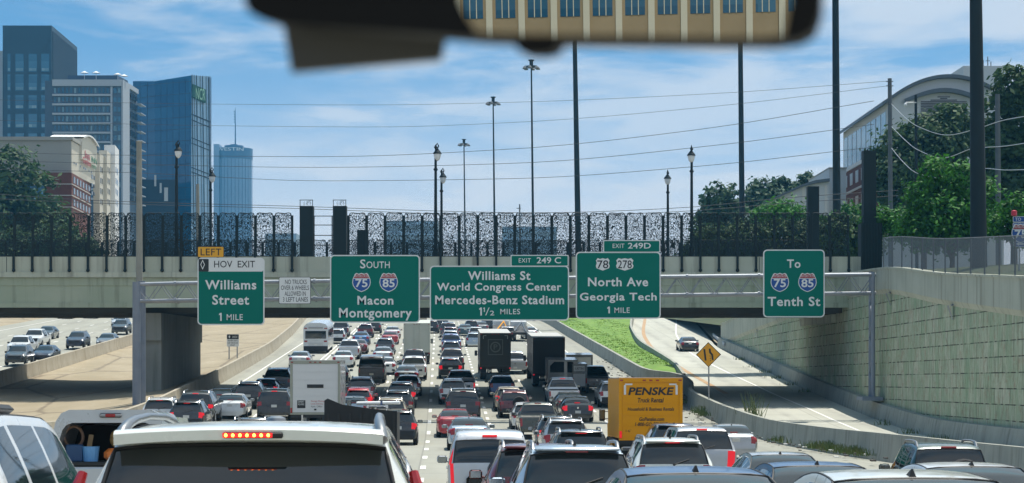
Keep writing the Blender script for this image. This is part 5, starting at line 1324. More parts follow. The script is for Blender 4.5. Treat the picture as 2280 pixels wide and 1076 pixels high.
# part record: (name, mesh, role, parent index or None, location)
def car_parts(d, sub=1):
    sh = Shell(d, sub); g = sh.parts(); P_ = []; L, W = d['L'], max(w for _, w in d['width'])
    P_.append(('body', quads_mesh('body', g['body']), 'paint', None, None))
    for k, role in (('underside', 'dark'), ('cladding', 'dark'), ('bumper', 'dark' if d.get('dkb') else 'paint'), ('rear_window', 'rglass'), ('windshield', 'glass'), ('bed_cover', 'bed'), ('grille', 'dark')):
        if k in g: P_.append((k, quads_mesh(k, g[k]), role, None, None))
    for sg in '+-':
        if 'side_window' + sg in g: P_.append(('side_window', quads_mesh('side_window', g['side_window' + sg]), 'sglass', None, None))
        if 'L' + sg in g: P_.append(('tail_light', quads_mesh('tail_light', g['L' + sg]), 'lamp', None, None))
        if 'H' + sg in g: P_.append(('headlight', quads_mesh('headlight', g['H' + sg]), 'head', None, None))
    def pbox(nm, c, dm, role, b=None, par=None):
        q = MB(); q.rbox((0, 0, 0), dm, b or min(dm) * .3); P_.append((nm, mesh1(nm, q), role, par, c)); return len(P_) - 1
    # wheels
    r, wd = d['wheel']
    wm, rm_ = wheel_meshes(r, wd)
    for y in d['axles']:
        for sx in (-1, 1):
            P_.append(('wheel', wm, 'tyre', None, (sx * (W - wd / 2 + .005), y, r))); k = len(P_) - 1
            P_.append(('rim', rm_, 'rim', k, (0, 0, 0)))
    # mirrors
    ym = d['mirror']; zm = sh.bl(ym) + .07
    for sx in (-1, 1):
        q = MB(); q.rbox((sx * .12, 0, 0), (.24, .10, .17), .035); q.rbox((-sx * .03, .03, -.05), (.12, .05, .05), .012)
        P_.append(('wing_mirror', mesh1('wing_mirror', q, True, 25), 'mirror', None, (sx * (W - .01), ym, zm))); k = len(P_) - 1
        q = MB(); q.rbox((sx * .12, -.052, 0), (.19, .012, .125), .004); P_.append(('mirror_glass', mesh1('mirror_glass', q), 'blind', k, (0, 0, 0)))
    # third brake light
    if d.get('chmsl'):
        z = d['chmsl']; y = sh.yr(z)
        pbox('brake_light', (0, y - .015, z), (d.get('chw', .32), .05, .045), 'chmsl', .01)
    pz = d.get('platez', .82); pbox('licence_plate', (0, sh.yr(pz) - .012, pz), (.31, .02, .155), 'plate', .004)
    if d.get('spoiler'):
        q = MB(); z = sh.H - .07; y = sh.yr(z - .05); q.rbox((0, y + .0, z), (sh.wr * 1.86, .22, .045), .018); P_.append(('spoiler', mesh1('spoiler', q, True, 30), 'paint', None, None))
    if d.get('wiper'):
        z = sh.zt(d['rg'][0]) + .05; y = d['rg'][0]
        q = MB(); y1 = sh.yr(z + .10); q.tube((0, y - .02, z - .06), (.34, y1 - .03, z + .06), .013, .008, 6); q.tube((0, y - .02, z - .06), (0, y + .04, z - .06), .03, n=8); P_.append(('wiper', mesh1('wiper', q), 'dark', None, None))
    if d.get('rails'):
        y0, y1 = d['rails']
        for sx in (-1, 1):
            q = MB(); xs_ = sx * sh.wr * .93
            zf = lambda y: sh.zt(y) - .045
            pts = [(xs_, y0, zf(y0) - .02), (xs_, y0 + .12, zf(y0 + .12) + .075)] + [(xs_, y0 + (y1 - y0) * k / 6, zf(y0 + (y1 - y0) * k / 6) + .085) for k in range(1, 6)] + [(xs_, y1 - .12, zf(y1 - .12) + .075), (xs_, y1, zf(y1) - .02)]
            q.path(pts, [.03, .03] + [.024] * 5 + [.03, .03], 7); P_.append(('roof_rail', mesh1('roof_rail', q, True, 40), 'rail', None, None))
    if d.get('fin'):
        y = d['fin']; z = sh.zt(y) - .01
        q = MB(); q.add([(-.025, y - .07, z), (.025, y - .07, z), (.025, y + .10, z), (-.025, y + .10, z), (-.007, y - .05, z + .06), (.007, y - .05, z + .06), (0, y + .02, z + .028)], [(0, 1, 5, 4), (1, 2, 6, 5), (2, 3, 6), (3, 0, 4, 6), (4, 5, 6)])
        P_.append(('antenna', mesh1('antenna', q), 'dark', None, None))
    hz = d.get('handle', sh.bl(L / 2) - .10)
    q = MB(); q.rbox((0, 0, 0), (.03, .18, .03), .01); me_h = mesh1('door_handle', q)
    for sx in (-1, 1):
        for y in d.get('doors', (L * .42, L * .62)): P_.append(('door_handle', me_h, 'handle', None, (sx * (W + .008), y, hz)))
    if sub > 1:                                      # near vehicles: glass seal, roof ditches, tailgate gap
        y0, y1 = d['rg']
        def at_(y, f):                               # point on the shell: f = 0 centre .. 1 outer edge of the glass columns
            s_ = sh.sect(y); return (s_[8][0], y, s_[8][1])
        n_ = 8
        l_ = [at_(y0 + (y1 - y0) * k / n_, 1) for k in range(n_ + 1)]
        ring = l_ + [(x * (1 - 2 * k / 8), y1, sh.zt(y1) - .004 - .016 * (abs(1 - 2 * k / 8)) ** 2) for k in range(1, 8) for x in (l_[-1][0],)] + [(-x, y, z) for x, y, z in l_[::-1]]
        q = MB(); q.path([(x, y - .004, z + .002) for x, y, z in ring], .013, 6); P_.append(('window_seal', mesh1('window_seal', q, True, 60), 'dark', None, None))
        for sx in (-1, 1):
            q = MB(); ya, yb = d['rg'][1] + .05, d['ws'][0]
            q.path([(sx * sh.sect(ya + (yb - ya) * k / 8)[8][0] * .985, ya + (yb - ya) * k / 8, sh.sect(ya + (yb - ya) * k / 8)[8][1] + .004) for k in range(9)], .009, 5); P_.append(('roof_ditch', mesh1('roof_ditch', q, True, 60), 'dark', None, None))
    if d.get('trunkline'):
        z = d['trunkline']; q = MB(); y = sh.yr(z); q.rbox((0, y - .008, z), (W * 1.1, .02, .02), .006); P_.append(('trim_strip', mesh1('trim_strip', q), 'chrome', None, None))
    if d.get('emblem'):
        z = d['emblem']; q = MB(); y = sh.yr(z); q.tube((0, y - .018, z), (0, y + .004, z), .055, n=12); P_.append(('emblem', mesh1('emblem', q), 'chrome', None, None))
    if d.get('rack'):
        y0, y1 = d['rack']; q = MB(); z = sh.H + .12
        for x in (-.48, .48): q.tube((x, y0, z), (x, y1, z), .02, n=6)
        for k in range(4):
            y = y0 + (y1 - y0) * k / 3; q.tube((-.5, y, z), (.5, y, z), .018, n=6)
            for x in (-.48, .48): q.tube((x, y, z), (x, y, z - .15), .018, n=6)
        P_.append(('roof_rack', mesh1('roof_rack', q), 'dark', None, None))
    if d.get('spare'):
        t_ = MB(); n = 20; r_ = .36; vs = [(pr * math.cos(2 * math.pi * a / n), y, pr * math.sin(2 * math.pi * a / n)) for pr, y in ((.02, -.21), (.24, -.215), (.33, -.2), (r_, -.13), (r_, -.02), (.3, 0)) for a in range(n)]
        t_.add(vs, [(i * n + (a + 1) % n, i * n + a, (i + 1) * n + a, (i + 1) * n + (a + 1) % n) for i in range(5) for a in range(n)])
        P_.append(('spare_wheel', mesh1('spare_wheel', t_, True, 50), 'tyre', None, (.25, .06, .98)))
    if d.get('ctrim'):
        for sx in (-1, 1): pass
    return P_

SPEC = {}
SPEC['sedan'] = dict(L=4.80, zb=.24, wroof=.60, belt=[(0, .86), (1.0, .95), (3.4, .93), (4.8, .8)],
    top=[(0, .52), (.02, .62), (.05, .70), (.07, .82), (.10, .95), (.14, 1.01), (.30, 1.06), (.55, 1.09), (.64, 1.10), (.95, 1.28), (1.25, 1.39), (1.45, 1.42), (2.1, 1.455), (2.5, 1.43), (2.75, 1.38), (3.1, 1.22), (3.5, 1.0), (4.2, .90), (4.55, .78), (4.72, .66), (4.80, .5)],
    width=[(0, .76), (.10, .82), (.40, .90), (1.2, .915), (3.8, .915), (4.5, .85), (4.8, .66)], rg=(.66, 1.30), ws=(2.78, 3.46), win=[(1.02, 1.40), (1.48, 2.18), (2.26, 3.02)], lamp=(.72, .97, (4, 5, 6, 7, 8), .34), headlamp=(.60, .80, .5), grille=(.45, .66),
    wheel=(.33, .22), axles=(.98, 3.82), mirror=2.95, chmsl=1.13, platez=.85, trunkline=.93, doors=(1.75, 2.75), fin=1.42)
SPEC['coupe'] = dict(SPEC['sedan'], trunkline=None, platez=.62, emblem=.86)
SPEC['hatch'] = dict(L=4.1, zb=.23, wroof=.62, belt=[(0, .95), (1.0, .96), (3.0, .92), (4.1, .8)],
    top=[(0, .50), (.02, .62), (.05, .72), (.08, .86), (.11, .99), (.32, 1.28), (.48, 1.42), (.58, 1.46), (1.2, 1.51), (1.9, 1.51), (2.2, 1.46), (2.9, 1.06), (3.6, .93), (3.95, .78), (4.1, .5)],
    width=[(0, .74), (.1, .82), (.35, .875), (1.2, .89), (3.2, .885), (3.9, .8), (4.1, .64)], rg=(.12, .46), ws=(2.2, 2.86), win=[(.45, .72), (.82, 1.5), (1.58, 2.5)], lamp=(.76, 1.02, (4, 5, 6, 7, 8), .3), headlamp=(.62, .82, .5),
    wheel=(.31, .2), axles=(.65, 3.25), mirror=2.45, chmsl=1.43, platez=.68, spoiler=True, wiper=True, doors=(1.2, 2.1), fin=1.0)
SPEC['suv'] = dict(L=4.6, zb=.28, wroof=.64, belt=[(0, 1.06), (1.0, 1.06), (3.2, 1.02), (4.6, .92)],
    top=[(0, .50), (.015, .62), (.04, .73), (.07, .80), (.09, .95), (.12, 1.10), (.30, 1.42), (.42, 1.56), (.50, 1.60), (.62, 1.63), (1.3, 1.68), (2.3, 1.67), (2.65, 1.61), (3.35, 1.16), (4.1, 1.04), (4.45, .88), (4.6, .55)],
    width=[(0, .77), (.08, .84), (.35, .91), (1.2, .925), (3.7, .92), (4.4, .84), (4.6, .68)], rg=(.125, .42), ws=(2.65, 3.3), win=[(.45, .86), (.95, 1.75), (1.83, 2.85)], lamp=(.82, 1.07, (4, 5, 6, 7, 8), .30), headlamp=(.72, .92, .5), grille=(.55, .82), clad=True, bumper=.70, dkb=True,
    wheel=(.36, .23), axles=(.85, 3.65), mirror=2.85, chmsl=1.575, platez=.86, rails=(.75, 2.45), spoiler=True, wiper=True, doors=(1.4, 2.4), fin=.95)
SPEC['bigsuv'] = dict(L=5.1, zb=.36, wroof=.72, belt=[(0, 1.16), (1.0, 1.16), (3.4, 1.14), (5.1, 1.0)],
    top=[(0, .55), (.015, .66), (.04, .78), (.06, .95), (.08, 1.12), (.10, 1.18), (.22, 1.58), (.32, 1.76), (.40, 1.80), (.55, 1.83), (1.3, 1.88), (2.5, 1.87), (2.9, 1.80), (3.55, 1.30), (4.4, 1.20), (4.95, 1.0), (5.1, .6)],
    width=[(0, .86), (.06, .93), (.35, .985), (1.2, 1.0), (4.1, 1.0), (4.9, .92), (5.1, .76)], rg=(.11, .31), ws=(2.9, 3.5), win=[(.42, 1.05), (1.15, 2.0), (2.08, 3.1)], lamp=(.88, 1.17, (4, 5, 6, 7, 8), .22), headlamp=(.85, 1.05, .4), grille=(.7, 1.0),
    wheel=(.40, .27), axles=(1.0, 4.05), mirror=3.05, chmsl=1.775, platez=.92, rails=(.7, 2.7), wiper=True, doors=(1.7, 2.7), gl_in=0)
SPEC['minivan'] = dict(L=5.1, zb=.25, wroof=.70, belt=[(0, 1.08), (1.0, 1.08), (3.6, 1.02), (5.1, .85)],
    top=[(0, .50), (.015, .60), (.03, .78), (.05, .95), (.07, 1.09), (.09, 1.12), (.24, 1.50), (.34, 1.66), (.42, 1.70), (.6, 1.73), (1.4, 1.76), (2.6, 1.75), (3.05, 1.67), (3.95, 1.10), (4.6, .98), (4.95, .8), (5.1, .5)],
    width=[(0, .86), (.05, .92), (.3, .975), (1.2, .99), (4.1, .98), (4.9, .86), (5.1, .70)], rg=(.095, .33), ws=(3.05, 3.85), win=[(.40, 1.25), (1.33, 2.25), (2.33, 3.2)], lamp=(.62, 1.06, (5, 6, 7, 8), .2), headlamp=(.65, .85, .5),
    wheel=(.34, .22), axles=(1.0, 4.05), mirror=3.25, chmsl=1.685, platez=.92, wiper=True, doors=(1.9, 2.8))
SPEC['van'] = dict(L=4.75, zb=.26, wroof=.74, belt=[(0, 1.12), (1.0, 1.12), (3.4, 1.08), (4.75, .9)],
    top=[(0, .50), (.01, .62), (.02, .80), (.03, 1.0), (.045, 1.13), (.06, 1.16), (.10, 1.58), (.13, 1.66), (.20, 1.78), (.34, 1.83), (.7, 1.86), (2.0, 1.87), (2.7, 1.82), (3.1, 1.68), (3.75, 1.16), (4.4, 1.0), (4.65, .8), (4.75, .5)],
    width=[(0, .84), (.04, .88), (.2, .905), (1.2, .915), (3.8, .91), (4.6, .8), (4.75, .66)], rg=(.06, .13), ws=(3.1, 3.7), win=[(2.1, 2.85)], lamp=(.66, 1.30, (5, 6, 7), .22), headlamp=(.7, .92, .5), gl_in=0,
    wheel=(.32, .21), axles=(.75, 3.7), mirror=3.0, chmsl=1.74, platez=.72, wiper=False, doors=(1.5, 2.4), emblem=1.05)
SPEC['pickup'] = dict(L=5.8, zb=.38, wroof=.68, belt=[(0, 1.10), (1.9, 1.14), (4.2, 1.12), (5.8, 1.0)],
    top=[(0, .55), (.015, .64), (.03, .70), (.05, .95), (.06, 1.10), (.08, 1.13), (1.0, 1.13), (1.72, 1.13), (1.80, 1.20), (1.93, 1.62), (2.02, 1.76), (2.15, 1.82), (2.8, 1.86), (3.4, 1.84), (3.75, 1.74), (4.35, 1.24), (5.1, 1.16), (5.65, 1.0), (5.8, .62)],
    width=[(0, .90), (.05, .95), (.3, .98), (1.2, .995), (4.8, .995), (5.6, .90), (5.8, .78)], rg=(1.83, 2.0), ws=(3.75, 4.3), win=[(2.2, 2.85), (2.93, 3.9)], lamp=(.74, 1.09, (4, 5, 6, 7), .14), headlamp=(.85, 1.08, .35), grille=(.7, 1.05), bumper=.66, bed=(.14, 1.70),
    wheel=(.40, .27), axles=(1.2, 4.85), mirror=3.85, chmsl=1.80, platez=.58, doors=(2.6, 3.3), emblem=.92)
SPEC['boxsuv'] = dict(L=4.1, zb=.33, wroof=.66, belt=[(0, 1.02), (1.0, 1.03), (3.0, 1.0), (4.1, .9)],
    top=[(0, .52), (.015, .62), (.03, .70), (.05, .85), (.07, 1.02), (.09, 1.05), (.22, 1.42), (.30, 1.55), (.38, 1.60), (.6, 1.63), (1.2, 1.66), (1.9, 1.65), (2.2, 1.58), (2.75, 1.10), (3.5, 1.0), (3.95, .85), (4.1, .55)],
    width=[(0, .78), (.06, .84), (.3, .87), (1.2, .88), (3.3, .875), (3.9, .8), (4.1, .66)], rg=(.10, .29), ws=(2.2, 2.7), win=[(.38, .82), (.92, 1.45), (1.53, 2.35)], lamp=(.78, 1.0, (4, 5, 6, 7, 8), .18), headlamp=(.7, .88, .4), clad=True, bumper=.62, dkb=True,
    wheel=(.35, .22), axles=(.75, 3.2), mirror=2.35, chmsl=1.565, platez=.50, spare=True, doors=(1.2, 2.0), rails=(.5, 2.0), wiper=True)
SPEC['fullvan'] = dict(L=5.6, zb=.32, wroof=.84, belt=[(0, 1.18), (1.0, 1.18), (4.2, 1.14), (5.6, 1.0)],
    top=[(0, .55), (.01, .66), (.02, .9), (.03, 1.12), (.045, 1.22), (.09, 1.80), (.12, 1.90), (.2, 2.05), (.35, 2.12), (.8, 2.16), (2.6, 2.16), (3.3, 2.08), (3.6, 1.96), (4.3, 1.36), (5.1, 1.15), (5.5, .95), (5.6, .6)],
    width=[(0, .92), (.05, .97), (.25, 1.0), (1.2, 1.01), (4.6, 1.0), (5.4, .88), (5.6, .74)], rg=(.045, .12), ws=(3.6, 4.25), win=[(.3, 1.5), (1.6, 2.7), (2.8, 3.6)], lamp=(.85, 1.22, (5, 6, 7), .12), headlamp=(.8, 1.02, .4),
    wheel=(.37, .24), axles=(1.2, 4.6), mirror=3.75, chmsl=2.06, platez=.75, doors=(2.3, 3.2))
_lib = {}
def lib(kind):
    if kind not in _lib: _lib[kind] = car_parts(SPEC[kind.split('+')[0]], 2 if kind.endswith('+') else 1)
    return _lib[kind]
def heading(Y): return math.atan(.0362)
def slope(zf, Y): return math.atan((zf(Y + 2.5) - zf(Y - 1)) / 3.5)
CATS = dict(sedan='car', coupe='car', hatch='car', suv='suv', bigsuv='suv', minivan='minivan', van='van', pickup='pickup', boxsuv='suv', fullvan='van')
NAMES = dict(sedan='sedan_car', coupe='sedan_car', hatch='hatchback_car', suv='suv', bigsuv='large_suv', minivan='minivan', van='delivery_van', pickup='pickup_truck', boxsuv='compact_suv', fullvan='passenger_van')
GRP = {'car': 'cars in the traffic jam', 'suv': 'suvs in the traffic jam', 'minivan': None, 'van': 'vans in the traffic jam', 'pickup': 'pickups in the traffic jam'}
def place(kind, col, label, loc, rot, lit='', group=None, drop=(), dark_glass=False):
    """copy of a library vehicle; lit: t = tail lights on, c = centre brake light on, h = headlights, l/r = only that one"""
    base = kind.rstrip('+')
    root = empty(NAMES[base], loc, label, CATS[base], group, rot)
    pm = PA[col]; made = []
    for nm, me, role, par, off in lib(kind):
        if nm in drop: made.append(None); continue
        o = bpy.data.objects.new(nm, me); link(o); o.parent = root if par is None else made[par]
        if off: o.location = off
        if role == 'paint': m_ = pm
        elif role in ('rglass', 'sglass', 'glass'): m_ = GLT if dark_glass and role != 'glass' else GL_
        elif role == 'lamp': m_ = MV['lit'] if 't' in lit else MV['lamp']
        elif role == 'chmsl': m_ = MV['lit'] if 'c' in lit else MV['lamp']
        elif role == 'mirror': m_ = pm if col not in ('white',) or base in ('sedan', 'suv') else MV['dark']
        elif role == 'handle': m_ = pm
        else: m_ = MV[role]
        o.material_slots[0].link = 'OBJECT'; o.material_slots[0].material = m_
        made.append(o)
    return root
def roofh(kind): return max(z for _, z in SPEC[kind.rstrip('+')]['top'])
def ytop(Y, h, zf): return YH - (zf(Y) + h - ZC) * F / Y
def solveY(py, h, zf, lo=70.0, hi=430.0):
    for _ in range(50):
        mid = (lo + hi) / 2
        if ytop(mid, h, zf) > py: lo = mid
        else: hi = mid
    return (lo + hi) / 2
FIXED = {}
def car(kind, col, px, py, label, lit='', Y=None, yaw=0.0, zf=None, group='auto', toward=False, **k):
    """px: centre of the rear in the photo, py: roof line in the photo; Y given for near vehicles"""
    h = roofh(kind); zr_ = zf
    if zf is None: zr_ = lambda q_: ZU(q_, xat(px, q_) - XA(q_))
    wide = Y is None
    if Y is None: Y = solveY(py, h * 1.03, zr_)
    x = xat(px, Y); a = slope(zf or ZR, Y)
    b = kind.rstrip('+')
    g = ('oncoming ' if toward else '') + GRP.get(CATS[b], 'x') if group == 'auto' and GRP.get(CATS[b]) else (None if group == 'auto' else group)
    if toward:
        L = SPEC[b]['L']; hx = heading(Y)
        return place(kind, col, label, (x - math.sin(hx) * L, Y + L, zr_(Y + L)), (-a, 0, math.pi + hx), lit, g, **k)
    o = place(kind, col, label, (x, Y, zr_(Y)), (a, 0, heading(Y) + R(yaw)), lit, g, **k)
    if wide: o.scale = (1.08, 1.03, 1.03)
    return o
# ------------------------------------------------------------------ trucks, bus, trailers
def boxbody(name, label, cat, px, py, Y, Wd, Lb, Hb, zfl, m_body, m_door, group=None, roof=None, cab=True, cab_col='white', rear='roll', frame=None, lights=True, zf=None, mirrors=True):
    """box truck seen from behind: cargo box on a chassis, cab ahead. Y = rear face; py is only used when Y is None"""
    zr_ = zf or ZR; Ht = zfl + Hb
    if Y is None: Y = solveY(py, Ht, zr_)
    loc = Vector((xat(px, Y), Y, zr_(Y))); root = empty(name, loc, label, cat, group, (slope(zr_, Y), 0, heading(Y)))
    def add(nm, q, m, par=None, smooth=False): return q.build(nm, m, par or root, smooth=smooth, world=False)
    w = Wd / 2
    q = MB(); q.rbox((0, Lb / 2, zfl + Hb / 2), (Wd, Lb, Hb), .03); body = add('cargo_box', q, m_body)
    q = MB(); q.box(-w - .004, w + .004, .02, Lb - .02, Ht - .01, Ht + .02); add('roof', q, roof or m_body)
    fm = frame or m_body
    q = MB()
    q.box(-w, -w + .13, -.05, -.002, zfl, Ht - .17); q.box(w - .13, w, -.05, -.002, zfl, Ht - .17); q.box(-w, w, -.05, -.002, Ht - .17, Ht); q.box(-w, w, -.05, -.002, zfl - .06, zfl + .06); add('rear_frame', q, fm)
    q = MB()
    dw = w - .14
    if rear == 'roll':
        n_ = max(4, int(Hb / .42))
        for k in range(n_):
            z0 = zfl + .065 + (Hb - .24) * k / n_; z1 = zfl + .065 + (Hb - .24) * (k + 1) / n_ - .012; q.box(-dw, dw, -.03, -.002, z0, z1)
    elif rear == 'barn':
        q.box(-dw, -.008, -.03, -.002, zfl + .065, Ht - .18); q.box(.008, dw, -.03, -.002, zfl + .065, Ht - .18)
        for x in (-.25, .25): q.tube((x, -.05, zfl + .05), (x, -.05, Ht - .2), .02, n=6)
        for sx in (-1, 1):
            for z in (.25, .5, .75): q.box(sx * dw - .1 * (sx > 0) - .0 * (sx < 0), sx * dw + .1 * (sx < 0), -.045, -.031, zfl + Hb * z - .03, zfl + Hb * z + .03)
    else: q.box(-dw, dw, -.03, -.002, zfl + .065, Ht - .18)
    door = add('rear_door', q, m_door)
    if rear == 'roll':
        q = MB(); q.rbox((0, -.045, zfl + .2), (.12, .03, .08), .01); add('handle', q, MV['dark'], door)
    q = MB(); q.box(-w * .98, w * .98, .0, Lb, zfl - .22, zfl - .061); q.box(-.45, -.3, .1, Lb + 2.2, .55, zfl - .221); q.box(.3, .45, .1, Lb + 2.2, .55, zfl - .221); add('chassis', q, MV['dark'])
    q = MB(); q.rbox((0, -.08, .58), (Wd * .92, .14, .14), .02); q.box(-.7, -.62, -.06, .1, .6, zfl - .07); q.box(.62, .7, -.06, .1, .6, zfl - .07); add('bumper', q, MV['chrome'] if rear == 'roll' else MV['dark'])
    if lights:
        for sx in (-1, 1):
            q = MB(); q.rbox((sx * (w - .08), -.065, zfl - .14), (.12, .03, .10), .008) if rear != 'roll' else q.rbox((sx * (w - .065), -.065, zfl + .16), (.09, .03, .26), .008)
            add('tail_light', q, MV['lit'] if rear == 'flat' or m_body == PA['yellow'] else MV['lamp'])
            q = MB(); q.rbox((sx * (w - .1), -.06, Ht - .09), (.12, .025, .05), .008); add('marker_light', q, MV['lamp'])
        q = MB()
        for x in (-.25, 0, .25): q = MB(); q.rbox((x, -.06, Ht - .09), (.12, .025, .045), .008); add('marker_light', q, MV['lamp'])
    q = MB(); q.rbox((-.5, -.1, .78), (.31, .02, .155), .004); add('licence_plate', q, MV['plate'])
    r_ = .44; wm, rm_ = wheel_meshes(r_, .5)
    ax = [1.6] if Lb < 7.5 else [1.6, 2.9]
    for y in ax + [Lb + 1.3]:
        for sx in (-1, 1):
            o = bpy.data.objects.new('wheel', wm); link(o); o.parent = root; o.location = (sx * (w - .30), y, r_); o.material_slots[0].link = 'OBJECT'; o.material_slots[0].material = MV['tyre']
            p = bpy.data.objects.new('rim', rm_); link(p); p.parent = o; p.material_slots[0].link = 'OBJECT'; p.material_slots[0].material = MV['rim']
    for sx in (-1, 1): q = MB(); q.box(sx * (w - .3) - .26, sx * (w - .3) + .26, .85, .87, .28, zfl - .23); add('mud_flap', q, MV['dark'])
    if cab:
        cw = w * .86; zc = min(Ht - .15, zfl + 1.75)
        o_ = [(Lb + .12, .55), (Lb + 2.3, .55), (Lb + 2.35, 1.35), (Lb + 1.65, 1.5), (Lb + 1.15, zc), (Lb + .12, zc)]
        q = MB(); vs = [(-cw, y, z) for y, z in o_] + [(cw, y, z) for y, z in o_]; n_ = 6
        q.add(vs, [tuple(range(n_)), tuple(range(2 * n_ - 1, n_ - 1, -1))] + [((i + 1) % n_, i, n_ + i, n_ + (i + 1) % n_) for i in range(n_)]); cb = add('cab', q, PA[cab_col])
        q = MB(); q.add([(-cw + .1, Lb + 1.62, 1.56), (cw - .1, Lb + 1.62, 1.56), (cw - .1, Lb + 1.2, zc - .1), (-cw + .1, Lb + 1.2, zc - .1)], [(0, 1, 2, 3)]); q.v = [(x, y + .03, z + .02) for x, y, z in q.v]; add('windshield', q, GL_, cb)
        if mirrors:
            for sx in (-1, 1):
                q = MB(); q.rbox((sx * (w + .14), Lb + 1.2, 1.75), (.24, .10, .48), .03); q.tube((sx * cw, Lb + 1.25, 1.9), (sx * (w + .14), Lb + 1.2, 1.9), .02, n=6); q.tube((sx * cw, Lb + 1.25, 1.6), (sx * (w + .14), Lb + 1.2, 1.6), .02, n=6)
                mm = add('wing_mirror', q, MV['dark'])
                q = MB(); q.rbox((sx * (w + .14), Lb + 1.145, 1.78), (.19, .012, .38), .004); add('mirror_glass', q, MV['blind'], mm)
    root['dims'] = (w, zfl, Ht); del root['dims']
    return root, (lambda tx, x0, x1, z0, z1, m, nm='lettering', bold=.01, shear=0.0, par=None: _ltr(root, tx, x0, x1, z0, z1, m, nm, bold, shear, par or door))
def _ltr(root, tx, x0, x1, z0, z1, m, nm, bold, shear, par):
    vs, fs = text_geo(tx, bold)
    q = MB().add([(x0 + (x1 - x0) * u + shear * v * (z1 - z0), -.036, z0 + (z1 - z0) * v) for u, v in vs], fs); return q.build(nm, m, par, world=False)
TT = 'trucks in the traffic jam'
dark_box = mat('dark_trailer_panel', (.020, .024, .026), .45); dark_side = mat('dark_trailer_side', (.05, .055, .06), .3, .3)
r, T = boxbody('box_truck', 'white box truck with roll-up door at left of centre, black slot window in the door', 'truck', 702, 797, 103.0, 2.56, 5.6, 2.7, 1.45, PA['bus'], mat('roll_door_white', (.60, .61, .62), .5), TT, roof=PA['white'], frame=mat('grey_green_frame', (.30, .31, .26), .6), cab_col='white')
q = MB().box(-.42, .42, -.042, -.031, 2.75, 2.93); q.build('door_window', MV['dark'], r, world=False)
q = MB().box(-.92, -.50, -.042, -.031, 1.72, 2.12); pz_ = q.build('notice', MV['dark'], r, world=False)
for k, tx in enumerate(('EXPERT', 'MOVERS')): _ltr(r, tx, -.88, -.56, 2.00 - k * .13, 2.09 - k * .13, M['sign_white'], 'lettering', 0, 0, pz_).location = (0, -.012, 0)
T('Storage Moving', -.22, .45, 2.02, 2.12, M['red_text'], bold=0); T('Local Delivery', -.22, .40, 1.89, 1.98, M['red_text'], bold=0); T('Apts. Office', -.22, .36, 1.74, 1.85, M['sign_black'], bold=0)
r, T = boxbody('rental_truck', 'yellow rental box truck with black lettering, in the right lane', 'truck', 1449, 848, 76.5, 2.42, 4.9, 2.3, .95, PA['yellow'], PA['yellow'], TT, roof=PA['white'], frame=PA['yellow'], cab_col='yellow')
T('PENSKE', -.86, .82, 2.60, 2.90, M['sign_black'], bold=.03, shear=.22); T('Truck Rental', -.52, .47, 2.32, 2.50, M['sign_black'], bold=.025, shear=.15); T('Household & Business Rentals', -.88, .88, 2.01, 2.14, M['sign_black'], bold=.02, shear=.15)
T('GoPenske.com', -.45, .50, 1.62, 1.77, M['sign_black'], bold=.025, shear=.15); T('1-800-GO-PENSKE', -.60, .62, 1.43, 1.57, M['sign_black'], bold=.025, shear=.15); T("16'", -.95, -.75, 1.2, 1.30, M['sign_black'], bold=0)
for sx in (-1, 1):
    q = MB(); q.box(sx * .98 - .04, sx * .98 + .04, -.044, -.032, 2.62, 2.98); q.box(min(sx * .98, sx * .7), max(sx * .98, sx * .7), -.044, -.032, 2.981, 3.04); q.build('reflective_tape', M['sign_white'], r, world=False)
r, T = boxbody('semi_trailer', 'very dark box trailer with a faint ringed P on its doors', 'truck', 1103, 742, None, 2.55, 9.5, 2.75, 1.15, dark_side, dark_box, TT, roof=mat('trailer_roof', (.42, .42, .40), .6), rear='flat', frame=dark_box, cab_col='white', lights=True)
ring = mat('faint_logo', (.10, .115, .11), .5)
q = MB(); n_ = 28
for r0, r1 in ((.34, .44),):
    vs = [(rr * math.cos(2 * math.pi * k / n_), -.04, 2.75 + rr * math.sin(2 * math.pi * k / n_)) for rr in (r0, r1) for k in range(n_)]; q.add(vs, [(k, (k + 1) % n_, n_ + (k + 1) % n_, n_ + k) for k in range(n_)])
for x0, x1, z0, z1 in ((-.62, -.56, 2.1, 3.4), (.56, .62, 2.1, 3.4), (-.56, .56, 3.34, 3.4), (-.56, .56, 2.1, 2.16)): q.box(x0, x1, -.042, -.031, z0, z1)
q.build('emblem', ring, r, world=False); T('P', -.15, .17, 2.55, 2.97, ring)
for sx in (-1, 1):
    q = MB(); q.box(sx * 1.0 - .03, sx * 1.0 + .03, -.044, -.032, 3.42, 3.68); q.box(min(sx * 1.0, sx * .75), max(sx * 1.0, sx * .75), -.044, -.032, 3.681, 3.72); q.build('reflective_tape', M['alu'], r, world=False)
r, T = boxbody('semi_trailer', 'black box trailer with ribbed left side, right of the ringed-P trailer', 'truck', 1222, 752, None, 2.5, 10.5, 2.75, 1.15, dark_side, dark_box, TT, roof=mat('trailer_roof_b', (.42, .42, .40), .6), rear='flat', frame=dark_box, cab_col='dkgrey')
q = MB()
for k in range(16): q.box(-1.28, -1.252, .3 + k * .63, .36 + k * .63, 1.2, 3.8)
q.build('side_rib', MV['chrome'], r, world=False)
r, T = boxbody('semi_trailer', 'pale greenish white trailer with barn doors in the centre-left lane', 'truck', 928, 720, None, 2.5, 9.5, 2.7, 1.2, PA['dirtywhite'], PA['dirtywhite'], TT, rear='barn', cab_col='white', frame=PA['dirtywhite'])
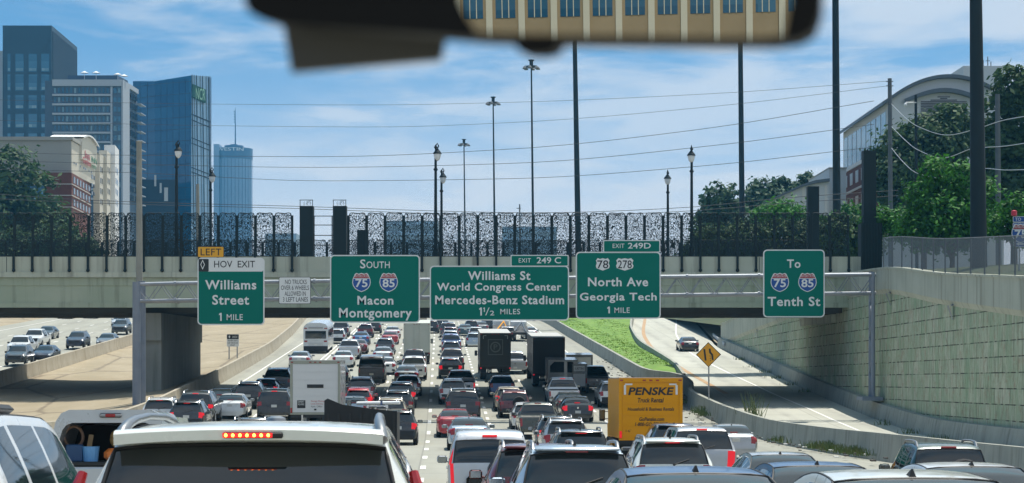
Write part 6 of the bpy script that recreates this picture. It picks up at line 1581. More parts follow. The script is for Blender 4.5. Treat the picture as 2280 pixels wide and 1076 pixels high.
# taller van body of the truck ahead of it
r, T = boxbody('box_truck', 'tall cream truck top showing just above the pale trailer', 'truck', 931, 706, 285, 2.4, 6.0, 2.5, 1.1, PA['beige'], PA['beige'], TT, cab_col='white')
r, T = boxbody('box_truck', 'small grey box truck body right of the horse trailer', 'truck', 1290, 792, 166, 2.2, 3.6, 1.45, .7, PA['grey'], PA['wgrey'], TT, cab=False, rear='flat', frame=PA['grey'], lights=False)

def bus():
    Y = solveY(719, 3.3, ZR); r = empty('coach_bus', (xat(703, Y), Y, ZR(Y)), 'white bus with wide rear window in the far left lane', 'bus', None, (slope(ZR, Y), 0, heading(Y)))
    w, H, L = 1.28, 3.3, 11.0
    sec = [(-w, .5), (w, .5), (w, 2.7), (w - .06, 2.95), (w - .3, 3.18), (.5, 3.29), (-.5, 3.29), (-w + .3, 3.18), (-w + .06, 2.95), (-w, 2.7)]
    q = MB().prism(sec, 0, L); q.build('body', PA['bus'], r, smooth=True, world=False, angle=30)
    q = MB().rbox((0, -.01, 2.05), (2.15, .06, .8), .02); q.build('rear_window', GL_, r, world=False)
    q = MB().rbox((0, -.03, .62), (2.5, .16, .5), .04); q.build('bumper', MV['dark'], r, world=False)
    for sx in (-1, 1):
        MB().rbox((sx * 1.02, -.02, 1.38), (.32, .05, .16), .02).build('tail_light', MV['lamp'], r, world=False)
        MB().rbox((sx * 1.1, -.02, 2.72), (.16, .05, .12), .02).build('marker_light', MV['lamp'], r, world=False)
        MB().rbox((sx * .95, -.02, 2.72), (.12, .05, .10), .02).build('marker_light', MV['lamp'], r, world=False)
        for k in range(6):
            q = MB().rbox((sx * (w + .005), 1.2 + k * 1.6, 2.15), (.03, 1.35, .75), .01); q.build('side_window', GL_, r, world=False)
    q = MB().rbox((0, -.01, 2.78), (1.5, .04, .18), .01); q.build('sign_panel', M['alu'], r, world=False)
    q = MB().rbox((0, -.02, 1.45), (.6, .03, .04), .01); q.rbox((0, -.01, 1.0), (1.5, .03, .5), .01); q.build('engine_hatch', PA['wgrey'], r, world=False)
    wm, rm_ = wheel_meshes(.5, .3)
    for y in (2.6, 8.6):
        for sx in (-1, 1):
            o = bpy.data.objects.new('wheel', wm); link(o); o.parent = r; o.location = (sx * 1.12, y, .5); o.material_slots[0].link = 'OBJECT'; o.material_slots[0].material = MV['tyre']
    q = MB().box(-.155, .155, -.03, -.005, .95, 1.1); q.build('licence_plate', MV['plate'], r, world=False)
bus()
# livestock style trailer with open upper back, hauled by the white pickup's neighbour
def horse_trailer():
    Y = solveY(800, 2.55, ZR); r = empty('stock_trailer', (xat(1254, Y), Y, ZR(Y)), 'grey-white stock trailer with dark open upper back', 'trailer', None, (slope(ZR, Y), 0, heading(Y)))
    w, H = 1.12, 2.55
    q = MB(); q.box(-w, w, .08, 4.4, .6, 1.55); q.box(-w, -w + .06, .08, 4.4, 1.551, 2.35); q.box(w - .06, w, .08, 4.4, 1.551, 2.35); q.box(-w, w, .06, 4.4, 2.352, 2.5); q.build('body', PA['white'], r, world=False); q = MB().box(-w + .061, w - .061, .5, .6, 1.551, 2.351); q.build('shade_sheet', MV['bed'], r, world=False)  # black sheet in the opening stands for the shade inside
    q = MB(); q.box(-w, w, 0, .07, .6, 1.55); q.box(-w, -w + .13, 0, .07, 1.551, 2.5); q.box(w - .13, w, 0, .07, 1.551, 2.5); q.box(-w + .131, w - .131, 0, .07, 2.36, 2.5)
    for sx in (-1, 1): q.prism([(sx * (w - .132), 2.05), (sx * (w - .132), 2.358), (sx * (w - .44), 2.358)][::-sx], 0, .07); q.build('rear_frame', PA['white'], r, world=False)
    q = MB().box(.06, .30, -.02, .05, .62, 2.38); q.build('centre_post', PA['white'], r, world=False)
    for sx in (-1, 1): MB().rbox((sx * 1.0, -.03, .85), (.12, .03, .2), .01).build('tail_light', MV['lamp'], r, world=False)
    wm, rm_ = wheel_meshes(.36, .22)
    for y in (1.6, 2.5):
        for sx in (-1, 1):
            o = bpy.data.objects.new('wheel', wm); link(o); o.parent = r; o.location = (sx * (w + .12), y, .36); o.material_slots[0].link = 'OBJECT'; o.material_slots[0].material = MV['tyre']
horse_trailer()
# tool trailer with warning signs right of the white pickup
Y = 150; r = empty('tool_trailer', (xat(1291, Y), Y, ZR(Y)), 'small grey work trailer with lettered panel beside the white pickup', 'trailer', None, (slope(ZR, Y), 0, heading(Y)))
q = MB().box(-.55, .55, 0, 2.6, .5, 2.25); q.build('body', PA['grey'], r, world=False)
q = MB().box(-.45, .35, -.03, -.002, 1.7, 2.1); pn = q.build('panel', M['sign_white'], r, world=False); _ltr(r, 'UETN', -.36, .26, 1.82, 1.98, M['sign_black'], 'lettering', .01, 0, pn)
for sx in (-1, 1): MB().rbox((sx * .48, -.03, 1.0), (.1, .03, .4), .01).build('tail_light', MV['lamp'], r, world=False)
q = MB().box(-.5, .4, -.02, -.002, .6, 1.5); q.build('tailgate', PA['wgrey'], r, world=False)
wm, rm_ = wheel_meshes(.34, .2)
for sx in (-1, 1):
    o = bpy.data.objects.new('wheel', wm); link(o); o.parent = r; o.location = (sx * .66, 1.2, .34); o.material_slots[0].link = 'OBJECT'; o.material_slots[0].material = MV['tyre']
# black high-sided dump trailer with an aluminium ladder and pipes on it
Y = 60.0; r = empty('dump_trailer', (xat(803, Y), Y, ZR(Y)), 'black high-sided trailer directly ahead of the big white suv', 'trailer', None, (slope(ZR, Y), 0, heading(Y)))
q = MB(); w = 1.08
q.prism([(-w, .6), (w, .6), (w, 2.18), (.35, 2.25), (-.55, 2.38), (-w + .1, 2.56), (-w, 2.5)], 0, .06)
q.box(-w, -w + .05, .062, 4.2, .6, 2.45); q.box(w - .05, w, .062, 4.2, .6, 2.15); q.box(-w + .051, w - .051, .062, 4.2, .6, .7); q.build('body', MV['bed'], r, world=False)
for k in range(7):
    x = -w + .1 + k * (2 * w - .2) / 6
    MB().box(x - .03, x + .03, -.05, -.002, .65, 2.12).build('rib', MV['dark'], r, world=False)
for sx in (-1, 1): MB().rbox((sx * .98, -.07, .8), (.12, .04, .2), .01).build('tail_light', MV['lamp'], r, world=False)
wm, rm_ = wheel_meshes(.38, .22)
for y in (1.6, 2.5):
    for sx in (-1, 1):
        o = bpy.data.objects.new('wheel', wm); link(o); o.parent = r; o.location = (sx * (w + .13), y, .38); o.material_slots[0].link = 'OBJECT'; o.material_slots[0].material = MV['tyre']
zt = ZR(Y) + 2.2
ld = empty('ladder', (xat(838, Y), Y + .3, zt + .02), 'aluminium ladder lying on the black trailer', 'ladder', None, (slope(ZR, Y), 0, heading(Y) + R(2)))
for x in (-.28, .30): MB().box(x - .03, x + .03, 0, 3.6, .04, .13).build('rail', MV['chrome'], ld, world=False)
for k in range(11): MB().tube((-.25, .2 + k * .32, .085), (.27, .2 + k * .32, .085), .016, n=6).build('rung', MV['chrome'], ld, world=False)
pp = empty('pipe_bundle', (xat(842, Y), Y + .25, zt + .16), 'bundle of white pipes with blue strap above the ladder', 'pipes', None, (slope(ZR, Y), 0, heading(Y) + R(84)))
for k in range(3): MB().tube((0 + k * .11, -.62, .06), (0 + k * .11, .66, .06), .05, n=10).build('pipe', M['roof_white'], pp, smooth=True, world=False)
q = MB().box(-.06, .29, -.12, -.06, .0, .12); q.build('strap', PA['blue'], pp, world=False)

# ------------------------------------------------------------------ traffic, far to near
TRAFFIC = [
 # HOV lane and far left
 ('sedan', 'silver', 666, 784, 'silver sedan just behind the white bus', ''),
 ('suv', 'white', 750, 733, 'white suv half hidden behind the right side of the bus', ''),
 ('pickup', 'navy', 757, 717, 'dark blue truck showing above and right of the bus', ''),
 ('bigsuv', 'navy', 617, 822, 'dark blue suv with pale roof left of the white box truck', ''),
 ('sedan', 'black', 588, 846, 'black sedan between the dark suv and the box truck, red left lamp', 't'),
 ('suv', 'black', 552, 853, 'black suv with white licence plate near the bridge pier', ''),
 ('sedan', 'dkgrey', 486, 869, 'dark low car in the shade at the pier foot', ''),
 ('bigsuv', 'black', 434, 873, 'tall black suv with lit brake lights right of the gantry leg', 'tc'),
 ('sedan', 'white', 511, 880, 'white sedan with dim red lamps left of the black tool-box pickup', ''),
 ('suv', 'white', 353, 888, 'white suv with lit centre brake light at the gantry foot', 'c'),
 ('suv', 'dkgrey', 414, 894, 'dark grey suv with silver roof rails and lit lamps right of the white one', 'tc'),
 ('bigsuv', 'black', 610, 868, 'black suv close against the left edge of the white box truck', 'c'),
 # double white line lane
 ('sedan', 'steelblue', 803, 740, 'dark steel-blue sedan beside the double white line', ''),
 ('suv', 'maroon', 813, 722, 'dark maroon suv right of the double white line', ''),
 ('suv', 'black', 832, 714, 'black suv farthest up beside the maroon suv', ''),
 ('sedan', 'maroon', 797, 757, 'dark red car peeking out right of the grey-white pickup', ''),
 ('pickup', 'wgrey', 776, 758, 'grey-white pickup left of the dark passenger van', ''),
 ('sedan', 'white', 763, 783, 'white sedan just above the white box truck roof', ''),
 ('fullvan', 'black', 827, 793, 'tall black passenger van in the left lanes', ''),
 ('suv', 'silver', 803, 842, 'silver-grey suv right of the white box truck', ''),
 ('hatch', 'brightred', 797, 867, 'bright red hatchback at the right side of the box truck', 't'),
 ('sedan', 'iceblue', 785, 886, 'pale blue car half hidden behind the box truck corner', ''),
 # lane left of centre
 ('sedan', 'white', 873, 728, 'white sedan farthest up the column left of the pale trailer', ''),
 ('sedan', 'red', 868, 739, 'dark red sedan below the white one, left of the pale trailer', ''),
 ('suv', 'grey', 857, 754, 'grey suv with reddish lamps in the column left of the pale trailer', ''),
 ('sedan', 'silver', 852, 774, 'silver sedan above the dark passenger van', ''),
 ('sedan', 'white', 856, 797, 'white sedan partly hidden by the dark passenger van', ''),
 ('pickup', 'black', 922, 779, 'black pickup right under the pale trailer', ''),
 ('pickup', 'white', 921, 796, 'white-roofed pickup with black bed cover behind the pale trailer', '', dict(drop=())),
 ('coupe', 'silver', 908, 838, 'silver sedan with red lamps in the bridge shadow', ''),
 ('suv', 'dkgrey', 893, 853, 'dark grey suv with lit lamps in the bridge shadow', 't'),
 ('suv', 'black', 885, 872, 'black suv behind the one in the bridge shadow', ''),
 ('suv', 'beige', 869, 888, 'beige suv with roof rails just above the ladder', ''),
 # centre lane
 ('suv', 'black', 961, 714, 'black suv at the far end right of the pale trailer', ''),
 ('bigsuv', 'dkgrey', 998, 718, 'dark suv at the far end of the centre lane', ''),
 ('suv', 'maroon', 1003, 729, 'dark maroon suv second in the far centre lane', ''),
 ('suv', 'silver', 1003, 737, 'silver-roofed suv above the blue pickup', ''),
 ('pickup', 'blue', 1005, 745, 'blue pickup with wooden load in the far centre lane', ''),
 ('suv', 'navy', 1005, 761, 'navy suv directly behind the blue pickup', ''),
 ('pickup', 'black', 1007, 778, 'black pickup with tan rail in the centre lane', ''),
 ('suv', 'dkgrey', 1003, 798, 'dark suv with blazing red brake lights in the centre lane', 'tc'),
 ('pickup', 'silver', 1026, 828, 'silver pickup with dark cab behind the dark suv', 't'),
 ('suv', 'white', 1009, 846, 'white suv with red lamps straddling the bridge shadow', ''),
 ('bigsuv', 'black', 1031, 868, 'black suv with chrome strip right behind the white suv', ''),
 ('sedan', 'red', 1013, 913, 'red sedan with black left mirror in the centre lane', ''),
 ('sedan', 'iceblue', 1045, 930, 'pale blue-white sedan ahead of the grey-white delivery van', ''),
 ('suv', 'dkgrey', 985, 711, 'dark suv at the top of the centre lane, half under the wide guide sign', ''),
 ('suv', 'black', 1086, 711, 'black suv at the far end just left of the tow truck', ''),
 ('sedan', 'grey', 1072, 717, 'grey sedan at the far end below the wide guide sign', ''),
 ('sedan', 'grey', 905, 816, 'grey sedan nose to tail with the white-roofed pickup', ''),
 ('suv', 'navy', 747, 812, 'navy suv directly beyond the white box truck', ''),
 # lane right of centre
 ('sedan', 'teal', 1036, 723, 'teal sedan left of the white far-off hatchback', ''),
 ('suv', 'navy', 1050, 714, 'navy suv at the far end above the teal sedan', ''),
 ('hatch', 'white', 1060, 729, 'white hatchback left of the ringed-P trailer, farther one', ''),
 ('hatch', 'iceblue', 1056, 742, 'pale blue hatchback left of the ringed-P trailer, nearer one', ''),
 ('suv', 'silver', 1131, 728, 'silver-green suv above the ringed-P trailer', ''),
 ('sedan', 'silver', 1180, 729, 'silver sedan above the ribbed black trailer', ''),
 ('pickup', 'silver', 1147, 785, 'grey pickup squeezed between the two dark trailers', ''),
 ('hatch', 'blue', 1118, 838, 'blue car with one amber light under the ringed-P trailer', ''),
 ('hatch', 'beige', 1134, 864, 'cream-roofed car with a red lamp behind the blue car', 't'),
 ('boxsuv', 'maroon', 1146, 871, 'maroon-grey suv with tall red lamp columns', ''),
 ('hatch', 'white', 1176, 899, 'white hatchback half hidden behind the dark olive pickup', ''),
 ('pickup', 'olive', 1202, 898, 'dark olive pickup with round sticker in its rear window', ''),
 # right lanes
 ('pickup', 'white', 1257, 845, 'white pickup with stickers and lit lamp before the stock trailer', 'c'),
 ('pickup', 'black', 1329, 818, 'tall black pickup right of the stock trailer', ''),
 ('sedan', 'grey', 1272, 876, 'grey sedan half hidden behind the black sedan', ''),
 ('coupe', 'black', 1287, 886, 'black sedan with lit red lamps and white plate in the right lanes', 'tc'),
 ('suv', 'white', 1366, 852, 'white suv peeking out left of the yellow truck', ''),
]
for row in TRAFFIC:
    kind, col, px, py, lab, lit = row[:6]; car(kind, col, px, py, lab, lit, **(row[6] if len(row) > 6 else {}))
# work truck wreckers at the far end
for px, py, lab, c1 in ((1118, 714, 'tow truck with yellow gear at the far end', 'yellow'), (1158, 716, 'dark tilted flatbed truck at the far end', 'dkgrey')):
    Y = solveY(py, 2.4, ZR); r = empty('tow_truck', (xat(px, Y), Y, ZR(Y)), lab, 'truck', None, (slope(ZR, Y), 0, heading(Y)))
    q = MB(); q.box(-1.1, 1.1, 0, 4.5, .8, 1.1); q.add([(-1.05, .1, 1.1), (1.05, .1, 1.1), (1.05, 4.4, 1.7), (-1.05, 4.4, 1.7)], [(0, 1, 2, 3)]); q.build('bed', MV['dark'], r, world=False)
    q = MB(); q.rbox((0, 5.6, 1.5), (2.0, 1.9, 1.8), .2); q.build('cab', PA['white'], r, world=False)
    q = MB(); q.tube((-.7, .3, 1.15), (.3, 3.4, 2.2), .09, n=8); q.tube((.7, .3, 1.15), (.3, 3.4, 2.2), .07, n=8); q.build('boom', PA[c1], r, world=False)
    for sx in (-1, 1): MB().rbox((sx * .95, -.03, .95), (.14, .04, .16), .01).build('tail_light', MV['lamp'], r, world=False)
    for y in (1.2, 5.6):
        for sx in (-1, 1):
            o = bpy.data.objects.new('wheel', wm); link(o); o.parent = r; o.location = (sx * .98, y, .38); o.material_slots[0].link = 'OBJECT'; o.material_slots[0].material = MV['tyre']

# nearer vehicles at measured distances
car('suv', 'black', 552, 897, 'black suv with wide lit centre brake light beside the tool-box rack', 'tc', Y=80)
car('sedan', 'white', 606, 899, 'white car roof showing behind the black tool boxes', '', Y=84)
Y = 73.0; r = empty('tool_box_rack', (xat(577, Y), Y, ZR(Y)), 'two black truck tool boxes in a grey post rack', 'rack', None, (slope(ZR, Y), 0, heading(Y)))
for x in (-.72, .72): MB().box(x - .05, x + .05, 0, .1, .5, 1.82).build('post', MV['rail'], r, world=False)
for sx in (-1, 1):
    b_ = MB().rbox((sx * .35, .3, 1.45), (.66, .5, .55), .03).build('tool_box', MV['dark'], r, world=False)
    MB().rbox((sx * .35, .04, 1.52), (.42, .03, .08), .01).build('label_plate', M['sign_white'], b_, world=False)
MB().box(-.8, .8, 0, 1.6, .42, .58).build('bed', MV['dark'], r, world=False)
for sx in (-1, 1):
    o = bpy.data.objects.new('wheel', wm); link(o); o.parent = r; o.location = (sx * .8, .8, .38); o.material_slots[0].link = 'OBJECT'; o.material_slots[0].material = MV['tyre']
car('sedan', 'silver', 468, 929, 'silver car roof just above the big white suv, left of the tool boxes', '', Y=52)
car('suv', 'dkgrey', 887, 905, 'dark grey suv with tall red lamp right of the black trailer', 't', Y=98)
vn = car('van+', 'wgrey', 1091, 952, 'grey-white delivery van with black mirror, right of the lane gap', 'tc', Y=43.5)
pl = [c for c in vn.children if c.name.startswith('licence_plate')][0]
vs, fs = text_geo('RIW5461', .012)
MB().add([(-.14 + .28 * u, -.012, -.05 + .10 * v) for u, v in vs], fs).build('lettering', M['sign_black'], pl, world=False)
MB().rbox((-.02, -.02, .70), (.98, .03, .34), .05).build('plate_recess', MV['dark'], vn, world=False); pl.location.y -= .03
car('suv', 'black', 1243, 925, 'black suv with amber and red lamp behind the silver topper pickup', 't', Y=84)
car('suv', 'silver', 1263, 933, 'silver-framed suv with dark rear glass right of the olive pickup', '', Y=77)
car('suv+', 'dkgrey', 1297, 957, 'dark grey suv with roof rails and small lit brake light', 'c', Y=57)
car('suv+', 'maroon', 1203, 984, 'dusty maroon suv left of the shiny silver-blue one', '', Y=34)
car('suv+', 'iceblue', 1290, 985, 'shiny silver-blue suv with shark-fin antenna, nearest of the centre-right lane', '', Y=27.5)
car('suv', 'navy', 1508, 937, 'navy suv with open roof rack in front of the yellow truck', '', Y=68, drop=('roof_rail',))
car('minivan+', 'silver', 1567, 957, 'silver minivan with tall lit red lamps', 'tc', Y=57)
car('sedan', 'silver', 1640, 938, 'silver sedan with yellow licence plate beside the right barrier', '', Y=81)
car('suv+', 'pwhite', 1503, 982, 'white suv with wide lit brake strip and rear wiper', 'c', Y=44)
car('sedan+', 'steelblue', 1602, 1037, 'steel-blue sedan roof at the bottom edge, with fin antenna', '', Y=15.5)
car('sedan+', 'silver', 1765, 1008, 'silver sedan with pale rear glass right of the white suv', '', Y=39)
car('sedan+', 'steelblue', 1868, 1034, 'dull blue sedan roof right of the steel-blue one, bottom edge', '', Y=25)
car('sedan+', 'pwhite', 2145, 1060, 'white car roof in the bottom right corner', '', Y=13.2)
car('boxsuv+', 'green', 2120, 996, 'dark green suv with spare wheel on its back door', '', Y=41.5, yaw=-3)
car('sedan+', 'white', 2235, 1043, 'white sedan cut by the right picture edge, behind the white roof', '', Y=24)
# on the ramp
car('sedan', 'black', 1537, 752, 'dark sedan alone on the sunlit exit ramp', '', zf=ZRAMP)
# oncoming traffic
def ZOC(Y): return ZO(Y) + .2
for kind, col, px, py, lab in (('pickup', 'dkgrey', 143, 684, 'dark oncoming pickup right under the bridge edge, leftmost of two'), ('bigsuv', 'black', 200, 682, 'dark oncoming suv under the bridge edge, right of the dark pickup'),
        ('sedan', 'silver', 262, 703, 'pale oncoming car just visible above the dark grey suv'), ('suv', 'dkgrey', 264, 712, 'dark grey oncoming suv near the gantry leg'), ('sedan', 'dkgrey', 97, 727, 'dark oncoming sedan behind the white pickups'),
        ('pickup', 'white', 69, 733, 'white oncoming pickup, farther of two white ones'), ('pickup', 'white', 36, 748, 'white oncoming work truck, nearer of two white ones'), ('suv', 'navy', 165, 739, 'navy oncoming suv alone in its lane'),
        ('coupe', 'grey', 232, 743, 'grey oncoming sedan half hidden by the stained barrier'), ('suv', 'dkgrey', 31, 770, 'dark oncoming suv at the left picture edge'), ('coupe', 'navy', 92, 770, 'dark blue oncoming sedan right against the stained barrier')):
    car(kind, col, px, py, lab, '', zf=ZOC, toward=True)
# ------------------------------------------------------------------ the three nearest vehicles on the left
SPEC['heroSUV'] = dict(SPEC['bigsuv'], L=4.9, wroof=.80, zb=.34, belt=[(0, 1.16), (1.0, 1.18), (2.6, 1.22), (3.4, 1.14), (4.9, 1.0)],
    top=[(0, .55), (.015, .66), (.05, .85), (.08, 1.0), (.10, 1.12), (.13, 1.17), (.27, 1.45), (.36, 1.60), (.42, 1.68), (.50, 1.735), (.62, 1.765), (.9, 1.79), (1.5, 1.81), (2.4, 1.80), (2.8, 1.74), (3.45, 1.26), (4.2, 1.14), (4.7, .95), (4.9, .6)],
    width=[(0, .92), (.06, .98), (.35, 1.04), (1.2, 1.06), (4.0, 1.05), (4.7, .95), (4.9, .78)], rg=(.135, .41), ws=(2.8, 3.4), win=[(.50, 1.05), (1.15, 1.95), (2.03, 3.0)], axles=(.95, 3.9), mirror=2.95, rails=None, chmsl=None, wiper=False, spoiler=False, fin=None, platez=.88)
CATS['heroSUV'] = 'suv'; NAMES['heroSUV'] = 'suv'
Yh = 11.5
hs = place('heroSUV+', 'pwhite', 'big white suv directly ahead with glowing LED brake strip in its roof spoiler', (xat(541, Yh), Yh, ZR(Yh) - .01), (slope(ZR, Yh), 0, heading(Yh)), '', GRP['suv'])
# roof spoiler: a wide wing overhanging the rear glass
q = MB(); wS = .785; n_ = 16
rows = []
for k in range(n_ + 1):
    x = -wS + 2 * wS * k / n_; e = 1 - abs(x / wS) ** 4; cv = .028 * (1 - (x / wS) ** 2)
    notch = .012 if abs(x) > .40 else 0.0
    rows.append([(x, .62, 1.752 + cv * .9), (x, .34, 1.752 + cv), (x, .235 + .05 * (x / wS) ** 2, 1.735 + cv + notch * .6), (x, .215 + .05 * (x / wS) ** 2, 1.725 + cv), (x, .232 + .05 * (x / wS) ** 2, 1.672 + cv * .8 - .01 * (1 - e)), (x, .25 + .05 * (x / wS) ** 2, 1.664 + cv * .8), (x, .42, 1.690 + cv * .5)])
vs = [p for r_ in rows for p in r_]; m_ = 7
q.add(vs, [(i * m_ + j, i * m_ + j + 1, (i + 1) * m_ + j + 1, (i + 1) * m_ + j) for i in range(n_) for j in range(m_ - 1)] + [tuple(range(m_ - 1, -1, -1)), tuple(range(n_ * m_, n_ * m_ + m_))])
sp = q.build('spoiler', PA['pwhite'], hs, smooth=True, angle=40, world=False)
q = MB().rbox((.03, .222, 1.720), (.35, .03, .036), .008); hb = q.build('brake_light_housing', MV['dark'], sp, world=False)
for k in range(7):
    MB().rbox((-.125 + k * .041, .200, 1.720), (.017, .012, .018), .005).build('led', MV['led'], sp, world=False)
q = MB().rbox((0, .206, 1.720), (.29, .006, .028), .002); q.build('red_lens', mat('brake_lens_glow', (.45, .01, .01), .2, emit=(1, .02, .02), es=.8), sp, world=False)
for sx in (-1, 1):                                   # thick silver roof rails
    q = MB(); X_ = sx * .755
    q.path([(X_ * 1.03, .42, 1.690), (X_ * 1.015, .50, 1.745), (X_, .62, 1.785), (X_ * .985, .82, 1.812), (X_ * .97, 1.3, 1.838), (X_ * .96, 2.0, 1.838), (X_ * .95, 2.45, 1.81), (X_ * .95, 2.6, 1.76)], [.034, .036, .032, .028, .024, .024, .026, .03], 10)
    q.build('roof_rail', MV['rail'], hs, smooth=True, angle=60, world=False)
q = MB(); q.lathe((.03, 1.9, 1.80), [(.07, 0), (.065, .03), (.03, .045)], 12); q.build('antenna', MV['rail'], hs, smooth=True, world=False)
for sx in (-1, 1):                                   # tall upper tail lights on the corners
    q = MB(); q.path([(sx * .965, .30, 1.50), (sx * 1.0, .22, 1.36), (sx * 1.02, .16, 1.18)], [.03, .045, .05], 8); q.build('tail_light', MV['lamp'], hs, smooth=True, world=False)

SPEC['heroL'] = dict(SPEC['bigsuv'], rails=None); CATS['heroL'] = 'suv'; NAMES['heroL'] = 'suv'
Yl = 12.9
ls = car('heroL+', 'white', -330, 905, 'white suv at the left edge, its right side windows facing us', '', Y=Yl, dark_glass=False)
q = MB()                                             # roof cross box at its rear
q.rbox((.42, 1.3, 1.90), (.34, 1.5, .07), .03); q.build('roof_box', MV['dark'], ls, smooth=True, world=False)

# white pickup with an open-backed cap full of gear
KZ = 1.10
Yp = 30.5; xp = xat(238, Yp)
r = empty('capped_pickup', (xp, Yp, ZR(Yp) + .02), 'white work pickup with open rear cap showing gear, left of the big white suv', 'pickup', GRP['pickup'], (slope(ZR, Yp), 0, heading(Yp)))
wc = PA['wgrey']
q = MB(); q.rbox((0, 2.9, .85), (1.92, 5.6, .78), .10); q.build('body', wc, r, smooth=True, angle=30, world=False)
out = [(-.93, 1.20), (.93, 1.20), (.90, 1.45), (.80, 1.82), (.72, 1.93), (.60, 1.98), (-.60, 1.98), (-.72, 1.93), (-.80, 1.82), (-.90, 1.45)]
inn = [(-.80, 1.26), (.80, 1.26), (.78, 1.45), (.70, 1.70), (.64, 1.77), (.55, 1.80), (-.55, 1.80), (-.64, 1.77), (-.70, 1.70), (-.78, 1.45)]
def ringshell(mb, o, i, y0, y1):
    n = len(o); vs = [(x, y0, z) for x, z in o] + [(x, y0, z) for x, z in i] + [(x, y1, z) for x, z in o] + [(x, y1, z) for x, z in i]
    mb.add(vs, [(k, (k + 1) % n, n + (k + 1) % n, n + k) for k in range(n)] + [(2 * n + k, 2 * n + (k + 1) % n, (k + 1) % n, k) for k in range(n)] + [(n + k, n + (k + 1) % n, 3 * n + (k + 1) % n, 3 * n + k) for k in range(n)] + [tuple(range(2 * n, 3 * n))])
q = MB(); ringshell(q, out, inn, .10, 2.2); cap = q.build('cap', wc, r, smooth=True, angle=30, world=False)
q = MB().rbox((.03, .08, 1.90), (.34, .05, .06), .02); q.build('brake_light', MV['rail'], cap, world=False)
q = MB().rbox((.03, .05, 1.90), (.15, .02, .045), .008); q.build('brake_lens', MV['lamp'], cap, world=False)
q = MB(); q.rbox((0, .09, 1.23), (1.86, .10, .07), .02); q.build('tailgate_edge', MV['dark'], r, world=False)
q = MB().rbox((0, .05, .92), (1.75, .08, .55), .03); q.build('tailgate', wc, r, world=False)
q = MB(); q.prism([(-.86, 1.24), (.86, 1.24), (.72, 1.90), (-.72, 1.90)], 2.25, 3.9); q.build('cab', wc, r, world=False)
for sx in (-1, 1):
    q = MB(); q.add([(sx * .925, .3, 1.3), (sx * .925, 2.1, 1.3), (sx * .85, 2.0, 1.74), (sx * .85, .4, 1.74)], [(0, 1, 2, 3)]); q.v = [(x + sx * .012, y, z) for x, y, z in q.v]; q.build('side_window', GL_, r, world=False)
    MB().rbox((sx * .90, .06, 1.0), (.12, .06, .30), .02).build('tail_light', MV['lamp'], r, world=False)
    q = MB(); q.rbox((sx * 1.12, 3.6, 1.35), (.22, .10, .26), .03); q.build('wing_mirror', MV['dark'], r, world=False)
wm_, rmm = wheel_meshes(.38, .25)
for y in (1.2, 4.6):
    for sx in (-1, 1):
        o = bpy.data.objects.new('wheel', wm_); link(o); o.parent = r; o.location = (sx * .84, y, .38); o.material_slots[0].link = 'OBJECT'; o.material_slots[0].material = MV['tyre']
q = MB(); q.box(-.78, .78, 1.5, 1.52, 1.27, 1.78); q.build('shade_sheet', MV['bed'], r, world=False)  # black sheet painted in for the shade deep inside the cap
r.scale = (1.0, 1.0, KZ)
def gear(name, lab, cat, mb, m, loc, rot=(0, 0, 0)):
    M4 = Matrix.Translation((xp, Yp, ZR(Yp) + .02)) @ Matrix.Rotation(heading(Yp), 4, 'Z') @ Matrix.Rotation(slope(ZR, Yp), 4, 'X')
    o = mb.build(name, m); o.matrix_world = M4 @ Matrix.Translation((loc[0], loc[1], loc[2] * KZ)) @ Matrix.Rotation(rot[2], 4, 'Z') @ Matrix.Rotation(rot[0], 4, 'X') @ Matrix.Rotation(rot[1], 4, 'Y'); tag(o, lab, cat); return o
gear('bucket', 'light blue bucket standing in the open back of the capped pickup', 'bucket', MB().lathe((0, 0, 0), [(.11, 0), (.13, .22), (.135, .23)], 14), mat('blue_plastic', (.12, .33, .62), .4), (-.31, .35, 1.265))
gear('crate', 'dark blue crate left of the bucket in the capped pickup', 'crate', MB().rbox((0, 0, .13), (.26, .3, .26), .015), mat('navy_plastic', (.01, .06, .16), .4), (-.57, .42, 1.265), (0, 0, .15))
gear('plank', 'pale wooden plank leaning in the back of the capped pickup', 'plank', MB().box(-.035, .035, -.02, .02, 0, .42), mat('raw_wood', (.50, .36, .2), .7), (-.42, .62, 1.27), (-.3, .12, 0))
q = MB()
for k in range(3): q.path([(.14 * math.cos(t_ * .4) - .0, -.03 * k, .16 + .16 * math.sin(t_ * .4)) for t_ in range(17)], .02, 6)
gear('hose_coil', 'brown hose coil hanging at the left inside the capped pickup', 'hose', q, mat('brown_hose', (.20, .12, .08), .5), (-.60, .55, 1.46))
q = MB(); rn = random.Random(9)
for k in range(5): q.path([(.10 * math.cos(t_ * .4) * (1 - k * .1), -.02 * k, .13 * math.sin(t_ * .4)) for t_ in range(17)], .013, 5)
gear('rope_coil', 'yellow-brown rope coil hanging inside right of the bucket', 'rope', q, mat('rope', (.42, .28, .10), .8), (.03, .7, 1.58))
gear('tarp_bag', 'orange bag behind the white suv roof in the capped pickup', 'bag', MB().rbox((0, 0, .1), (.26, .25, .2), .06), mat('orange_nylon', (.75, .20, .03), .6), (.02, .4, 1.265))

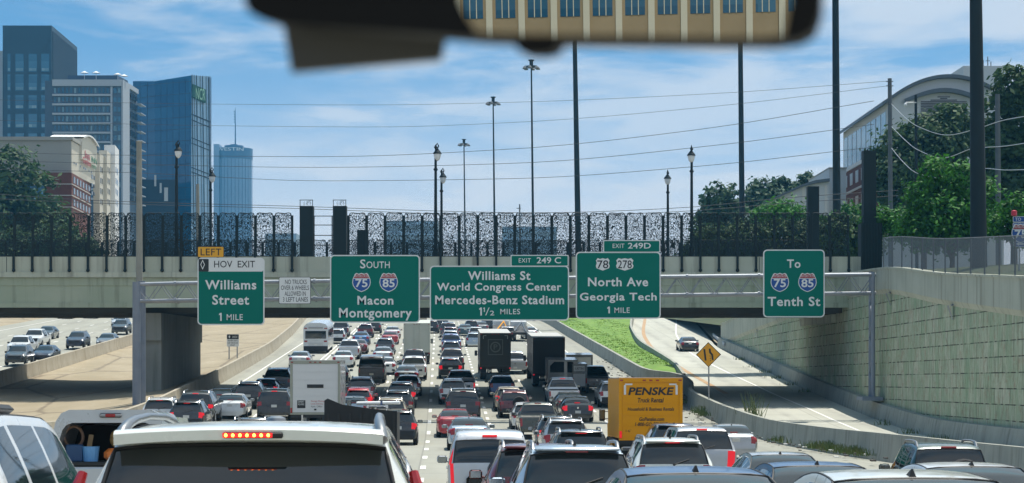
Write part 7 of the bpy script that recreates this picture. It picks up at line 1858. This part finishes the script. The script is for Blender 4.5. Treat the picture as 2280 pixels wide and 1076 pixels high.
# wooden load in the far blue pickup is part of its bed: a crate lying there
# ------------------------------------------------------------------ windscreen mirror and toll card of the vehicle we look out of
dirv = lambda px, py: Vector(((px - CX) / F, 1.0, (YH - py) / F))
eye = Vector((0, 0, ZC))
Cm = eye + dirv(1400, 30) * .80
refl = Vector((-.30, -1.0, .055)).normalized()
nrm_ = (refl - dirv(1400, 30).normalized()).normalized()
def onplane(px, py, off=0.0):
    d = dirv(px, py); t_ = (Cm + nrm_ * off - eye).dot(nrm_) / d.dot(nrm_); return eye + d * t_
ol = [(541, -60), (541, 2), (552, 26), (580, 42), (640, 54), (760, 62), (880, 69), (980, 76), (1060, 84), (1180, 89), (1420, 92), (1600, 94), (1720, 94), (1780, 86), (1812, 66), (1828, 20), (1830, -60), (1822, -160), (1780, -205), (1700, -222), (700, -235), (600, -215), (552, -160)]
ol = ol[::-1]
def slabpoly(mb, pts, d0, d1, inset=0.0):
    fr = [onplane(x, y) + nrm_ * d1 for x, y in pts]; bk = [onplane(x, y) + nrm_ * d0 for x, y in pts]; n = len(pts)
    mb.add([tuple(p) for p in fr] + [tuple(p) for p in bk], [tuple(range(n - 1, -1, -1)), tuple(range(n, 2 * n))] + [(i, (i + 1) % n, n + (i + 1) % n, n + i) for i in range(n)])
mr_ = empty('rear_view_mirror', Cm, 'black rear-view mirror of our own vehicle hanging across the top', 'mirror')
blk = mat('black_plastic', (.004, .004, .004), .6, spec=.2)
q = MB(); slabpoly(q, ol, -.03, -.0015); q.build('housing', blk, mr_)  # left half stays black in place of glass reflecting a dark cabin
rim = [(1062, 72), (1180, 78), (1420, 81), (1600, 84), (1700, 84), (1746, 78), (1752, 40), (1762, 0), (1775, -60), (1770, -180), (1010, -190), (1012, -40), (1024, 6), (1040, 40)][::-1]
q = MB(); slabpoly(q, rim, -.0014, .0002); q.build('glass', mat('mirror_silver', (.52, .52, .51), 0.0, 1.0), mr_)
q = MB(); slabpoly(q, [(1135, 80), (1245, 88), (1232, 112), (1212, 120), (1170, 120), (1152, 112)][::-1], -.02, -.002); q.build('sensor_knob', blk, mr_)
top_ = onplane(1190, -100) - nrm_ * .028
q = MB().tube(top_, top_ + Vector((0, .07, .06)), .012, n=10); q.lathe(tuple(top_ + Vector((0, .07, .05))), [(.02, 0), (.025, .012), (.02, .03)], 10); q.build('stem', blk, mr_, smooth=True)
cardm = mat('grey_card', (.052, .052, .048), .6); q = MB()
Yc = .86
pts = [(628, 40), (1000, 50), (982, 132), (648, 160)]
fr = [P(x, y, Yc) for x, y in pts]; bk = [p + Vector((0, .006, 0)) for p in fr]
q.add([tuple(p) for p in fr + bk], [(3, 2, 1, 0)[::-1], (4, 5, 6, 7)[::-1], (0, 1, 5, 4), (1, 2, 6, 5), (2, 3, 7, 6), (3, 0, 4, 7)])
o = q.build('toll_card', cardm); tag(o, 'grey-brown toll card on the windscreen under the left half of the mirror', 'card')

# the building behind us that the mirror shows
D = 165.0
def rdir(px, py):
    d = dirv(px, py).normalized(); return d - nrm_ * (2 * d.dot(nrm_))
cen = Cm + rdir(1400, 40) * D
hx = Vector((refl.x, refl.y, 0)).normalized()        # from us to the building
tx = Vector((-hx.y, hx.x, 0))
rb = empty('office_building', (cen.x, cen.y, ZR(-150) - .3), 'tan building with white piers behind us, seen only in the mirror', 'building')
def hit(px, py):
    d = rdir(px, py); o_ = onplane(px, py); t_ = (cen - o_).dot(hx) / d.dot(hx); return o_ + d * t_
pa, pb_ = hit(1005, 40), hit(1800, 40)
ua, ub = (pa - cen).dot(tx), (pb_ - cen).dot(tx); lo, hi = min(ua, ub), max(ua, ub)
zs = hit(1400, 34).z; zg = ZR(-150) - .5
tanw = noisy('tan_render', (.34, .27, .165), (.40, .32, .20), .3); pier = mat('white_pier', (.66, .64, .52), .7)
def wbox(u0, u1, z0, z1, d0, d1, nm, m, par=None):
    A = []
    for d_ in (d0, d1):
        for u, z in ((u0, z0), (u1, z0), (u1, z1), (u0, z1)):
            p = cen + tx * u + hx * d_; A.append((p.x, p.y, z))
    return MB().add(A, [(0, 1, 2, 3), (7, 6, 5, 4), (0, 4, 5, 1), (1, 5, 6, 2), (2, 6, 7, 3), (3, 7, 4, 0)]).build(nm, m, par or rb)
wbox(lo - 12, hi + 12, zg, zs + 9, 0, 14, 'wall', tanw)
bay = 2.62; n_ = int((hi - lo + 20) / bay)
for k in range(n_):
    u = lo - 10 + k * bay
    wbox(u - .26, u + .26, zg, zs + 8.4, -.25, -.002, 'pier', pier)
    uc = u + bay / 2
    wq = wbox(uc - .80, uc + .80, zs, zs + 4.2, -.02, .1, 'window', M['tower_glass'])
    for du in (-.27, .27): 
        wbox(uc + du - .035, uc + du + .035, zs, zs + 4.2, -.06, -.022, 'mullion', pier, wq)
    if k % 2: wbox(uc - .5, uc + .5, zs - 4.6, zs - 2.9, -.02, .1, 'window', M['win_dark'])

# ------------------------------------------------------------------ summer haze
hz = bpy.data.materials.new('haze'); hz.use_nodes = True; ht = hz.node_tree; ht.nodes.clear()
pv = ht.nodes.new('ShaderNodeVolumePrincipled'); pv.inputs['Color'].default_value = (.16, .58, 1.0, 1); pv.inputs['Density'].default_value = HAZE; pv.inputs['Anisotropy'].default_value = 0.2
ho = ht.nodes.new('ShaderNodeOutputMaterial'); ht.links.new(pv.outputs[0], ho.inputs['Volume'])
if HAZE > 0:
    q = MB().box(-500, 400, -420, 2420, -14, 300); tag(q.build('haze', hz), kind='stuff')
